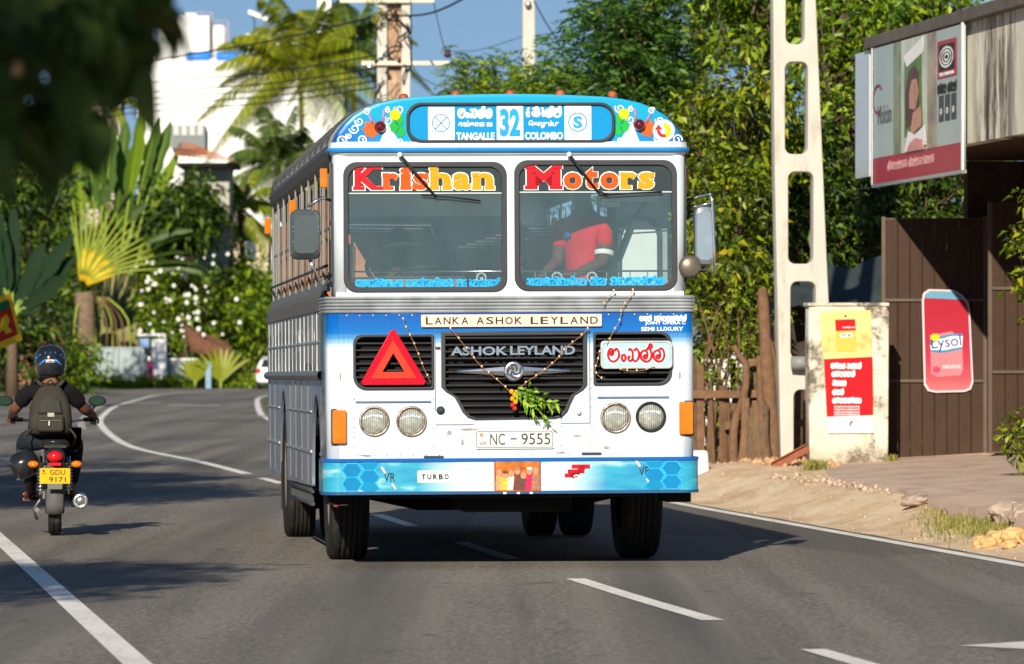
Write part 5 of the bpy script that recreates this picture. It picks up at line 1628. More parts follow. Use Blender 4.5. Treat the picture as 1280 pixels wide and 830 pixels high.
# lattice pole ------------------------------------------------------------------
mt_pole = M('pale_concrete', (.52, .495, .45), .85, var=.08, scale=3, bump=.3, bscale=50, stain=(.33, .30, .25), stains=(2, 2, .5), stain_lo=.56)
pol = ground_thing('concrete_pole', 'pale concrete lattice pole with rounded openings standing in front of the fence', 'pole', 1003, 58, rotz=0)
S58 = 58 / FPX
def pw(px, py): v = lp(px, py, pol, 58.); return (v.x, v.z)
outer = [pw(974, 600), pw(1044, 600), pw(1040, 480), pw(1033, 350), pw(1018, 0), pw(1012, -330), pw(962, -330), pw(964, 0), pw(966, 215), pw(970, 400)]
hol = []
for x0, x1, y0, y1 in ((981, 1006, -190, -80), (980, 1004, -55, 56), (979, 1008, 78, 193), (983, 1015, 215, 330), (986, 1018, 352, 448), (990, 1021, 487, 590)):
    a, b = pw(x0, y1), pw(x1, y0); hol.append(rrect(a[0], a[1], b[0], b[1], .075, 4))
lat = plate('pole_body', [outer] + hol, mt_pole, pol, 'F', -.11, .22, .012)
lat.rotation_euler = (0, 0, R(7))
mb = MB(); a, b = lp(988, 453, pol, 58.), lp(1012, 453, pol, 58.)
pp = ground_thing('drain_pipe', 'short grey pipe between the lattice pole and the poster wall', 'pipe', 1000, 57.75)
mb = MB(); a, b = lp(989, 453.5, pp, 57.75), lp(1012, 452, pp, 57.75)
mb.lathe([(.040, 0), (.072, .0), (.072, (b - a).length), (.060, (b - a).length), (.060, 0)], a, 'X', 18); mb.build('pipe', M('grey_plastic_pipe', (.22, .23, .23), .4, var=.1), pp)

# poster wall -------------------------------------------------------------------
def moldy():
    m, nt, p = newmat('mouldy_plaster')
    v = coords(nt); tc = nn(nt, 'ShaderNodeTexCoord'); sx = nn(nt, 'ShaderNodeSeparateXYZ'); nt.links.new(tc.outputs['Object'], sx.inputs[0])
    c = ramp(nt, noise_tex(nt, v, 5, 5), [(.3, (.62, .56, .45)), (.7, (.76, .71, .60))])
    k = ramp(nt, noise_tex(nt, coords(nt, (1.6, 1, .9)), 3.1, 8, .7), [(.46, (0, 0, 0)), (.60, (1, 1, 1))])
    c = mixc(nt, mixc(nt, .25, (0, 0, 0), k), c, (.05, .045, .035))
    c = mixc(nt, ramp(nt, noise_tex(nt, coords(nt, (1, 1, 1)), 1.7, 9, .75), [(.52, (0, 0, 0)), (.60, (.9, .9, .9))]), c, (.07, .065, .05))
    c = mixc(nt, ramp(nt, sx.outputs['Z'], [(.0, (.5, .5, .5)), (.25, (0, 0, 0))]), c, (.20, .14, .08))
    nt.links.new(c, p.inputs['Base Color']); p.inputs['Roughness'].default_value = .9
    addbump(nt, p, noise_tex(nt, v, 22, 6), .5, .02)
    return m
mt_mold = moldy()
gp = ground_thing('gate_pillar', 'stained plaster gate pillar carrying the red and yellow poster', 'pillar', 1058, 57, rotz=R(4))
gpz = lambda py: (1.26 + (470 - py) / FPX * 57) - gp.location.z
s57 = 57 / FPX
plate('pillar_body', [(-.415, -.12), (.43, -.12), (.44, gpz(390)), (.40, gpz(381)), (-.42, gpz(384)), (-.425, 1.0)], mt_mold, gp, 'F', -.15, .32, .012)
mb = MB(); mb.box((.0, 0.01, gpz(382) + .012), (.88, .36, .035)); mb.build('coping', mt_mold, gp, .008)
pos = thing('poster', 'tall poster on the stained pillar, product bag above and red text field below', 'poster', (gp.location.x, gp.location.y, gp.location.z), (0, 0, R(4)))
def pq(px, py): return ((px - 1058) * s57, gpz(py))
P4 = [pq(1032, 541.5), pq(1090, 541), pq(1086, 388), pq(1023, 389)]
plate('board', P4, M('poster_yellow', (.68, .55, .22), .5, var=.12, scale=8), pos, 'F', -.175, .012)
plate('white_band', [pq(1032, 541), pq(1089.5, 540.5), pq(1089, 519), pq(1031, 521)], mt_whitep, pos, 'F', -.178, .003)
mt_pr = M('poster_red', (.44, .003, .010), .5, var=.06)
plate('red_band', [pq(1031, 521), pq(1089, 519), pq(1088, 446), pq(1027, 449)], mt_pr, pos, 'F', -.178, .003)
plate('sunset_band', [pq(1025, 440), pq(1087, 436), pq(1087, 416), pq(1024, 419)], M('poster_ochre', (.80, .46, .16), .5, var=.4, scale=12), pos, 'F', -.178, .003)
plate('pack', [pq(1043, 440), pq(1067, 439), pq(1067, 425), pq(1066, 399), pq(1041, 400), pq(1042, 425)], M('pack_gold', (.80, .42, .08), .5, var=.1), pos, 'F', -.181, .003)
plate('pack_top', [pq(1042, 414), pq(1067, 413), pq(1066, 399), pq(1041, 400)], mt_pr, pos, 'F', -.184, .003)
text('noderm', *pq(1058, 409), .13, .026, mt_whitep, pos, 'F', -.186, .002)
plate('pack_label', [pq(1048, 422), pq(1063, 421), pq(1063, 416), pq(1048, 417)], mt_whitep, pos, 'F', -.184, .003)
text('PCB', *pq(1055.5, 419), .09, .026, mt_blackp, pos, 'F', -.186, .002, bold=.04)
mb = MB(); mb.ball((pq(1054, 395)[0], -.188, pq(1054, 395)[1]), .011, 8, 6); mb.build('nail', mt_rim, pos)
for py, x0, x1, s_ in ((457, 1036, 1074, 'tknl gltb'), (467, 1037, 1066, 'lsngtb'), (478.5, 1038, 1055, 'ktnt'), (489.5, 1038, 1052, 'lnb'), (500, 1038, 1074, 'lsntgkln')):
    c = pq((x0 + x1) / 2, py); script_text(s_, c[0], c[1], (x1 - x0) * s57, .062, mt_whitep, pos, 'F', -.181, weight=.22)
for py in (508, 511.5, 515, 518):
    c = pq(1056, py); script_text('tklntgsblntk', c[0], c[1], 32 * s57, .018, mt_whitep, pos, 'F', -.181, weight=.16)
c = pq(1062, 530); plate('mark', circ(c[0], c[1], .028, 12, .035), M('mark_dark', (.25, .05, .06), .5), pos, 'F', -.181, .003)
plate('mark_white', circ(c[0] + .014, c[1] - .012, .022, 12, .028), mt_whitep, pos, 'F', -.183, .003)

# brown gates --------------------------------------------------------------------
mt_gate = M('brown_sheet_gate', (.046, .023, .013), .7, var=.15, scale=3, bump=.1, stain=(.035, .018, .012), stains=(3, 3, .6), stain_lo=.5, spec=.25)
mt_gframe = M('gate_frame_steel', (.10, .07, .055), .5, var=.2)
def gate(label, x0, x1, ytop, ybot, Y, rz, n):
    cx = (x0 + x1) / 2; s = Y / FPX
    X = at(cx, 0, Y).x; g = thing('sheet_metal_gate', label, 'gate', (X, Y, gz(X, Y)), (0, 0, R(rz)), 'brown gates')
    zt, zb = at(0, ytop, Y).z - g.location.z, at(0, ybot, Y).z - g.location.z
    W = (x1 - x0) * s
    for k in range(n):
        a = -W / 2 + W * k / n; b = a + W / n
        mb = MB(); mb.add([(a + .001, 0, zb), (a + .010, -.008, zb), (b - .006, -.006, zb), (b - .001, 0, zb), (a + .001, 0, zt), (a + .010, -.008, zt), (b - .006, -.006, zt), (b - .001, 0, zt), (a + .001, .012, zb), (b - .001, .012, zb), (a + .001, .012, zt), (b - .001, .012, zt)],
                          [(0, 1, 5, 4), (1, 2, 6, 5), (2, 3, 7, 6), (3, 9, 11, 7), (9, 8, 10, 11), (8, 0, 4, 10), (4, 5, 6, 7, 11, 10), (0, 8, 9, 3, 2, 1)])
        mb.build('plank', mt_gate, g)
    mb = MB(); h = zt - zb; mb.box((0, .03, zb - .005), (W, .05, .05)); mb.build('bottom_rail', mt_gframe, g, .004)
    for f in (.32, .66, 1.0):
        mb = MB(); mb.box((0, -.026 if f < 1 else .03, zb + h * f), (W, .022 if f < 1 else .05, .03)); mb.build('rail', mt_gframe, g)
    for sx_ in (-1, 1):
        mb = MB(); mb.box((sx_ * (W / 2 + .02), .02, (zt + zb) / 2), (.045, .05, h + .06)); mb.build('gate_stile', mt_gframe, g, .003)
    return g
g1 = gate('closed brown sheet metal gate carrying the pink bottle sign', 1107, 1229, 274, 571, 58.2, -6, 8)
g2 = gate('brown sheet metal gate cut off by the right edge of the photo', 1240, 1320, 256, 563, 56.6, 3, 5)
mb = MB(); gpp = ground_thing('brick_post', 'low reddish brick post between the two brown gates', 'post', 1236, 58.4); mb.box((0, 0, .10), (.16, .2, .42)); mb.build('post_body', M('red_brick_post', (.26, .09, .07), .9, var=.2), gpp, .01)

# bottle sign ----------------------------------------------------------------------
bs = thing('bottle_sign', 'pink bottle shaped advertising sign with cut corner on the brown gate', 'sign', (g1.location.x, 58.2, g1.location.z), (0, 0, R(-6)))
s58 = 58.0 / FPX
def bq(px, py): return ((px - 1168) * s58, at(0, py, 58.).z - bs.location.z)
def rel(lst): return [bq(a, b) for a, b in lst]
bot = rel([(1160, 489), (1170, 491), (1206, 490), (1214, 487), (1217, 478), (1213, 390), (1211, 378), (1203, 368), (1192, 362), (1161, 361), (1154, 366), (1152.5, 375), (1155, 481)])
def bottle_mat():
    m, nt, p = newmat('bottle_pink')
    tc = nn(nt, 'ShaderNodeTexCoord'); sx = nn(nt, 'ShaderNodeSeparateXYZ'); nt.links.new(tc.outputs['Object'], sx.inputs[0])
    z0, z1 = bq(0, 490)[1], bq(0, 362)[1]
    mr = nn(nt, 'ShaderNodeMapRange'); nt.links.new(sx.outputs['Z'], mr.inputs[0]); mr.inputs[1].default_value = z0; mr.inputs[2].default_value = z1
    p.inputs['Specular IOR Level'].default_value = .18
    c = ramp(nt, mr.outputs[0], [(.0, (.50, .15, .16)), (.12, (.44, .07, .09)), (.3, (.42, .026, .055)), (.5, (.38, .008, .035)), (.86, (.34, .002, .018)), (.93, (.33, .004, .02))])
    nt.links.new(c, p.inputs['Base Color']); p.inputs['Roughness'].default_value = .35
    return m
plate('sign_rim', bot, M('sign_white_rim', (.60, .50, .54), .4), bs, 'F', -.045, .02, .003)
plate('bottle', inset(bot, .022), bottle_mat(), bs, 'F', -.048, .004)
plate('cap_band', rel([(1156, 372), (1205, 374.5), (1200, 368), (1191, 364.5), (1161, 364), (1156, 368)]), M('cap_blue', (.10, .28, .42), .35), bs, 'F', -.051, .003)
plate('label_pink', rel([(1164, 467), (1172, 471), (1201, 469), (1204, 462), (1203, 424), (1190, 414), (1163, 419)]), M('label_pink', (.55, .17, .20), .4, var=.1, scale=10), bs, 'F', -.051, .003)
plate('label_blue', rel([(1164, 440), (1180, 441), (1203, 436), (1203.5, 417), (1190, 417), (1172, 421), (1163, 428)]), M('label_blue', (.03, .20, .40), .4), bs, 'F', -.0535, .003)
plate('label_white', rel([(1164, 437), (1180, 437.5), (1203, 433), (1203.5, 420), (1190, 420), (1172, 425), (1163, 432)]), mt_whitep, bs, 'F', -.0555, .003)
c = bq(1183, 429); text('Lysol', c[0], c[1], .33, .16, M('navy_script', (.02, .04, .22), .5), bs, 'F', -.058, .003, bold=.012, tilt=.12)
st8 = []
for k in range(16):
    a = 2 * math.pi * k / 16; r_ = (.062 if k % 2 else .044); c = bq(1169, 421.5); st8.append((c[0] + r_ * math.cos(a), c[1] + r_ * .75 * math.sin(a)))
plate('yellow_burst', st8, mt_yel, bs, 'F', -.059, .003)
c = bq(1171, 462); plate('red_flower', circ(c[0], c[1], .042, 12, .035), M('flower_red', (.70, .03, .10), .4), bs, 'F', -.054, .002)
c = bq(1190, 458); script_text('tlnbgk', c[0], c[1], .20, .04, M('fine_print', (.85, .55, .60), .5), bs, 'F', -.054, weight=.16)

# shop with fascia and hoarding ------------------------------------------------------
d_ = Vector((.15, -1.0, 0)).normalized()
A0 = at(1088, 0, 58.6); A0 = Vector((4.0, 58.6, 0))
def fasc(px):      # distance along the fascia of an image column
    k = (px - 640) / FPX
    return (k * 58.6 - 4.0) / (.15 + k) * math.sqrt(1 + .0225)
shop = thing('shop_front', 'shop building with mould streaked white fascia above dark brown entrance', 'building', (4.0, 58.6, 0), (0, 0, math.atan2(d_.y, d_.x)))
def streaky():
    m, nt, p = newmat('mould_streaked_plaster')
    c = ramp(nt, noise_tex(nt, coords(nt), 2, 4), [(.3, (.72, .68, .57)), (.7, (.84, .80, .70))])
    k = ramp(nt, noise_tex(nt, coords(nt, (1.3, 1, .22)), 2.4, 10, .75), [(.42, (0, 0, 0)), (.55, (1, 1, 1))])
    tc = nn(nt, 'ShaderNodeTexCoord'); sx = nn(nt, 'ShaderNodeSeparateXYZ'); nt.links.new(tc.outputs['Object'], sx.inputs[0])
    kk = ramp(nt, mul(nt, sx.outputs['X'], .1), [(.45, (0, 0, 0)), (.49, (1, 1, 1)), (.60, (1, 1, 1)), (.66, (0.15, .15, .15))])
    c = mixc(nt, mixc(nt, kk, (0, 0, 0), k), c, (.055, .045, .03))
    nt.links.new(c, p.inputs['Base Color']); p.inputs['Roughness'].default_value = .9
    return m
zt_ = 4.86
# local x runs towards the viewer, local -y is the right hand (building) side after rotation: local y points to world +x
def bxs(name, x0, x1, y0, y1, z0, z1, mat, bev=0):
    mb = MB(); mb.box(((x0 + x1) / 2, (y0 + y1) / 2, (z0 + z1) / 2), (x1 - x0, y1 - y0, z1 - z0)); return mb.build(name, mat, shop, bev)
bxs('fascia', .0, 16, .0, .16, 3.63, zt_, streaky())
bxs('roof_edge', -.15, 16.2, -.10, 5.2, zt_ + .002, zt_ + .13, M('grey_roof_edge', (.13, .12, .11), .8, var=.25), .01)
mt_ent = M('dark_brown_entrance', (.045, .022, .013), .7, var=.2)
bxs('back_wall', .2, 16, 1.6, 1.8, 0, 3.62, mt_ent); bxs('soffit', .0, 16, .17, 5., 3.64, 3.74, mt_ent)
bxs('side_wall', .0, .18, 1.0, 5., 0.2, 3.63, M('side_wall_dark', (.09, .06, .045), .9, var=.3))
bxs('door_panel', 4.4, 5.6, 1.50, 1.58, .3, 3.25, M('reddish_door', (.11, .05, .035), .6, var=.2), .01)
bxs('upper_column', 4.0, 4.4, .6, 1.0, zt_ + .13, zt_ + 3, M('upper_grey', (.30, .31, .32), .8))
bxs('upper_wall', 4.4, 14, .7, 1.0, zt_ + .13, zt_ + 3, M('upper_red_brown', (.30, .10, .06), .8, var=.3))
# hoarding on the fascia
x0, x1 = fasc(1101), fasc(1215)
hz0, hz1 = 3.36, 4.845
ho = thing('advertising_hoarding', 'large faded hoarding with photo panels and red bottom band on the shop fascia', 'hoarding', tuple(shop.location), tuple(shop.rotation_euler))
HL = x1 - x0
def hs(u, v): return (x0 + HL * u, hz0 + (hz1 - hz0) * v)
def hp(nm, u0, v0, u1, v1, mat, lay, par=ho): a, b = hs(u0, v0), hs(u1, v1); return plate(nm, rrect(a[0], a[1], b[0], b[1], 0), mat, par, 'F', -.085 - lay * .003, .003 if lay else .02)
hb = hp('board', 0, 0, 1, 1, M('hoarding_pale', (.40, .48, .47), .3, var=.06, scale=1.5), 0)
hp('red_band', 0, 0, 1, .19, M('hoarding_red', (.38, .015, .03), .35, var=.12, scale=3), 1)
hp('photo_left', .24, .19, .33, 1, M('hoarding_olive', (.22, .25, .14), .35, var=.5, scale=3), 1)
hp('photo_panel', .33, .19, .66, 1, M('hoarding_photo', (.55, .60, .52), .35, var=.3, scale=2.5), 1)
hp('photo_right', .62, .19, .72, 1, M('hoarding_brown', (.36, .30, .23), .35, var=.5, scale=4), 2)
mt_g = M('photo_green', (.10, .20, .05), .4, var=.5, scale=5)
def hpoly(nm, pts, mat, lay): return plate(nm, [hs(u, v) for u, v in pts], mat, ho, 'F', -.085 - lay * .003, .003)
hpoly('inner_photo', [(.37, .30), (.57, .34), (.56, .88), (.37, .84)], mt_g, 3)
hpoly('inner_white', [(.36, .88), (.58, .99), (.58, .88), (.40, .80)], mt_whitep, 4)
hpoly('hair_shape', [(.39, .36), (.54, .42), (.53, .74), (.48, .80), (.42, .76), (.39, .62)], M('photo_hair', (.09, .035, .025), .4, var=.3), 4)
hpoly('face_shape', [(.43, .50), (.50, .48), (.53, .60), (.51, .70), (.46, .70), (.43, .62)], M('photo_skin', (.50, .25, .18), .4, var=.2), 5)
hpoly('arm_shape', [(.44, .30), (.56, .36), (.55, .50), (.47, .46)], M('photo_skin2', (.55, .28, .20), .4, var=.2), 5)
hpoly('white_dress', [(.38, .19), (.62, .22), (.60, .36), (.50, .30), (.42, .34)], mt_whitep, 6)
hpoly('pink_dress', [(.40, .19), (.60, .19), (.58, .26), (.50, .28), (.44, .25)], M('photo_pink', (.66, .30, .28), .4, var=.3), 7)
def fasc_text(s_, u, v, w_, h_, mat, lay, bold=.03): c = hs(u, v); return text(s_, c[0], c[1], w_ * HL, h_, mat, ho, 'F', -.085 - lay * .003, .003, bold=bold)
fasc_text('Holcim', .14, .50, .16, .20, M('logo_grey', (.10, .12, .13), .4), 2, .01)
mbh = MB(); c = hs(.06, .62)
ribbon(mbh, [(c[0] + .24 * math.cos(t), c[1] + .15 * math.sin(t)) for t in [k * .35 for k in range(2, 17)]], .03, .002)
me = mbh.mesh('logo_swirl'); orient(me, 'F', -.092, .002); me.materials.append(M('logo_red', (.25, .05, .05), .4)); link_obj(bpy.data.objects.new('logo_swirl', me), ho)
hp('stamp_red', .73, .66, .93, .92, M('stamp_red', (.40, .03, .05), .4), 2); hp('stamp_black', .75, .71, .91, .89, mt_blackp, 3)
c = hs(.83, .80); mbh = MB()
for r_ in (.30, .2, .1): ribbon(mbh, [(c[0] + r_ * math.cos(t), c[1] + r_ * .34 * math.sin(t)) for t in [k * .5 for k in range(14)]], .022, .002)
me = mbh.mesh('stamp_mark'); orient(me, 'F', -.097, .002); me.materials.append(mt_whitep); link_obj(bpy.data.objects.new('stamp_mark', me), ho)
fasc_text('THE ORIGINAL', .83, .685, .16, .035, mt_whitep, 4)
c = hs(.83, .59); script_text('tktn lknb', c[0], c[1], .20 * HL, .10, mt_blackp, ho, 'F', -.092, weight=.25)
for k in range(3): 
    hp('black_tile', .745 + k * .065, .36, .795 + k * .065, .54, M('tile_black', (.05, .055, .06), .4), 2)
    c = hs(.77 + k * .065, .45); script_text('o', c[0], c[1], .11, .13, mt_whitep, ho, 'F', -.095, weight=.12)
c = hs(.48, .115); script_text('Lktnbtsk Lgbtsnkgtk', c[0] - .2, c[1], .52 * HL, .09, M('faded_pink_print', (.72, .40, .40), .5), ho, 'F', -.092, weight=.2)
for u in (0, 1):
    c = hs(u, .5); mb = MB(); mb.box((c[0], -.10, c[1]), (.05, .022 if u else .01, hz1 - hz0 + .02)); mb.build('side_batten', M('batten_white', (.66, .66, .66), .4), ho, .004)
mb = MB(); c = hs(.5, 0); mb.box((c[0], -.08, c[1] - .02), (HL, .05, .035)); mb.build('bottom_batten', mt_alu, ho)
bxs('end_board', -.75, -.02, -.06, -.045, 3.46, zt_ - .01, mt_white)

# shed, sheet and white wall behind the fence --------------------------------------------
shd = thing('garden_shed', 'low dark shed with a sagging black sheet roof behind the lattice pole', 'shed', (at(1070, 0, 64).x, 64, gz(at(1070, 0, 64).x, 64)))
zb_ = shd.location.z
mb = MB(); mb.box((0, .5, .9), (1.5, .1, 2.2)); mb.build('wall', M('shed_wall_dark', (.05, .04, .032), .9, var=.3), shd)
vs, fs = [], []
for j in range(6):
    for i in range(13):
        u = i / 12 - .5; v = j / 5
        vs.append((u * 1.7, -.5 + v * 1.1, at(0, 378, 64).z - zb_ + v * .55 + u * .35 - .10 * math.cos(u * 6) + .03 * math.sin(i * 2.1 + j)))
for j in range(5):
    for i in range(12): fs.append((j * 13 + i, j * 13 + i + 1, j * 13 + i + 14, j * 13 + i + 13))
MB().add(vs, fs, True).build('sheet_roof', M('black_sheeting', (.04, .05, .055), .35, var=.3), shd, fix=False)
for k, (px, py) in enumerate(((1060, 310), (1085, 330))):
    pass
ww = thing('white_wall', 'broken low white wall glimpsed through the twigs beside the bus', 'wall', (at(905, 0, 62.5).x, 62.5, gz(at(905, 0, 62.5).x, 62.5)))
mb = MB(); mb.box((-.06, 0, .55), (.42, .12, 1.2)); mb.box((.14, 0, .95), (.16, .12, .55)); mb.build('wall_body', M('white_block', (.66, .68, .68), .8, var=.1), ww, .01)
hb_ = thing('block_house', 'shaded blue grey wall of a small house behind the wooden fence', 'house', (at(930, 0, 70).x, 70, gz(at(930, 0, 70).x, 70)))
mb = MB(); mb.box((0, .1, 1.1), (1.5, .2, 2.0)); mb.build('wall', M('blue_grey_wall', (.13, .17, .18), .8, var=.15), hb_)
mb = MB(); mb.box((0, 0, 2.15), (1.7, .6, .05), Matrix.Rotation(R(12), 3, 'X')); mb.build('roof', mt_rim, hb_)

# white block beside the bus, steel beam, rocks, rubble, grass --------------------------------
X_ = at(874, 0, 57.5).x
sb = thing('white_stone', 'white painted block on the verge beside the bus bumper', 'stone', (X_, 57.5, gz(X_, 57.5)), (0, 0, R(12)))
mb = MB(); mb.box((0, 0, .10), (.20, .2, .30), taper=.8); mb.build('block', M('whitewash', (.74, .74, .72), .8, var=.06), sb, .03)
X_ = at(988, 0, 56.4).x
ib = thing('rusty_beam', 'rusty red steel beam lying slanted on the earth by the lattice pole', 'beam', (X_, 56.4, gz(X_, 56.4) + .10), (0, R(-28), R(-8)))
mb = MB(); mb.box((0, 0, .04), (.42, .09, .012)); mb.box((0, 0, -.04), (.42, .09, .012)); mb.box((0, 0, 0), (.42, .012, .07)); mb.build('beam', M('rusty_steel', (.26, .09, .05), .8, var=.25, scale=20), ib)
def rock(name, label, cat, X, Y, s, seed, mat, sink=.3, group=None):
    rr = random.Random(seed)
    bm = bmesh.new(); bmesh.ops.create_icosphere(bm, subdivisions=3, radius=1)
    for v in bm.verts:
        n = mnoise.noise(v.co * 1.3 + Vector((seed * 3.1, 0, 0))) * .45 + mnoise.noise(v.co * 3.5 + Vector((seed, 5, 0))) * .14
        v.co = Vector((v.co.x * s[0], v.co.y * s[1], v.co.z * s[2])) * (1 + n)
    me = bpy.data.meshes.new(name); bm.to_mesh(me); bm.free()
    me.materials.append(mat)
    o = bpy.data.objects.new(name, me); link_obj(o)
    o.location = (X, Y, gz(X, Y) + s[2] * (1 - sink)); o.rotation_euler = (0, 0, rr.uniform(0, 6))
    return T(o, label, cat, group)
mt_rockg = M('grey_rock', (.40, .32, .26), .9, var=.3, scale=5, bump=.7, bscale=14, stain=(.17, .13, .11), stain_lo=.5, stains=(3, 3, 3))
mt_rocko = M('ochre_rock', (.62, .38, .17), .9, var=.25, scale=6, bump=.6, bscale=16)
def rk(px, py, Y, s, seed, mat, lab):
    v = at(px, py, Y); rock('rock', lab, 'rock', v.x, Y, s, seed, mat, group='rocks on the verge')
rk(1258, 0, 40.3, (.16, .13, .10), 3, mt_rockg, 'large grey rock at the right edge of the verge'); rk(1283, 0, 39.8, (.13, .13, .09), 4, mt_rockg, 'grey rock cut by the right photo edge beside the largest rock')
rk(1150, 0, 44.5, (.17, .12, .055), 5, mt_rockg, 'flat pale rock at the broken edge of the concrete apron')
for i, (px, Y, r_, lab) in enumerate(((1222, 38.9, .045, 'small ochre stone at the left end of the stone heap'), (1236, 38.6, .060, 'ochre stone in front of the large grey rock'), (1251, 38.9, .065, 'round ochre stone in the middle of the stone heap'), (1268, 38.7, .075, 'largest ochre stone of the roadside heap'),
                                  (1243, 39.3, .05, 'ochre stone wedged against the large grey rock'), (1262, 38.2, .055, 'low ochre stone nearest the white line'), (1281, 38.3, .06, 'ochre stone cut off by the right photo edge'), (1228, 39.4, .04, 'tiny ochre stone behind the left end of the heap'))):
    rk(px, 0, Y, (r_ * 1.25, r_, r_ * .8), 20 + i, mt_rocko, lab)
# pebbles and crumbs: nobody could count them
def scatter(name, n, xr, yr, s0, s1, mat, seed, lim=None):
    rr = np.random.default_rng(seed); V, F = [], []
    for i in range(n):
        Y = rr.uniform(*yr); X = right_x(Y) + rr.uniform(*xr)
        if lim and not lim(X, Y): continue
        s = s0 + (s1 - s0) * rr.random() ** 3
        c = np.array([X, Y, gz(X, Y) + s * .2]); b = len(V)
        P = np.array([(1, 0, 0), (0, 1, 0), (-1, 0, 0), (0, -1, 0), (0, 0, .8), (0, 0, -.5)]) * s * (.6 + .8 * rr.random((6, 1)))
        a = rr.uniform(0, 6); ro = np.array([[math.cos(a), -math.sin(a), 0], [math.sin(a), math.cos(a), 0], [0, 0, 1]])
        V += [tuple(c + ro @ p) for p in P]
        for q in ((0, 1, 4), (1, 2, 4), (2, 3, 4), (3, 0, 4), (1, 0, 5), (2, 1, 5), (3, 2, 5), (0, 3, 5)): F.append((b + q[0], b + q[1], b + q[2]))
    return T(tri_mesh(name, V, F, mat), kind='stuff', label=None)
scatter('pebbles', 1100, (-.02, 2.2), (34, 60), .004, .022, M('pebble', (.52, .38, .25), .9, var=.4, scale=1.5), 3)['label'] = 'pebbles scattered over the sandy verge'
scatter('rubble', 150, (1.3, 2.1), (56.3, 58.4), .015, .07, M('rubble_earth', (.50, .30, .17), .9, var=.3, scale=2), 6)['label'] = 'rubble on the earth heap below the fence'
scatter('rubble', 420, (.95, 1.35), (40, 54), .008, .05, M('broken_concrete', (.50, .38, .29), .9, var=.35, scale=2), 9)['label'] = 'broken crumbs along the edge of the concrete apron'
scatter('litter', 700, (-1.2, .1), (25, 60), .002, .009, M('dark_grit', (.30, .24, .18), .9, var=.4), 5)['label'] = 'grit along the edge of the asphalt'
def grass(name, label, spots, seed, mat):
    rr = np.random.default_rng(seed); V, F = [], []
    for (X0, Y0, rx, ry, n, h) in spots:
        for i in range(n):
            a = rr.normal(size=2) * .5; X, Y = X0 + a[0] * rx, Y0 + a[1] * ry
            z = gz(X, Y) - .01; hh = h * (.4 + .8 * rr.random()); t = rr.uniform(0, 6.28); l = hh * .5 * rr.random()
            w_ = .0045; b = len(V); q = (math.cos(t + 1.57) * w_, math.sin(t + 1.57) * w_)
            V += [(X - q[0], Y - q[1], z), (X + q[0], Y + q[1], z), (X + math.cos(t) * l * .5 + q[0] * .6, Y + math.sin(t) * l * .5 + q[1] * .6, z + hh * .6), (X + math.cos(t) * l, Y + math.sin(t) * l, z + hh * .9)]
            F += [(b, b + 1, b + 2), (b, b + 2, b + 3)]
    return T(tri_mesh(name, V, F, mat), label, kind='stuff')
lf_grass = leafmat('grass_blades', (.10, .13, .02), (.24, .25, .05), (.42, .36, .12), trans=.3)
grass('grass', 'thin grass tufts on the sandy verge', [(at(1205, 0, 41.5).x, 41.5, .30, 1.6, 1500, .075), (at(1190, 0, 43).x, 43, .3, 1.2, 700, .055), (at(1238, 0, 40.4).x, 40.4, .16, .8, 700, .07), (at(1215, 0, 45.5).x, 45.5, .35, .8, 500, .05), (at(1130, 0, 49).x, 49, .3, .7, 500, .05), (at(1020, 0, 55.2).x, 55.2, .12, .2, 500, .13),
      (at(1115, 0, 56.6).x, 56.6, .06, .1, 200, .10), (at(960, 0, 52).x, 52, .5, 1., 160, .03)], 3, lf_grass)
# ================================================================== LEFT SIDE AND BACKGROUND
def paddle(name, base, d, L, W, mat, parent, droop=.3, fold=.22, seed=0, torn=True, side=None):
    """broad banana-like leaf with a folded midrib and torn edge"""
    rr = random.Random(seed); d = Vector(d).normalized()
    sd = Vector(side) if side else d.cross(Vector((0, -1, .1)))
    sd = (sd - d * sd.dot(d)).normalized(); up = sd.cross(d)
    vs, fs = [], []; n = 11; p = Vector(base)
    for i in range(n):
        t = i / (n - 1)
        w_ = W * (math.sin(math.pi * min(1, t * .93 + .05)) ** .55) * .5 * (1 - .1 * t)
        e1, e2 = (rr.uniform(.62, 1.08), rr.uniform(.62, 1.08)) if torn else (1, 1)
        q = p + d * L * t - Vector((0, 0, 1)) * droop * L * t * t
        vs += [q - sd * w_ * e1 + up * w_ * fold, q, q + sd * w_ * e2 + up * w_ * fold]
    for i in range(n - 1):
        a = i * 3; fs += [(a, a + 1, a + 4, a + 3), (a + 1, a + 2, a + 5, a + 4)]
    mb = MB(); mb.add(vs, fs, True); return mb.build(name, mat, parent, fix=False)
def petiole(name, pts, r0, r1, mat, parent):
    P = crom(pts, 3); mb = MB(); mb.tube(P, [r0 + (r1 - r0) * i / (len(P) - 1) for i in range(len(P))], 6); return mb.build(name, mat, parent, fix=False)
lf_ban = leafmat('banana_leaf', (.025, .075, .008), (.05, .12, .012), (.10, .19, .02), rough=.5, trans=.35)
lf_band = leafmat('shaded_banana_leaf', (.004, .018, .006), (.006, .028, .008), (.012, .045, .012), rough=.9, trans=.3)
lf_fanl = leafmat('fan_palm_blade', (.02, .055, .008), (.04, .09, .012), (.09, .15, .02), rough=.5, trans=.35)
mt_pet = M('yellow_petiole', (.25, .31, .04), .5, var=.15)
mt_petg = M('green_petiole', (.22, .30, .06), .5, var=.2)
mt_fan = M('orange_yellow_sheath', (.62, .42, .02), .5, var=.25, scale=2)

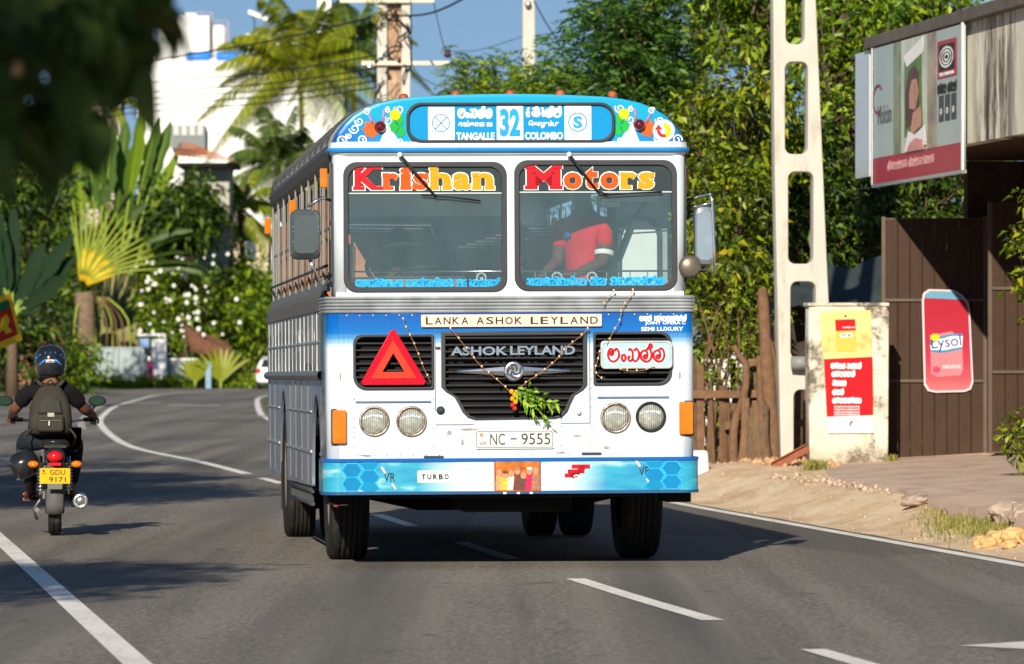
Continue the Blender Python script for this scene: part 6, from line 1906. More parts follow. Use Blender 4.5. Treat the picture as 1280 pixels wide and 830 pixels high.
# traveller's palm
TY = 251.
def bgthing(name, label, cat, px, Y, group=None):
    X = at(px, 0, Y).x; return thing(name, label, cat, (X, Y, gz(X, Y)), group=group)
tp = bgthing('travellers_palm', 'fan palm with glowing yellow leaf bases and rays opening to the right', 'palm', 112, TY)
def tl(px, py, dy=0, o=None, Y=TY): return at(px, py, Y + dy) - (o or tp).location
mb = MB(); mb.tube([(0, 0, -.2), tl(108, 440), tl(106, 395), tl(105, 365)], [.55, .5, .48, .45], 10); mb.build('trunk', M('palm_trunk_grey', (.17, .12, .08), .9, var=.35), tp)
rg = random.Random(7)
c0 = tl(103, 356)
for k in range(17):
    a = R(96 - 78 * k / 16); L = (110 - k * 1.2) * TY / FPX
    s0 = c0 + Vector((math.cos(a), 0, math.sin(a))) * .5 + Vector((0, (k % 3 - 1) * .1, 0))
    m = c0 + Vector((math.cos(a), (k % 3 - 1) * .06, math.sin(a))) * L * .55
    e = c0 + Vector((math.cos(a), (k % 3 - 1) * .06, math.sin(a))) * L + Vector((.10, 0, -.10)) * (k / 16) * 3
    petiole('leaf_stalk', [s0, m, e], .085, .035, mt_pet, tp)
    # overlapping boat shaped sheath
    s1 = c0 + Vector((math.cos(a), 0, math.sin(a))) * .2; s2 = c0 + Vector((math.cos(a), 0, math.sin(a))) * 1.75
    mb = MB(); mb.tube([s1 + Vector((0, (k % 2) * .12, 0)), s1.lerp(s2, .5) + Vector((0, (k % 2) * .12, 0)), s2], [.17, .14, .04], 7); mb.build('leaf_sheath', mt_fan, tp, fix=False)
    dd = Vector((math.cos(a), 0, math.sin(a)))
    if k % 2 == 0 or k > 12: paddle('leaf', e - dd * .1, dd + Vector((rg.uniform(-.15, .15), -.1, rg.uniform(-.1, .1))), 2.3 + rg.uniform(-.6, .5), .62, lf_fanl, tp, .35, .5, k, side=(.3, 1, .2) if k % 4 else None)
for k in range(10):     # old leaves hanging down
    x = 96 + k * 7 + rg.uniform(-3, 3)
    petiole('dead_stalk', [tl(108 + (x - 108) * .5, 372), tl(x, 400, rg.uniform(-1, 1)), tl(x + rg.uniform(-4, 6), rg.uniform(440, 470), -.5)], .06, .03, mt_pet if k % 3 == 0 else mt_twig, tp)
# tall banana-like clump with upright leaves behind
bp_ = bgthing('banana_clump', 'tall clump of upright paddle shaped leaves above the fan palm', 'banana plant', 150, 256)
def bl(px, py, dy=0): return at(px, py, 256 + dy) - bp_.location
for k, (x0, y0, x1, y1, wd) in enumerate(((150, 330, 178, 136, 15), (158, 320, 198, 145, 13), (165, 320, 214, 150, 14), (140, 330, 158, 150, 16), (130, 330, 138, 155, 17), (170, 330, 222, 190, 15), (120, 340, 112, 165, 18), (150, 330, 192, 215, 14), (128, 330, 125, 190, 15), (172, 340, 236, 225, 15), (112, 330, 92, 180, 16), (150, 330, 165, 205, 15), (160, 345, 225, 262, 16), (100, 330, 72, 200, 16), (145, 340, 148, 235, 14), (158, 345, 240, 290, 14))):
    a, b = bl(x0, y0, k % 4 * .5), bl(x1, y1, k % 4 * .5 - 1); m = a.lerp(b, .42) + Vector((0, 0, .2))
    petiole('leaf_stalk', [a, a.lerp(m, .5), m], .10, .05, mt_petg if k % 3 else mt_pet, bp_)
    d = b - m; paddle('leaf', m, d, d.length, wd * 1.55 * 256 / FPX, lf_ban if k % 5 else lf_mid, bp_, .02, .3, k, side=(1, rg.uniform(-.6, .6), 0))
    petiole('midrib', [m, m.lerp(b, .5), b], .045, .01, mt_pet, bp_)
mb = MB()
for k in range(5): mb.tube([bl(128 + k * 11, 492), bl(134 + k * 8, 330)], [.26, .16], 7)
mb.build('stems', M('banana_stem', (.20, .20, .08), .8, var=.3), bp_)['kind'] = 'stuff'
# dark banana plant at the left edge
bd_ = bgthing('banana_plant', 'shaded dark green banana plant at the left edge behind the flag', 'banana plant', 20, 150)
def bdl(px, py, dy=0): return at(px, py, 150 + dy) - bd_.location
for k, (x1, y1) in enumerate(((-25, 240), (-5, 250), (18, 255), (55, 300), (92, 288), (85, 340), (60, 360), (-30, 330), (20, 330), (95, 315))):
    a = bdl(15, 400); b = bdl(x1, y1, rg.uniform(-1.5, 1.0)); m = a.lerp(b, .25)
    petiole('leaf_stalk', [a, a.lerp(m, .6) + Vector((0, 0, .1)), m], .06, .03, mt_petg, bd_)
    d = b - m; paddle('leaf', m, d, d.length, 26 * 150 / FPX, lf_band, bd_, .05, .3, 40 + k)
mb = MB(); mb.tube([bdl(15, 497), bdl(15, 400)], [.2, .12], 8); mb.build('stem', mt_bark, bd_)

def palm(name, label, px, cy, Y, nf, L, seed, droop, mats, cat='palm', lw=.09, group='coconut palms'):
    rr = random.Random(seed); t = bgthing(name, label, cat, px, Y, group)
    c = at(px, cy, Y) - t.location
    mb = MB(); mb.tube(crom([(.3, .2, -.2), (c.x * .4 + .25, .1, c.z * .4), (c.x * .8 + .1, 0, c.z * .8), c], 3), [.19 - i * .007 for i in range(10)], 8); mb.build('trunk', mt_bark, t, fix=False)
    for k in range(nf):
        az = 2 * math.pi * (k * .618 + rr.random() * .1); el = R(78 - 100 * (k + .5) / nf + rr.uniform(-6, 6))
        d = Vector((math.cos(az) * math.cos(el), math.sin(az) * math.cos(el), math.sin(el)))
        LL = L * rr.uniform(.85, 1.1); P = []
        n = 14
        for i in range(n + 1):
            s_ = i / n; p = c + d * LL * s_; p.z -= droop * LL * s_ ** 2.1 * (.5 + .5 * math.cos(el)); P.append(p)
        mb = MB(); mb.tube(P, [.045 * (1 - .85 * i / n) for i in range(n + 1)], 5, cap=False); f = mb.build('frond', mats[1], t, fix=False)
        V, Fc = [], []
        for i in range(1, 70):
            s_ = .10 + .9 * i / 70; j = min(n - 1, int(s_ * n)); p = P[j].lerp(P[j + 1], s_ * n - j)
            tan = (P[j + 1] - P[j]).normalized(); sd = tan.cross(Vector((0, 0, 1))); sd = sd.normalized() if sd.length > .05 else Vector((1, 0, 0))
            l_ = L * .24 * math.sin(math.pi * (s_ * .8 + .16)) ** .7
            for sg in (-1, 1):
                q = (sd * sg * .8 + tan * .55 + Vector((0, 0, -.45 + rr.uniform(-.2, .1)))).normalized()
                w_ = tan * lw * .5; b = len(V); m = p + q * l_ * .5; e = p + q * l_ + Vector((0, 0, -l_ * .25))
                V += [p - w_ * .6, p + w_ * .6, m + w_, m - w_, e]; Fc += [(b, b + 1, b + 2), (b, b + 2, b + 3), (b + 3, b + 2, b + 4)]
        tri_mesh('leaflets', V, Fc, mats[0], f)
    return t
lf_coco = leafmat('coconut_leaflets', (.06, .11, .010), (.22, .28, .015), (.50, .50, .03), trans=.4)
lf_cocod = leafmat('dark_coconut_leaflets', (.025, .06, .015), (.07, .13, .03), (.18, .24, .04), trans=.3)
palm('coconut_palm', 'large sunlit coconut palm left of the twin concrete poles', 375, 84, 300, 34, 6.3, 3, .55, (lf_coco, mt_pet), lw=.078)
palm('coconut_palm', 'lower dark coconut palm just above the left bus roof edge', 348, 205, 285, 24, 4.6, 5, .55, (lf_cocod, mt_petg), lw=.072)
palm('coconut_palm', 'distant dark palm tuft directly left of the twin poles', 440, 50, 330, 18, 4.8, 9, .6, (lf_cocod, mt_petg), lw=.085)
palm('coconut_palm', 'drooping palm with yellow fronds beside the orange house roof', 300, 262, 262, 14, 3.6, 12, .7, (lf_coco, mt_pet), lw=.07)
palm('coconut_palm', 'tall coconut palm mostly above the top edge right of the sky gap', 868, -25, 110, 14, 2.6, 17, .6, (lf_coco, mt_pet), lw=.05)
palm('coconut_palm', 'palm crown peeking between the dark leaves and the white building', 128, 118, 300, 13, 3.2, 18, .6, (lf_coco, mt_pet), lw=.08)

def bt(name, label, px, py, Y, rx, ry, ncl, per, leaf, mat, seed, **kw):
    c = at(px, py, Y); s = Y / FPX
    return tree(name, label, (c.x, Y, gz(c.x, Y)), c, (rx * s, kw.pop('dep', 2.5), ry * s), ncl, per, kw.pop('clr', 1.0), leaf, mat, seed, shell=.1, **kw)
G_ = 'trees along the far bend'
bt('leafy_tree', 'dark shaded tree at the far left behind the banana plant', 5, 250, 225, 70, 120, 130, 60, .34, lf_dark, 31, group=G_)
bt('leafy_tree', 'dark undergrowth tree at the left edge behind the motorcyclist', 5, 420, 204, 85, 75, 110, 60, .26, lf_dark, 32, group=G_, low=True)
bt('leafy_tree', 'bushy dark mango tree right of the paddle leaved clump', 232, 270, 253, 44, 48, 110, 60, .36, lf_dark, 33, group=G_)
bt('leafy_tree', 'brownish green tree between the fan palm and the orange roof', 190, 300, 260, 60, 60, 90, 60, .32, lf_mid, 34, group=G_)
bt('leafy_tree', 'bright green bushy tree above the white parked car', 312, 395, 257, 50, 80, 130, 70, .30, lf_mid, 35, group=G_, low=True)
bt('leafy_tree', 'dark tree behind the white flowering shrub', 240, 400, 263, 75, 85, 130, 60, .34, lf_dark, 36, group=G_, low=True)
bt('leafy_tree', 'green bush below the fan palm beside the grey wall', 84, 455, 206, 30, 38, 60, 60, .22, lf_mid, 37, group=G_, low=True, cat='bush')
bt('leafy_tree', 'far trees hidden mostly behind the bus', 480, 330, 272, 160, 160, 160, 60, .4, lf_dark, 38, group=G_, low=True)
bt('leafy_tree', 'dark foliage tree behind the fan palm trunk', 140, 380, 259, 60, 85, 110, 60, .30, lf_dark, 39, group=G_, low=True)
# flowering shrub
fs_ = bt('flowering_shrub', 'green shrub covered with round white blossoms left of the bus', 228, 375, 254, 62, 72, 120, 60, .26, lf_mid, 41, cat='shrub', low=True, dep=1.8, clr=.7)
rg = random.Random(15)
mt_blos = M('white_blossom', (.82, .82, .78), .7, var=.05)
for k in range(105):
    px, py = rg.gauss(225, 36), rg.gauss(370, 40)
    if not (168 < px < 300 and 315 < py < 452): continue
    v = at(px, py, 251.2 + rg.uniform(-.4, .4)) - fs_.location
    mb = MB(); r_ = rg.uniform(.05, .12)
    for j in range(5):
        a = j * 1.256; mb.ball((v.x + r_ * .6 * math.cos(a), v.y, v.z + r_ * .6 * math.sin(a)), (r_ * .5, r_ * .3, r_ * .5), 5, 3)
    mb.build('blossom', mt_blos, fs_, fix=False)

# hedge, wall, gate pillar, hut ------------------------------------------------
rng = np.random.default_rng(8)
hx0, hx1 = at(112, 0, 247).x, at(330, 0, 247).x
hd = thing('hedge', 'low clipped bright green hedge along the far side of the bend', 'hedge', ((hx0 + hx1) / 2, 247.0, gz(0, 247)))
C = np.stack([rng.uniform(hx0, hx1 + 6, 420) - (hx0 + hx1) / 2, rng.uniform(-.5, .5, 420), rng.uniform(.05, .62, 420) ** 1.0], 1)
V, F = cluster_leaves(C, 26, .22, .13, rng); tri_mesh('leaves', V, F, leafmat('hedge_leaves', (.10, .18, .01), (.24, .38, .015), (.45, .55, .03)), hd)['kind'] = 'stuff'
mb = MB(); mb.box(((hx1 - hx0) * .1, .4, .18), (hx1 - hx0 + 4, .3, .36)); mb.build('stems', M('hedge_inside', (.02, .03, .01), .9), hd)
mt_bw = M('weathered_blue_grey_wall', (.34, .40, .42), .85, var=.15, scale=.6, stain=(.14, .16, .16), stains=(1, 1, .3))
def wall_seg(label, x0, x1, ytop, Y=249.5):
    a, b = at(x0, ytop, Y), at(x1, ytop, Y); g = gz(a.x, Y)
    w2 = thing('garden_wall', label, 'wall', ((a.x + b.x) / 2, Y, g)); W = b.x - a.x; H = a.z - g
    n = max(1, int(W / 1.1))
    for k in range(n):
        mb = MB(); mb.box((-W / 2 + W * (k + .5) / n, 0, H / 2), (W / n - .03, .16, H)); mb.build('panel', mt_bw, w2, .01)
    mb = MB(); mb.box((0, 0, H + .04), (W + .04, .24, .08)); mb.build('coping', mt_whitep if x0 > 190 else mt_bw, w2)
wall_seg('long blue grey garden wall left of the white gate pillar', 112, 185, 436); wall_seg('lower blue grey wall right of the white gate pillar', 207, 246, 450)
wp = bgthing('gate_pillar', 'white gate pillar with a pink lower corner at the far bend', 'pillar', 196, 248.6)
def wpl(px, py): return at(px, py, 248.6) - wp.location
a, b = wpl(190, 487), wpl(208, 424)
mb = MB(); mb.box(((a.x + b.x) / 2, 0, b.z / 2), (b.x - a.x, .5, b.z)); mb.build('pillar', M('bright_white_paint', (.82, .84, .86), .6), wp, .02)
mb = MB(); mb.box((wpl(180.5, 0).x, .05, (wpl(0, 434).z + b.z) / 2), (.42, .06, .42)); mb.build('blue_panel', M('blue_panel', (.20, .32, .60), .5), wp)
mb = MB(); mb.box((wpl(188.5, 0).x, -.27, wpl(0, 464).z), (.24, .06, .85)); mb.build('pink_panel', M('pink_panel', (.70, .05, .22), .5), wp)
mb = MB(); mb.tube([wpl(172, 419), wpl(206, 418)], .05, 6); mb.tube([wpl(206, 418), wpl(206, 487)], .05, 6); mb.build('frame', mt_whitep, wp)
hut = bgthing('thatched_hut', 'low hut with sloping brown thatched roof behind the young palms', 'hut', 255, 252.5)
def hl_(px, py, dy=0): return at(px, py, 252.5 + dy) - hut.location
mb = MB(); a = [hl_(228, 414), hl_(248, 412, 2), hl_(290, 436), hl_(292, 446, -.5), hl_(262, 440, -.8), hl_(232, 428, -.6)]
vs = [tuple(v) for v in a]; top = [hl_(232, 410, 1), hl_(286, 434, 1)]
mb.add([hl_(226, 412), hl_(284, 434), hl_(290, 450, -1.2), hl_(240, 440, -1.2), hl_(226, 414, 2.4), hl_(284, 436, 2.4)], [(0, 1, 2, 3), (0, 4, 5, 1)]); o = mb.build('roof', M('brown_thatch', (.16, .075, .045), .9, var=.4, scale=6), hut, fix=False)
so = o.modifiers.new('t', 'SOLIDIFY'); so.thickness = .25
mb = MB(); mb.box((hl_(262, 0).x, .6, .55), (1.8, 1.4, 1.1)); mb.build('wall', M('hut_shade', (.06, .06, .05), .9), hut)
for px, lab in ((244, 'young yellow palm seedling left of the blue post'), (276, 'taller young yellow palm right of the blue post')):
    s_ = bgthing('young_palm', lab, 'plant', px, 246.0, 'young palms at the hedge')
    for k in range(9):
        a = R(35 + 110 * k / 8); L = 1.5 + (px > 260) * .6
        paddle('leaf', (0, 0, .3), (math.cos(a) * .6, rg.uniform(-.3, .1), math.sin(a)), L, .20, lf_coco, s_, .25, .3, k, False)
    mb = MB(); mb.tube([(0, 0, -.1), (0, 0, .4)], .08, 6); mb.build('stem', mt_petg, s_)
bo_ = bgthing('blue_post', 'short pale blue post between the two young palms', 'post', 260.5, 245.8)
mb = MB(); mb.box((0, 0, .6), (.26, .2, 1.25)); mb.build('post_body', M('pale_blue_post', (.22, .34, .46), .7), bo_, .02)

# buildings ---------------------------------------------------------------------
mt_bwhite = M('dazzling_white_render', (.84, .84, .82), .85, var=.02, scale=.1)
BY = 400.
bld = thing('white_building', 'tall plain white apartment building behind the palms', 'building', (at(285, 0, BY).x, BY, 0))
def B2(name, x0, x1, y0, y1, mat, dep=10., off=0., par=None, Y=BY, root=None):
    root = root or bld; a, b = at(x0, y1, Y), at(x1, y0, Y)
    mb = MB(); mb.box(((a.x + b.x) / 2 - root.location.x, off + dep / 2, (a.z + b.z) / 2 - root.location.z), (b.x - a.x, dep, b.z - a.z)); return mb.build(name, mat, par or root)
B2('wall', 172, 430, 76, 560, mt_bwhite); B2('upper_storey', 306, 420, 41, 75.9, mt_bwhite, 8, 1); B2('parapet', 170, 306, 73.5, 76.2, mt_bwhite, .3, -.1)
B2('upper_storey', 395, 412, -6, 46, mt_bwhite, 5, 3)
mt_bsh = M('pale_grey_render', (.52, .54, .56), .85, var=.05)
bal = B2('balcony', 215, 257, 157, 186, M('balcony_grey', (.20, .22, .23), .8, var=.1), 1.2, -1.2)
for k in range(4): B2('arch_opening', 218 + k * 10, 225 + k * 10, 157.5, 170, M('balcony_light', (.50, .52, .50), .8), .2, -1.28, bal)
for (x0, x1, y0, y1) in ((340, 352, 120, 150), (300, 312, 120, 150), (300, 312, 220, 250)):
    f = B2('window', x0, x1, y0, y1, mt_bsh, .15, -.08); B2('pane', x0 + 1.5, x1 - 1.5, y0 + 1.5, y1 - 1.5, M('far_pane', (.62, .64, .64), .4), .1, -.12, f)
# roof plant
for nm, lab, x0, x1, y0, y1, cyl in (('roof_room', 'pale stair tower rising highest on the white building roof', 221, 263, 21, 75, 0), ('water_tank', 'round white tank left of the roof stair tower', 196, 219, 33, 75, 1), ('water_tank', 'round white tank right of the roof stair tower', 264, 283, 31, 75, 1), ('roof_room', 'narrow grey shaft at the left end of the white roof', 170, 193, 50, 75, 0)):
    Yc = BY + 4; a, b = at(x0, y1, Yc), at(x1, y0, Yc); t = thing(nm, lab, 'roof tank' if cyl else 'roof room', ((a.x + b.x) / 2, Yc, a.z), group='structures on the white roof')
    mb = MB(); W, H = b.x - a.x, b.z - a.z
    if cyl: mb.lathe([(0, 0), (W / 2, 0), (W / 2, H * .93), (W * .3, H), (0, H)], (0, 0, 0), 'Z', 20)
    else: mb.box((0, 0, H / 2), (W, 3, H)); mb.box((-.2, 0, H + .12), (W * .35, 1.2, .3))
    mb.build('tank' if cyl else 'walls', mt_bsh if x0 == 170 else M('off_white_render', (.66, .67, .66), .8, var=.05), t)
    mb = MB(); mb.tube([(W / 2 + .15, -.5, 0), (W / 2 + .15, -.5, H * 1.1), (W / 2 - .9, -.5, H * 1.1)], .05, 5); mb.build('pipe', M('pinkish_pipe', (.48, .36, .36), .6), t)
for k, (x0, x1, y0) in enumerate(((234, 264, 65), (271, 298, 62))):
    a, b = at(x0, 77, BY + .8), at(x1, y0, BY + .8); t = thing('blue_tank', ('flat', 'taller')[k] + ' bright blue tank at the edge of the white building roof', 'tank', ((a.x + b.x) / 2, BY + .8, a.z), group='blue tanks on the roof edge')
    mb = MB(); mb.lathe([(0, -.5 * (b.x - a.x)), (.35, -.5 * (b.x - a.x)), (.40, -.42 * (b.x - a.x)), (.40, .42 * (b.x - a.x)), (.35, .5 * (b.x - a.x)), (0, .5 * (b.x - a.x))], (0, -.6, .30), 'X', 14); mb.build('shell', M('bright_blue_plastic', (.02, .20, .75), .4), t)
# small spotlight fitting on the roof
t = thing('roof_floodlight', 'small floodlight bracket on the white roof above the palm', 'floodlight', tuple(at(318, 41, BY)))
mb = MB(); mb.tube([(0, 0, 0), (0, 0, 1.0), (-.2, 0, 1.4)], .06, 6); mb.build('bracket', mt_rim, t)
mb = MB(); mb.box((.3, 0, 1.3), (1.6, .4, .28), Matrix.Rotation(R(22), 3, 'Y')); mb.build('lamp_head', mt_whitep, t)

def tile_roof(parent, a, b, c, d, n, mat):
    """ridge a-b, eaves d-c, laid as n courses of curved tiles"""
    for i in range(n):
        t0, t1 = i / n, (i + 1) / n; vs, fs = [], []; m = 24
        for s_, lift in ((t0, .0), (t1 + .02, .06)):
            for k in range(m + 1):
                u = k / m; p = a.lerp(b, u).lerp(d.lerp(c, u), s_); vs.append((p.x, p.y - lift * .3, p.z + lift + (.035 if k % 2 else 0)))
        for k in range(m): fs.append((k, k + 1, m + 2 + k, m + 1 + k))
        MB().add(vs, fs).build('tile_course', mat, parent, fix=False)
mt_tile = M('orange_roof_tiles', (.52, .17, .07), .8, var=.25, scale=1.2); mt_tile2 = M('weathered_pink_tiles', (.40, .22, .17), .85, var=.3, scale=1.0)
h1 = thing('house', 'house with a low orange tiled roof in front of the white building', 'house', tuple(at(245, 487, 256)))
q = lambda px, py, dy=0: at(px, py, 256 + dy) - h1.location
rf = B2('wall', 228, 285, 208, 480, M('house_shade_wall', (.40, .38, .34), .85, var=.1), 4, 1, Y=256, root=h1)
rf2 = MB().box((0, 0, 0), (.01, .01, .01)); 
ro = B2('roof', 222, 296, 204, 208.5, mt_dark, 5, -.6, Y=256, root=h1)
tile_roof(ro, q(224, 178, 3), q(238, 180, 3), q(297, 203, -1), q(216, 196, -1), 6, mt_tile)
h2 = thing('house', 'house with faded pinkish roofs half hidden behind the drooping palm', 'house', tuple(at(295, 487, 272)))
q2 = lambda px, py, dy=0: at(px, py, 272 + dy) - h2.location
B2('wall', 262, 334, 282, 480, M('beige_house_wall', (.58, .48, .36), .85, var=.1), 4, 1.2, Y=272, root=h2)
for i, (a, b, c, d) in enumerate((((268, 228), (300, 232), (318, 252), (262, 246)), ((262, 262), (300, 262), (312, 280), (250, 276)))):
    ro = B2('roof', d[0] + 3, c[0] - 3, c[1] + 1, c[1] + 4, mt_bsh, 3, -.2, Y=272, root=h2)
    tile_roof(ro, q2(*a, 2), q2(*b, 2), q2(*c, -1), q2(*d, -1), 5, mt_tile2)
B2('window', 306, 318, 288, 325, M('dark_window', (.05, .08, .12), .2), .2, 1.05, Y=272, root=h2)
h3 = thing('house', 'old house with red brown wall patches behind the fan palm', 'house', tuple(at(70, 487, 266)))
B2('wall', 18, 105, 300, 480, M('red_brown_wall', (.34, .16, .10), .9, var=.5, scale=1.2, stain=(.5, .46, .42)), 4, 0, Y=266, root=h3)
B2('wall', 18, 52, 362, 420, M('pale_blue_wall', (.42, .52, .56), .8, var=.1), .3, -.3, Y=266, root=h3)
B2('upper_wall', 10, 34, 220, 300, M('beige_patch', (.62, .50, .38), .8, var=.2), 3, .2, Y=266, root=h3)
B2('roof', -5, 112, 290, 300, mt_tile2, 5, -.7, Y=266, root=h3)
h4 = thing('house', 'pinkish upper house glimpsed between the dark overhanging leaves', 'house', tuple(at(125, 487, 330)))
B2('wall', 104, 150, 92, 480, M('pink_grey_wall', (.50, .42, .38), .85, var=.2), 4, 0, Y=330, root=h4)
B2('window', 128, 134, 98, 112, mt_dark, .2, -.05, Y=330, root=h4); B2('balcony', 108, 146, 113, 121, M('ochre_balcony', (.42, .32, .16), .8), 1, -1, Y=330, root=h4)

# ------------------------------------------------------------------ poles and wires
mt_cable = M('black_cable', (.02, .02, .022), .6)
def upole(label, px, Y, x0, x1, ytop, ledges=()):
    X = at(px, 0, Y).x; s = Y / FPX; t = thing('utility_pole', label, 'pole', (X, Y, gz(X, Y))); H = at(0, ytop, Y).z - t.location.z
    mb = MB(); mb.box((0, 0, H / 2 - .2), ((x1 - x0) * s, .22, H + .4), taper=.85); mb.build('shaft', mt_pole, t, .015)
    return t
PY = 110.; sP = PY / FPX
tw_ = thing('twin_utility_pole', 'weathered twin leg concrete pole wrapped in black cables with crossarms', 'pole', (at(493, 0, PY).x, PY, gz(at(493, 0, PY).x, PY)))
def pl_(px, py, dy=0): return at(px, py, PY + dy) - tw_.location
for x0, x1 in ((471.5, 484), (502, 513)):
    mb = MB(); a, b = pl_(x0, -60), pl_(x1, 480); mb.box(((a.x + b.x) / 2, 0, a.z / 2), (b.x - a.x, .2, a.z + .4)); mb.build('leg', mt_pole, tw_, .015)
mt_mid = M('pole_inner_rust', (.34, .22, .14), .9, var=.45, scale=6, stain=(.60, .54, .45), stains=(3, 3, .6))
mb = MB(); a, b = pl_(484, -60), pl_(502, 480); mb.box(((a.x + b.x) / 2, .07, a.z / 2), (b.x - a.x - .01, .08, a.z)); mb.build('web', mt_mid, tw_)
for x0, x1, y in ((425, 543, 1.5), (452, 562, 79.5)):
    mb = MB(); a, b = pl_(x0, y), pl_(x1, y); mb.box(((a.x + b.x) / 2, -.16, a.z), (b.x - a.x, .09, .09)); mb.build('crossarm', M('crossarm_cream', (.62, .58, .48), .8, var=.1), tw_, .008)
rg = random.Random(22)
for k in range(16):
    y0 = rg.uniform(-20, 110); x0 = rg.uniform(470, 512); P = [pl_(x0, y0, -.2)]
    for j in range(5):
        x0 = min(514, max(469, x0 + rg.uniform(-16, 16))); y0 += rg.uniform(2, 16); P.append(pl_(x0, y0, -.14 - rg.random() * .15))
    mb = MB(); mb.tube(crom(P, 4), .010 + .008 * (k % 3 == 0), 5, cap=False); mb.build('loose_cable', mt_cable, tw_, fix=False)
for px, py, r_, m_ in ((494, 19, .05, mt_black), (484, 92, .04, mt_black), (465, 60, .05, mt_rim), (476, 72, .03, mt_alu), (499, 78, .035, mt_black), (513, 52, .045, mt_rim), (462, 85, .07, mt_alu)):
    mb = MB(); v = pl_(px, py, -.22); mb.lathe([(0, 0), (r_, .0), (r_ * 1.2, .03), (r_ * .5, .07), (r_ * .8, .10), (0, .12)], v, 'Z', 10); mb.build('insulator', m_, tw_)
rng = np.random.default_rng(2); C = rng.normal(size=(26, 3)) * np.array([.12, .05, .22]) + np.array(pl_(474, 18, -.2))
V, F = cluster_leaves(C, 8, .08, .07, rng); tri_mesh('creeper', V, F, leafmat('creeper_leaves', (.08, .13, .01), (.26, .30, .02), (.5, .40, .04)), tw_)['kind'] = 'stuff'
t2 = upole('slim tapered concrete pole standing against the sky', 661, 112, 652.5, 670, -70)
mb = MB(); v = at(660, 5, 111.8) - t2.location; mb.ball(v, (.07, .05, .08), 8, 6); mb.build('insulator', mt_alu, t2)
def wire(label, pts, r=.012, Y0=PY, Y1=None, sag=0):
    Y1 = Y1 or Y0; n = len(pts); P = [at(p[0], p[1], Y0 + (Y1 - Y0) * i / (n - 1)) for i, p in enumerate(pts)]
    o0 = P[0].copy(); mb = MB(); mb.tube(crom([p - o0 for p in P], 5), r, 5, cap=False); o = mb.build('overhead_wire', mt_cable, None, fix=False); o.location = o0
    return T(o, label, 'wire', 'overhead wires')
for i, (yl, ym, yr) in enumerate(((112, 77, 18), (128, 104, 68), (142, 116, 84), (150, 124, 92), (157, 132, 100), (163, 140, 108))):
    wire(('highest long wire running left from the twin pole across the white building', 'second wire below the top one across the white building', 'third long wire crossing the white building', 'fourth long wire crossing the white building', 'fifth long wire just over the lowest one on the white building', 'lowest long wire crossing the white building above the banana leaves')[i], [(478, yr), (330, (ym + yr) / 2 - 1 + 6), (180, ym), (-20, yl)], .017 if i else .022, 110, 185)
wire('thick black cable rising from the twin pole to the top edge', [(495, 20), (530, 18), (560, 8), (600, -14)], .022, 110, 100)
wire('thin drop wire running down from the upper crossarm to a dark insulator', [(542, 2), (549, 35), (556, 62)], .010)
wire('thin wire continuing from the dark insulator down behind the bus roof', [(562, 70), (575, 90), (600, 116)], .008)
wire('pale wire from the hanging insulator to the slim pole', [(563, 64), (600, 62), (655, 45)], .007, 110, 112)
wire('black wire sloping down right from the top of the slim pole', [(667, 0), (680, 24), (700, 56)], .014, 112, 105)
wire('thin wire from the slim pole to the feathery tree', [(670, 44), (700, 40), (735, 33)], .008, 112, 105)
wire('thin wire hanging low from the twin pole to the feathery trees', [(505, 60), (525, 95), (560, 112)], .008)
ins = thing('hanging_insulator', 'dark insulator hanging on a thin wire in the sky', 'insulator', tuple(at(559.5, 67, 110)))
mb = MB(); mb.lathe([(0, -.09), (.05, -.08), (.09, -.02), (.05, .02), (.08, .05), (.03, .10), (0, .10)], (0, 0, 0), 'Z', 12); mb.build('insulator_body', M('dark_brown_glaze', (.06, .03, .03), .3), ins)

# ------------------------------------------------------------------ flag at the left edge
fl = thing('flag', 'yellow bordered dark red flag hanging at the left edge of the photo', 'flag', tuple(at(0, 437, 60)))
def fq(px, py): v = at(px, py, 60) - fl.location; return (v.x, v.z)
plate('flag_cloth', [fq(-40, 385), fq(13, 366), fq(28, 425), fq(-22, 444)], M('flag_yellow', (.78, .52, .02), .8, var=.1), fl, 'F', 0, .006)
plate('red_field', [fq(-30, 395), fq(11, 376), fq(22, 418), fq(-20, 436)], M('flag_maroon', (.42, .03, .02), .8, var=.15), fl, 'F', -.004, .003)
plate('green_stripe', [fq(-30, 393), fq(9, 374), fq(11.5, 384), fq(-28, 403)], M('flag_green', (.02, .14, .06), .8), fl, 'F', -.008, .003)
plate('yellow_figure', [fq(2, 398), fq(8, 392), fq(12, 400), fq(10, 408), fq(16, 414), fq(8, 418), fq(4, 412), fq(-4, 420), fq(-8, 412), fq(0, 408)], M('flag_gold', (.70, .45, .02), .8), fl, 'F', -.008, .003)
mb = MB(); a = fq(-42, 380); mb.tube([(a[0], 0, -3), (a[0], 0, .9)], .02, 8); mb.build('flag_pole', mt_rim, fl)

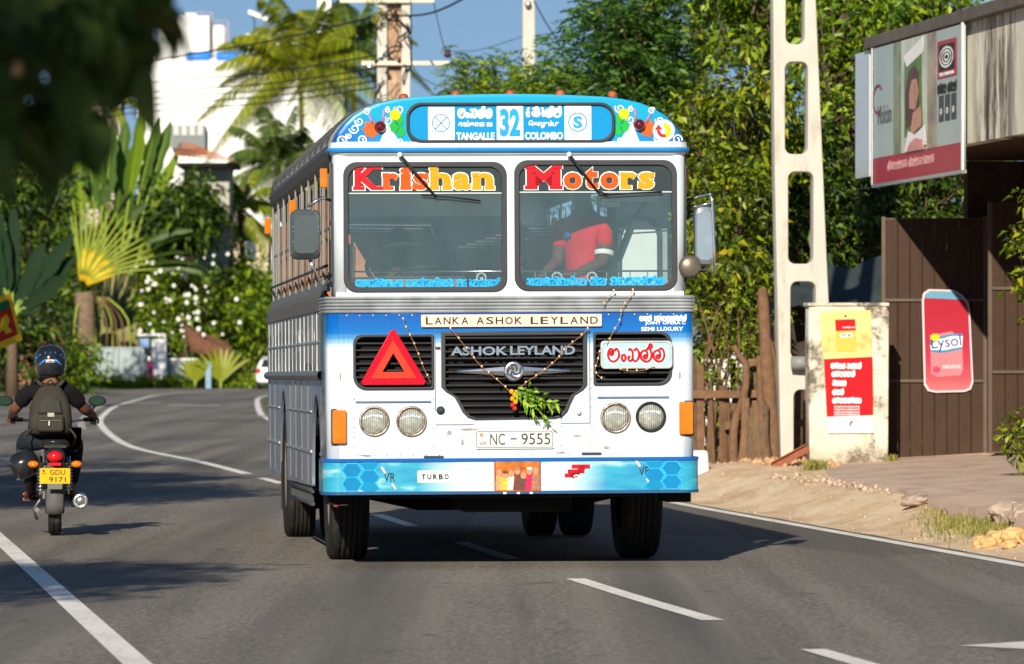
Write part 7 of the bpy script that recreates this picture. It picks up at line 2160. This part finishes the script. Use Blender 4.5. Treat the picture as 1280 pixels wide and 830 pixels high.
# ------------------------------------------------------------------ white car
CY = 240.; Xc = at(343, 0, CY).x
car = thing('white_car', 'white hatchback parked past the bend, half hidden behind the bus', 'car', (Xc, CY, gz(Xc, CY) + .01), (0, 0, R(2)))
mt_car = M('white_car_paint', (.80, .82, .84), .25, var=.02, coat=.8)
secs = []     # (y, half width, z bottom, z shoulder, roof half width, z roof)
prof = [(0, .70, .34, .80, .66, .82), (.06, .80, .26, .92, .70, .98), (.25, .84, .22, .96, .62, 1.34), (.8, .85, .20, .97, .60, 1.47), (1.8, .85, .20, .96, .59, 1.48), (2.5, .85, .20, .94, .62, 1.25), (2.95, .84, .20, .90, .68, .95), (3.5, .80, .24, .80, .62, .82), (3.85, .66, .32, .62, .55, .64)]
vs, fs = [], []
for y, hw, zb, zs, rw, zr in prof:
    for sg in (1, -1):
        r_ = [(hw * .82, zb), (hw, zb + .12), (hw * 1.0, (zb + zs) / 2), (hw * .97, zs), (rw + (hw - rw) * .15, zs + (zr - zs) * .75), (rw * .85, zr)]
        r_ = r_ if sg > 0 else r_[::-1]
        vs += [(sg * a, y, z) for a, z in r_]
n = 12
for i in range(len(prof) - 1):
    for k in range(n): fs.append((i * n + k, i * n + (k + 1) % n, (i + 1) * n + (k + 1) % n, (i + 1) * n + k))
fs += [tuple(range(n)), tuple((len(prof) - 1) * n + k for k in range(n))]
mb = MB(); mb.add(vs, fs, True); cb = mb.build('body', mt_car, car, .03)
mt_cg = M('car_glass', (.02, .03, .035), .08)
mb = MB(); mb.add([(-.62, .035, .98), (.62, .035, .98), (.50, .245, 1.33), (-.50, .245, 1.33)], [(0, 1, 2, 3)]); o = mb.build('rear_window', mt_cg, car); so = o.modifiers.new('t', 'SOLIDIFY'); so.thickness = .03; so.offset = 0
for sg in (-1, 1):
    mb = MB(); mb.add([(sg * .84, .45, 1.0), (sg * .845, 2.3, .99), (sg * .66, 2.2, 1.34), (sg * .66, .7, 1.38)], [(0, 1, 2, 3)]); o = mb.build('side_window', mt_cg, car); so = o.modifiers.new('t', 'SOLIDIFY'); so.thickness = .03; so.offset = 0
    mb = MB(); mb.box((sg * .72, .03, .82), (.20, .10, .22)); mb.build('tail_light', M('tail_lamp_red', (.55, .03, .03), .2), car, .02)
    for y in (.65, 3.1):
        mb = MB(); mb.lathe([(.18, -.1), (.27, -.1), (.30, -.06), (.30, .06), (.27, .1), (.18, .1)], (0, 0, 0), 'X', 22); w2 = mb.build('wheel', mt_tyre, car); w2.location = (sg * .72, y, .30)
        mb = MB(); mb.lathe([(.19, sg * .08), (.12, sg * .06), (0, sg * .09)], (0, 0, 0), 'X', 16); mb.build('rim', mt_alu, w2)
mb = MB(); mb.box((0, .0, .42), (1.5, .14, .22)); mb.build('bumper', mt_car, car, .04)
mb = MB(); mb.box((0, -.02, .66), (.5, .03, .12)); mb.build('number_plate', mt_ylp, car)

# ================================================================== MOTORCYCLE AND RIDER
BXm = at(68.5, 0, 41.6).x
MR = (0, 0, R(5))
bike = thing('motorcycle', 'black motorcycle with yellow number plate riding away on the left', 'motorcycle', (BXm, 41.6, .006), MR)
mt_bblk = M('bike_black_paint', (.015, .016, .02), .25, var=.1, coat=.6)
mt_eng = M('engine_metal', (.16, .15, .14), .45, .7, var=.2)
def tyre(y, r_, wd, parent, name='wheel'):
    mb = MB(); h = wd / 2
    pr_ = [(r_ * .80, -h * .7), (r_ * .92, -h), (r_ * .985, -h * .6), (r_, -h * .15), (r_ - .006, -h * .1), (r_ - .006, h * .1), (r_, h * .15), (r_ * .985, h * .6), (r_ * .92, h), (r_ * .80, h * .7)]
    mb.lathe(pr_, (0, 0, 0), 'X', 36); w2 = mb.build(name, mt_tyre, parent); w2.location = (0, y, r_)
    mb = MB(); mb.lathe([(r_ * .80, -h * .7), (r_ * .74, -h * .5), (r_ * .74, h * .5), (r_ * .80, h * .7)], (0, 0, 0), 'X', 30); mb.build('rim', mt_alu, w2)
    mb = MB(); mb.lathe([(.0, -.07), (.05, -.07), (.05, .07), (0, .07)], (0, 0, 0), 'X', 12)
    for k in range(6):
        a = k * math.pi / 3; mb.tube([(0, .04 * math.cos(a), .04 * math.sin(a)), (0, r_ * .76 * math.cos(a), r_ * .76 * math.sin(a))], .012, 5)
    mb.build('hub', mt_eng, w2); return w2
tyre(.30, .29, .105, bike); tyre(1.55, .29, .085, bike)
mb = MB()
for k in range(-3, 12):
    a = R(k * 12 + 20); mb.sweep  # curved guard built below
vs, fs = [], []
for k in range(10):
    a = R(200 - k * 13); y, z = .30 + .335 * math.cos(a), .29 + .335 * math.sin(a)
    for x, o in ((-.075, -.03), (-.06, 0), (0, .012), (.06, 0), (.075, -.03)): vs.append((x, y + o * math.cos(a), z + o * math.sin(a)))
for k in range(9):
    for j in range(4): fs.append((k * 5 + j, k * 5 + j + 1, k * 5 + j + 6, k * 5 + j + 5))
o = MB().add(vs, fs, True).build('mudguard', M('mudguard_grey', (.10, .10, .10), .5, var=.3), bike); so = o.modifiers.new('t', 'SOLIDIFY'); so.thickness = .004
mb = MB(); mb.add([(-.065, -.08, .50), (.065, -.08, .50), (.055, -.12, .37), (-.055, -.12, .37)], [(0, 1, 2, 3)]); o = mb.build('guard_flap', M('flap_grey', (.13, .13, .13), .6), bike); so = o.modifiers.new('t', 'SOLIDIFY'); so.thickness = .006
# tail
mb = MB(); mb.box((0, .12, .645), (.17, .36, .10), taper=.7); mb.build('tail_cowl', mt_bblk, bike, .03)
mb = MB(); mb.ball((0, -.055, .625), (.062, .04, .045), 16, 10); mb.build('tail_light', M('tail_lens', (.50, .006, .01), .12, coat=1), bike)
mb = MB(); mb.box((0, -.075, .565), (.10, .02, .025)); mb.build('reflector', M('red_reflex', (.5, .01, .02), .3), bike, .004)
for sg in (-1, 1):
    mb = MB(); mb.tube([(sg * .06, -.03, .565), (sg * .13, -.035, .567)], .011, 6); s_ = mb.build('indicator_stalk', mt_bblk, bike)
    mb = MB(); mb.ball((sg * .168, -.045, .565), (.045, .032, .028), 12, 8); mb.build('indicator', mt_amber, s_)
np_ = plate('number_plate', rrect(-.118, .415, .118, .535, .008), M('plate_yellow', (.72, .40, .004), .4, var=.03), bike, 'F', -.115, .006)
text('GDU', .02, .503, .12, .040, mt_blackp, np_, 'F', -.117, .002, bold=.01); text('9171', .02, .447, .13, .040, mt_blackp, np_, 'F', -.117, .002, bold=.01)
text('WP', -.085, .493, .035, .016, mt_blackp, np_, 'F', -.117, .002); plate('crest', circ(-.088, .515, .010, 8), mt_rim, np_, 'F', -.117, .002)
mb = MB(); mb.box((0, .42, .72), (.25, .62, .07), taper=.8); mb.build('seat', M('seat_vinyl_black', (.02, .02, .02), .5), bike, .03)
mb = MB(); mb.tube([(-.10, .10, .70), (-.10, -.02, .73), (0, -.07, .74), (.10, -.02, .73), (.10, .10, .70)], .012, 8); mb.build('grab_rail', mt_bblk, bike)
mb = MB(); mb.ball((0, .92, .80), (.14, .27, .13), 16, 10); mb.build('fuel_tank', mt_bblk, bike)
mb = MB(); mb.box((0, .80, .42), (.24, .36, .28)); mb.box((0, .90, .60), (.16, .18, .16)); mb.lathe([(0, -.17), (.10, -.17), (.10, .17), (0, .17)], (0, .78, .36), 'X', 16); mb.build('engine', mt_eng, bike, .02)
for sg in (-1, 1):
    mb = MB(); mb.tube([(sg * .10, .30, .29), (sg * .10, .72, .42)], .022, 8); mb.build('swing_arm', mt_bblk, bike)
    mb = MB(); mb.tube([(sg * .11, .28, .32), (sg * .11, .38, .62)], .014, 8)
    for k in range(9): mb.lathe([(.024, -.006), (.030, 0), (.024, .006)], (sg * .11, .29 + .008 * k, .36 + .026 * k), 'Z', 10)
    mb.build('shock_absorber', mt_chrome, bike)
    mb = MB(); mb.tube([(sg * .085, 1.55, .29), (sg * .085, 1.32, .92)], .022, 8); mb.build('fork_leg', mt_chrome, bike)
    mb = MB(); mb.tube([(sg * .10, .62, .28), (sg * .24, .62, .28)], .014, 6); mb.build('foot_peg', mt_black, bike)
mb = MB(); mb.tube([(.13, .75, .28), (.145, .50, .24), (.16, .40, .26)], .025, 8); mb.lathe([(0, 0), (.056, 0), (.062, .03), (.062, .40), (.045, .47), (0, .47)], (.20, -.02, .275), 'Y', 18)
ex_ = mb.build('exhaust', M('exhaust_steel', (.20, .19, .18), .35, .8, var=.2), bike)
mb = MB(); mb.lathe([(.060, .004), (.050, .012), (.028, .006), (.026, -.03)], (.20, -.02, .275), '-Y', 18); mb.build('exhaust_tip', mt_chrome, ex_)
mb = MB(); mb.box((-.085, .5, .32), (.03, .42, .08)); mb.build('chain_guard', mt_eng, bike, .01)
mb = MB(); mb.tube([(-.10, .42, .30), (-.17, .46, .20), (-.14, .48, .12)], .012, 6); mb.tube([(-.14, .35, .2), (-.14, .6, .2)], .02, 6); mb.build('side_stand', mt_eng, bike)
mb = MB(); mb.tube(crom([(-.36, 1.02, .905), (-.22, 1.12, .90), (-.08, 1.22, .88), (.08, 1.22, .88), (.22, 1.12, .90), (.33, 1.02, .905)], 3), .012, 8); hbar = mb.build('handlebar', mt_chrome, bike)
for sg, xx_ in ((-1, -.36), (1, .33)):
    mb = MB(); mb.tube([(xx_, 1.02, .905), (xx_ * .72, 1.085, .905)], .018, 8); mb.build('grip', mt_black, hbar)
    mb = MB(); mb.tube([(xx_ * .8, 1.06, .91), (xx_ * .95, 1.05, 1.0), (sg * .33, 1.04, 1.04)], .008, 6); mi = mb.build('mirror_stem', mt_bblk, hbar)
    mb = MB(); cx = -.40 if sg < 0 else .34
    mb.ball((cx, 1.02, 1.055), (.072, .018, .042), 16, 8); mh = mb.build('rear_mirror', mt_bblk, hbar)
    plate('mirror_glass', circ(cx, 1.055, .060, 18, .033), M('mirror_glass', (.10, .13, .06), .05, 1.), mh, 'F', 1.000, .003)
mb = MB(); mb.lathe([(0, 0), (.08, .02), (.09, .10), (.07, .14), (0, .14)], (0, 1.36, .86), 'Y', 18); mb.build('headlamp', mt_bblk, bike)
mb = MB(); mb.box((0, 1.28, .99), (.20, .10, .09)); mb.build('instrument_pod', mt_bblk, bike, .02)
# rider
rd = thing('person', 'motorcycle rider in dark shirt and jeans wearing a blue and black helmet', 'person', (BXm, 41.6, .006), MR)
mt_jean = M('dark_navy_jeans', (.018, .024, .036), .9, var=.25, scale=14, bump=.3); mt_tee = M('black_tee', (.008, .008, .010), 1., var=.2, scale=10, bump=.3)
rskin = M('tan_skin', (.17, .075, .042), .5, var=.1)
X0 = -.04
ch = [[((X0, .42, .79), (.12, .10), 'hip'), ((X0, .44, .93), (.115, .085)), ((X0, .48, 1.06), (.135, .09)), ((X0, .52, 1.15), (.10, .07), 'chest'), ((X0, .54, 1.24), .055), ((X0 + .005, .57, 1.31), .075), ((X0 + .005, .58, 1.38), .085)]]
for sg, el, wr in ((-1, (-.31, .66, 1.00), (-.35, .96, .935)), (1, (.235, .66, .99), (.32, .96, .935))):
    ch.append(['chest', ((X0 + sg * .165, .52, 1.13), .050, 's%d' % sg), (el, .048), (((el[0] + wr[0]) / 2, (el[1] + wr[1]) / 2, (el[2] + wr[2]) / 2), .040), (wr, (.028, .022), 'w%d' % sg)])
    ch += hand_chains(wr, (0, .9, -.25), (-sg, .1, .1), (0, .35, -1), 1.1, .95, 'w%d' % sg)
    kn = (X0 + sg * .20, .86, .70); an = (X0 + sg * .155, .66, .36)
    ch.append(['hip', ((X0 + sg * .09, .46, .76), .075), ((X0 + sg * .15, .66, .75), .070), (kn, .055), ((X0 + sg * .18, .74, .52), .055), (an, .036), ((X0 + sg * .165, .64, .325), .034), ((X0 + sg * .17, .76, .305), (.040, .022)), ((X0 + sg * .175, .84, .30), (.034, .014))])
figure('body', ch, rskin, rd, 2)
sh = [[((X0, .41, .74), (.195, .16)), ((X0, .43, .86), (.185, .15)), ((X0, .45, .98), (.175, .14)), ((X0, .49, 1.08), (.180, .135)), ((X0, .52, 1.15), (.145, .11), 'c'), ((X0, .54, 1.215), .085), ((X0, .55, 1.255), .075)]]
for sg, el in ((-1, (-.31, .66, 1.00)), (1, (.235, .66, .99))):
    s0 = Vector((X0 + sg * .165, .52, 1.13)); e = s0.lerp(Vector(el), .74); sh.append(['c', (tuple(s0), .076), (tuple(e), .068)])
figure('shirt', sh, mt_tee, rd, 2)
tr_ = [[((X0, .42, .85), (.175, .145)), ((X0, .44, .75), (.175, .14), 'h')]]
for sg in (-1, 1):
    tr_.append(['h', ((X0 + sg * .10, .46, .75), .112), ((X0 + sg * .155, .66, .75), .098), ((X0 + sg * .20, .86, .70), .080), ((X0 + sg * .18, .74, .52), .074), ((X0 + sg * .158, .67, .39), .064)])
figure('trousers', tr_, mt_jean, rd, 2)
for sg in (-1, 1):
    mb = MB(); mb.box((X0 + sg * .17, .74, .275), (.085, .26, .022)); mb.box((X0 + sg * .17, .80, .315), (.088, .03, .02)); mb.build('sandal', M('sandal_brown', (.36, .12, .05), .6), rd, .008)
helm = thing('helmet', 'black helmet with blue flashes worn by the motorcycle rider', 'helmet', (BXm, 41.6, .006), MR)
hx, hy, hz = X0 + .005, .585, 1.375
mb = MB()
prof = [(.0, .128), (.05, .122), (.090, .098), (.116, .055), (.125, .0), (.122, -.05), (.112, -.10), (.100, -.125), (.092, -.12)]
mb.lathe(prof, (hx, hy, hz), 'Z', 28); mb.build('shell', M('helmet_gloss_black', (.012, .013, .018), .15, coat=1), helm)
def band(pts, wd, mat, nm):
    vs, fs = [], []
    for (az, el) in pts:
        for s_ in (-1, 1):
            a, e = R(az), R(el + s_ * wd); r_ = .1275
            vs.append((hx + r_ * math.sin(a) * math.cos(e), hy - r_ * math.cos(a) * math.cos(e), hz + r_ * 1.02 * math.sin(e)))
    for i in range(len(pts) - 1): fs.append((2 * i, 2 * i + 1, 2 * i + 3, 2 * i + 2))
    o = MB().add(vs, fs, True).build(nm, mat, helm); so = o.modifiers.new('t', 'SOLIDIFY'); so.thickness = .003; return o
mt_hb = M('helmet_blue', (.02, .20, .60), .2, coat=.8)
for sg in (-1, 1):
    band([(sg * 100, -14), (sg * 70, 6), (sg * 45, 22), (sg * 22, 30), (0, 31)], 3.0, mt_hb, 'blue_flash')
    band([(sg * 85, -30), (sg * 55, -24), (sg * 35, -8), (sg * 16, 4)], 3.5, mt_hb, 'blue_flash')
band([(-16, -2), (-8, -1), (0, -1), (8, -1), (16, -2)], 5.0, M('helmet_badge', (.72, .70, .72), .3), 'badge')
band([(-11, -2), (0, -1.5), (11, -2)], 2.2, mt_redp, 'badge_mark')
bpk = thing('backpack', 'grey backpack with two front pockets on the rider\'s back', 'backpack', (BXm, 41.6, .006), MR)
mt_bp = M('grey_backpack', (.04, .036, .03), .85, var=.2, scale=9, bump=.4); mt_bpd = M('backpack_dark', (.04, .038, .034), .8, var=.2)
bx_, bz_ = X0 + .005, 0
vs, fs = [], []
for i, (z, hw, d) in enumerate(((.79, .12, .05), (.81, .165, .11), (.90, .172, .135), (1.02, .160, .125), (1.10, .128, .10), (1.17, .08, .06), (1.195, .04, .02))):
    for k in range(16):
        a = 2 * math.pi * k / 16; ca, sa = math.cos(a), math.sin(a); vs.append((bx_ + hw * abs(ca) ** .7 * (1 if ca > 0 else -1), .345 - (d - .05) * .5 + d * .9 * abs(sa) ** .8 * (1 if sa > 0 else -1) + (z - .8) * .18, z))
for i in range(6):
    for k in range(16): fs.append((i * 16 + k, i * 16 + (k + 1) % 16, (i + 1) * 16 + (k + 1) % 16, (i + 1) * 16 + k))
fs += [tuple(range(16)), tuple(6 * 16 + k for k in range(16))]
MB().add(vs, fs, True).build('bag', mt_bp, bpk)
plate('front_pocket', rrect(bx_ - .105, .815, bx_ + .105, .955, .03), mt_bp, bpk, 'F', .165, .09, .02)
plate('upper_pocket', [(bx_ - .095, .96), (bx_ + .095, .96), (bx_ + .075, 1.06), (bx_ + .03, 1.10), (bx_ - .03, 1.10), (bx_ - .075, 1.06)], mt_bpd, bpk, 'F', .20, .08, .015)
plate('brand_patch', rrect(bx_ - .022, .935, bx_ + .03, .965, .003), M('patch_grey', (.36, .34, .30), .6), bpk, 'F', .158, .006)
mb = MB(); mb.tube([(bx_ - .085, .158, .905), (bx_ + .085, .158, .905)], .004, 5); mb.tube([(bx_ - .01, .156, .90), (bx_ - .01, .154, .865)], .005, 5); mb.build('zip', mt_alu, bpk)
for sg in (-1, 1):
    mb = MB(); mb.tube([(bx_ + sg * .065, .36, 1.18), (bx_ + sg * .11, .46, 1.225), (bx_ + sg * .12, .56, 1.20), (bx_ + sg * .13, .66, 1.05)], .020, 6, flat=.5); mb.build('shoulder_strap', mt_bp, bpk)
    mb = MB(); mb.tube([(bx_ + sg * .15, .26, .84), (bx_ + sg * .185, .24, .80), (bx_ + sg * .20, .20, .77)], .008, 5); mb.build('side_strap', mt_bpd, bpk)
mb = MB(); mb.tube([(bx_ - .03, .34, 1.19), (bx_, .34, 1.225), (bx_ + .03, .34, 1.19)], .008, 6); mb.build('handle', mt_bpd, bpk)
sh2 = thing('helmet', 'spare black helmet hanging upside down on the left of the motorcycle', 'helmet', (BXm, 41.6, .006), MR)
mb = MB(); rot = Matrix.Rotation(R(65), 3, 'Y')
m_ = MB(); m_.lathe([(.0, .115), (.06, .105), (.10, .06), (.113, .0), (.108, -.07), (.09, -.11), (.08, -.10)], (0, 0, 0), 'Z', 24)
m_.v = [tuple(rot @ Vector(v) + Vector((-.235, .18, .565))) for v in m_.v]; m_.build('shell', M('spare_helmet_black', (.014, .015, .018), .2, coat=1), sh2)
mb = MB(); mb.tube([(-.20, .12, .53), (-.13, .14, .50), (-.10, .16, .56)], .006, 5); mb.build('chin_strap', mt_black, sh2)

# ================================================================== NEAR BRANCH AND SHADE TREES
nt_ = thing('overhanging_tree', 'out of focus dark leafy branch hanging close in the top left corner', 'tree', (-3.2, 7.5, 0))
lf_near = leafmat('near_dark_leaves', (.008, .022, .003), (.028, .065, .008), (.09, .14, .012), rough=.85, trans=.35)
lf_near2 = leafmat('near_olive_leaves', (.06, .075, .015), (.11, .11, .02), (.16, .12, .02), trans=.4)
mb = MB(); mb.tube([(0, 0, -.2), (.05, 0, 2.2), (.3, .4, 3.6), (0, 0, 6)], [.2, .16, .12, .05], 10); mb.build('trunk', mt_bark, nt_)
def nl_(x, y, z): return Vector((x, y, z)) - nt_.location
for pts in ([(-2.9, 8.0, 3.4), (-1.8, 9.0, 2.75), (-1.0, 9.3, 2.1), (-.85, 9.3, 1.7)], [(-2.5, 8.4, 3.2), (-1.5, 9.1, 2.6), (-.9, 9.2, 2.05), (-.68, 9.2, 1.80)], [(-1.6, 9.1, 2.6), (-1.3, 9.2, 2.1), (-1.0, 9.3, 1.75)]):
    mb = MB(); mb.tube(crom([nl_(*p) for p in pts], 3), [.03 - .0024 * i for i in range(3 * (len(pts) - 1) + 1)], 6); mb.build('branch', mt_bark, nt_, fix=False)
def leaf_proto(L, W):
    vs, fs = [], []
    for i in range(7):
        t = i / 6; w_ = W * .5 * math.sin(math.pi * min(1, t ** .8)) + .001; vs += [(-w_, L * t, .12 * w_ + -.18 * L * t * t), (0, L * t, -.18 * L * t * t), (w_, L * t, .12 * w_ - .18 * L * t * t)]
    for i in range(6): a = i * 3; fs += [(a, a + 1, a + 4, a + 3), (a + 1, a + 2, a + 5, a + 4)]
    return MB().add(vs, fs, True).mesh('leaf')
prs = [leaf_proto(.115, .062), leaf_proto(.14, .07), leaf_proto(.09, .05)]
for p_ in prs: p_.materials.append(lf_near)
po = leaf_proto(.10, .055); po.materials.append(lf_near2)
rg = random.Random(33)
cnt = 0
while cnt < 285:
    px, py = rg.uniform(-60, 205), rg.uniform(-60, 178)
    lim = 186 - max(0, py - 85) * 1.0 + 14 * math.sin(py * .09)
    if px > lim and not (py < 4 and px < 215): continue
    if 96 < px < 152 and 72 < py < 118: continue
    if 148 < px < 190 and 26 < py < 52: continue
    if 180 < px and py > 95: continue
    Y = rg.uniform(8.7, 10.0); v = at(px, py, Y)
    o = bpy.data.objects.new('leaf', po if rg.random() < .03 else rg.choice(prs)); link_obj(o, nt_)
    o.location = v - nt_.location
    o.rotation_euler = (rg.uniform(-1.3, .2), rg.uniform(-.7, .7), rg.uniform(0, 6.28)); cnt += 1
rngn = np.random.default_rng(77)
C = np.array([-2.0, -1.5, 5.2]) - np.array(nt_.location) + unit(rngn.normal(size=(90, 3))) * rngn.random((90, 1)) ** .4 * np.array([2.3, 6.5, 1.9])
V, F = cluster_leaves(C, 70, .6, .17, rngn); tri_mesh('crown', V, F, lf_near, nt_)['kind'] = 'stuff'  # unseen crown, added above and behind the camera to shade the near leaves
# trees left of the road, outside the frame, whose shade falls across it
for i, (cx, cy, cz, rx, ry, rz, n_c, per) in enumerate(((-7.0, 40.5, 6.3, 1.8, 4.0, 1.5, 120, 110), (-7.9, 47, 6.6, 2.2, 3.4, 1.6, 120, 110), (-9.4, 54, 7.2, 2.4, 3.0, 1.6, 50, 70), (-5.4, 19, 6.0, 1.1, 3.0, 1.0, 70, 80), (-11.5, 60, 6.0, 2.6, 3.5, 2.2, 60, 60), (-12.5, 72, 5.5, 2.5, 6, 2.2, 60, 60))):
    tree('roadside_tree', ('roadside tree shading the road just left of the rider, first', 'second roadside tree left of the road beyond the rider', 'third roadside tree left of the road', 'small roadside tree nearest the viewer left of the road', 'fourth roadside tree left of the road', 'farthest roadside tree left of the road')[i], (cx - .6, cy, gz(cx - .6, cy)), (cx, cy, cz), (rx, ry, rz), n_c, per, .5, .16, lf_dark, 60 + i, group='shade trees left of the road', shell=.1)
for o in bpy.data.objects:      # tiny joined pieces
    if o.type == 'MESH' and o.name.split('.')[0] in ('mirror_arm', 'wheel_nuts', 'corner_step', 'rail_bracket', 'notice_strip', 'seat_frame', 'logo_swirl', 'stamp_mark', 'letter', 'flap_seam', 'crown', 'leaflets', 'side_stand', 'zip', 'frame', 'badge_cross', 'red_badge', 'slash'):
        if o.parent is not None and o.name.split('.')[0] != 'letter': o['kind'] = 'stuff'

bt('leafy_tree', 'mid green leafy tree left of the fan palm trunk', 62, 300, 262, 52, 75, 110, 60, .30, lf_mid, 51, group=G_)
bt('leafy_tree', 'yellowish bush crown between the fan palm and the flowering shrub', 168, 290, 262, 46, 60, 90, 60, .28, lf_mid, 52, group=G_)
bt('leafy_tree', 'dark green crown just below the overhanging near leaves', 60, 225, 268, 60, 50, 90, 60, .32, lf_dark, 53, group=G_)
# trees behind the bus and beyond the bend
for i, (X_, Y_, r_, m_, lab) in enumerate(((-4, 262, 4.5, lf_mid, 'far green tree behind the left half of the bus'), (3, 255, 5, lf_dark, 'far dark tree behind the middle of the bus'), (11, 250, 5, lf_mid, 'far green tree behind the right half of the bus'), (20, 230, 6, lf_dark, 'far dark tree well behind the lattice pole'),
        (9, 150, 3.5, lf_dark, 'dark tree in the middle distance behind the right side of the bus'), (14, 120, 3.5, lf_mid, 'green tree in the middle distance behind the wooden fence'), (-32, 235, 6, lf_dark, 'far dark tree beyond the left edge of the photo'), (-27, 150, 4.5, lf_mid, 'green tree on the left bank beyond the photo edge'))):
    tree('leafy_tree', lab, (X_, Y_, gz(X_, Y_)), (X_, Y_, r_ * .95), (r_, r_ * .7, r_ * .95), 110, 55, r_ * .22, r_ * .07, m_, 90 + i, group='trees along the far bend', shell=.1, low=True)
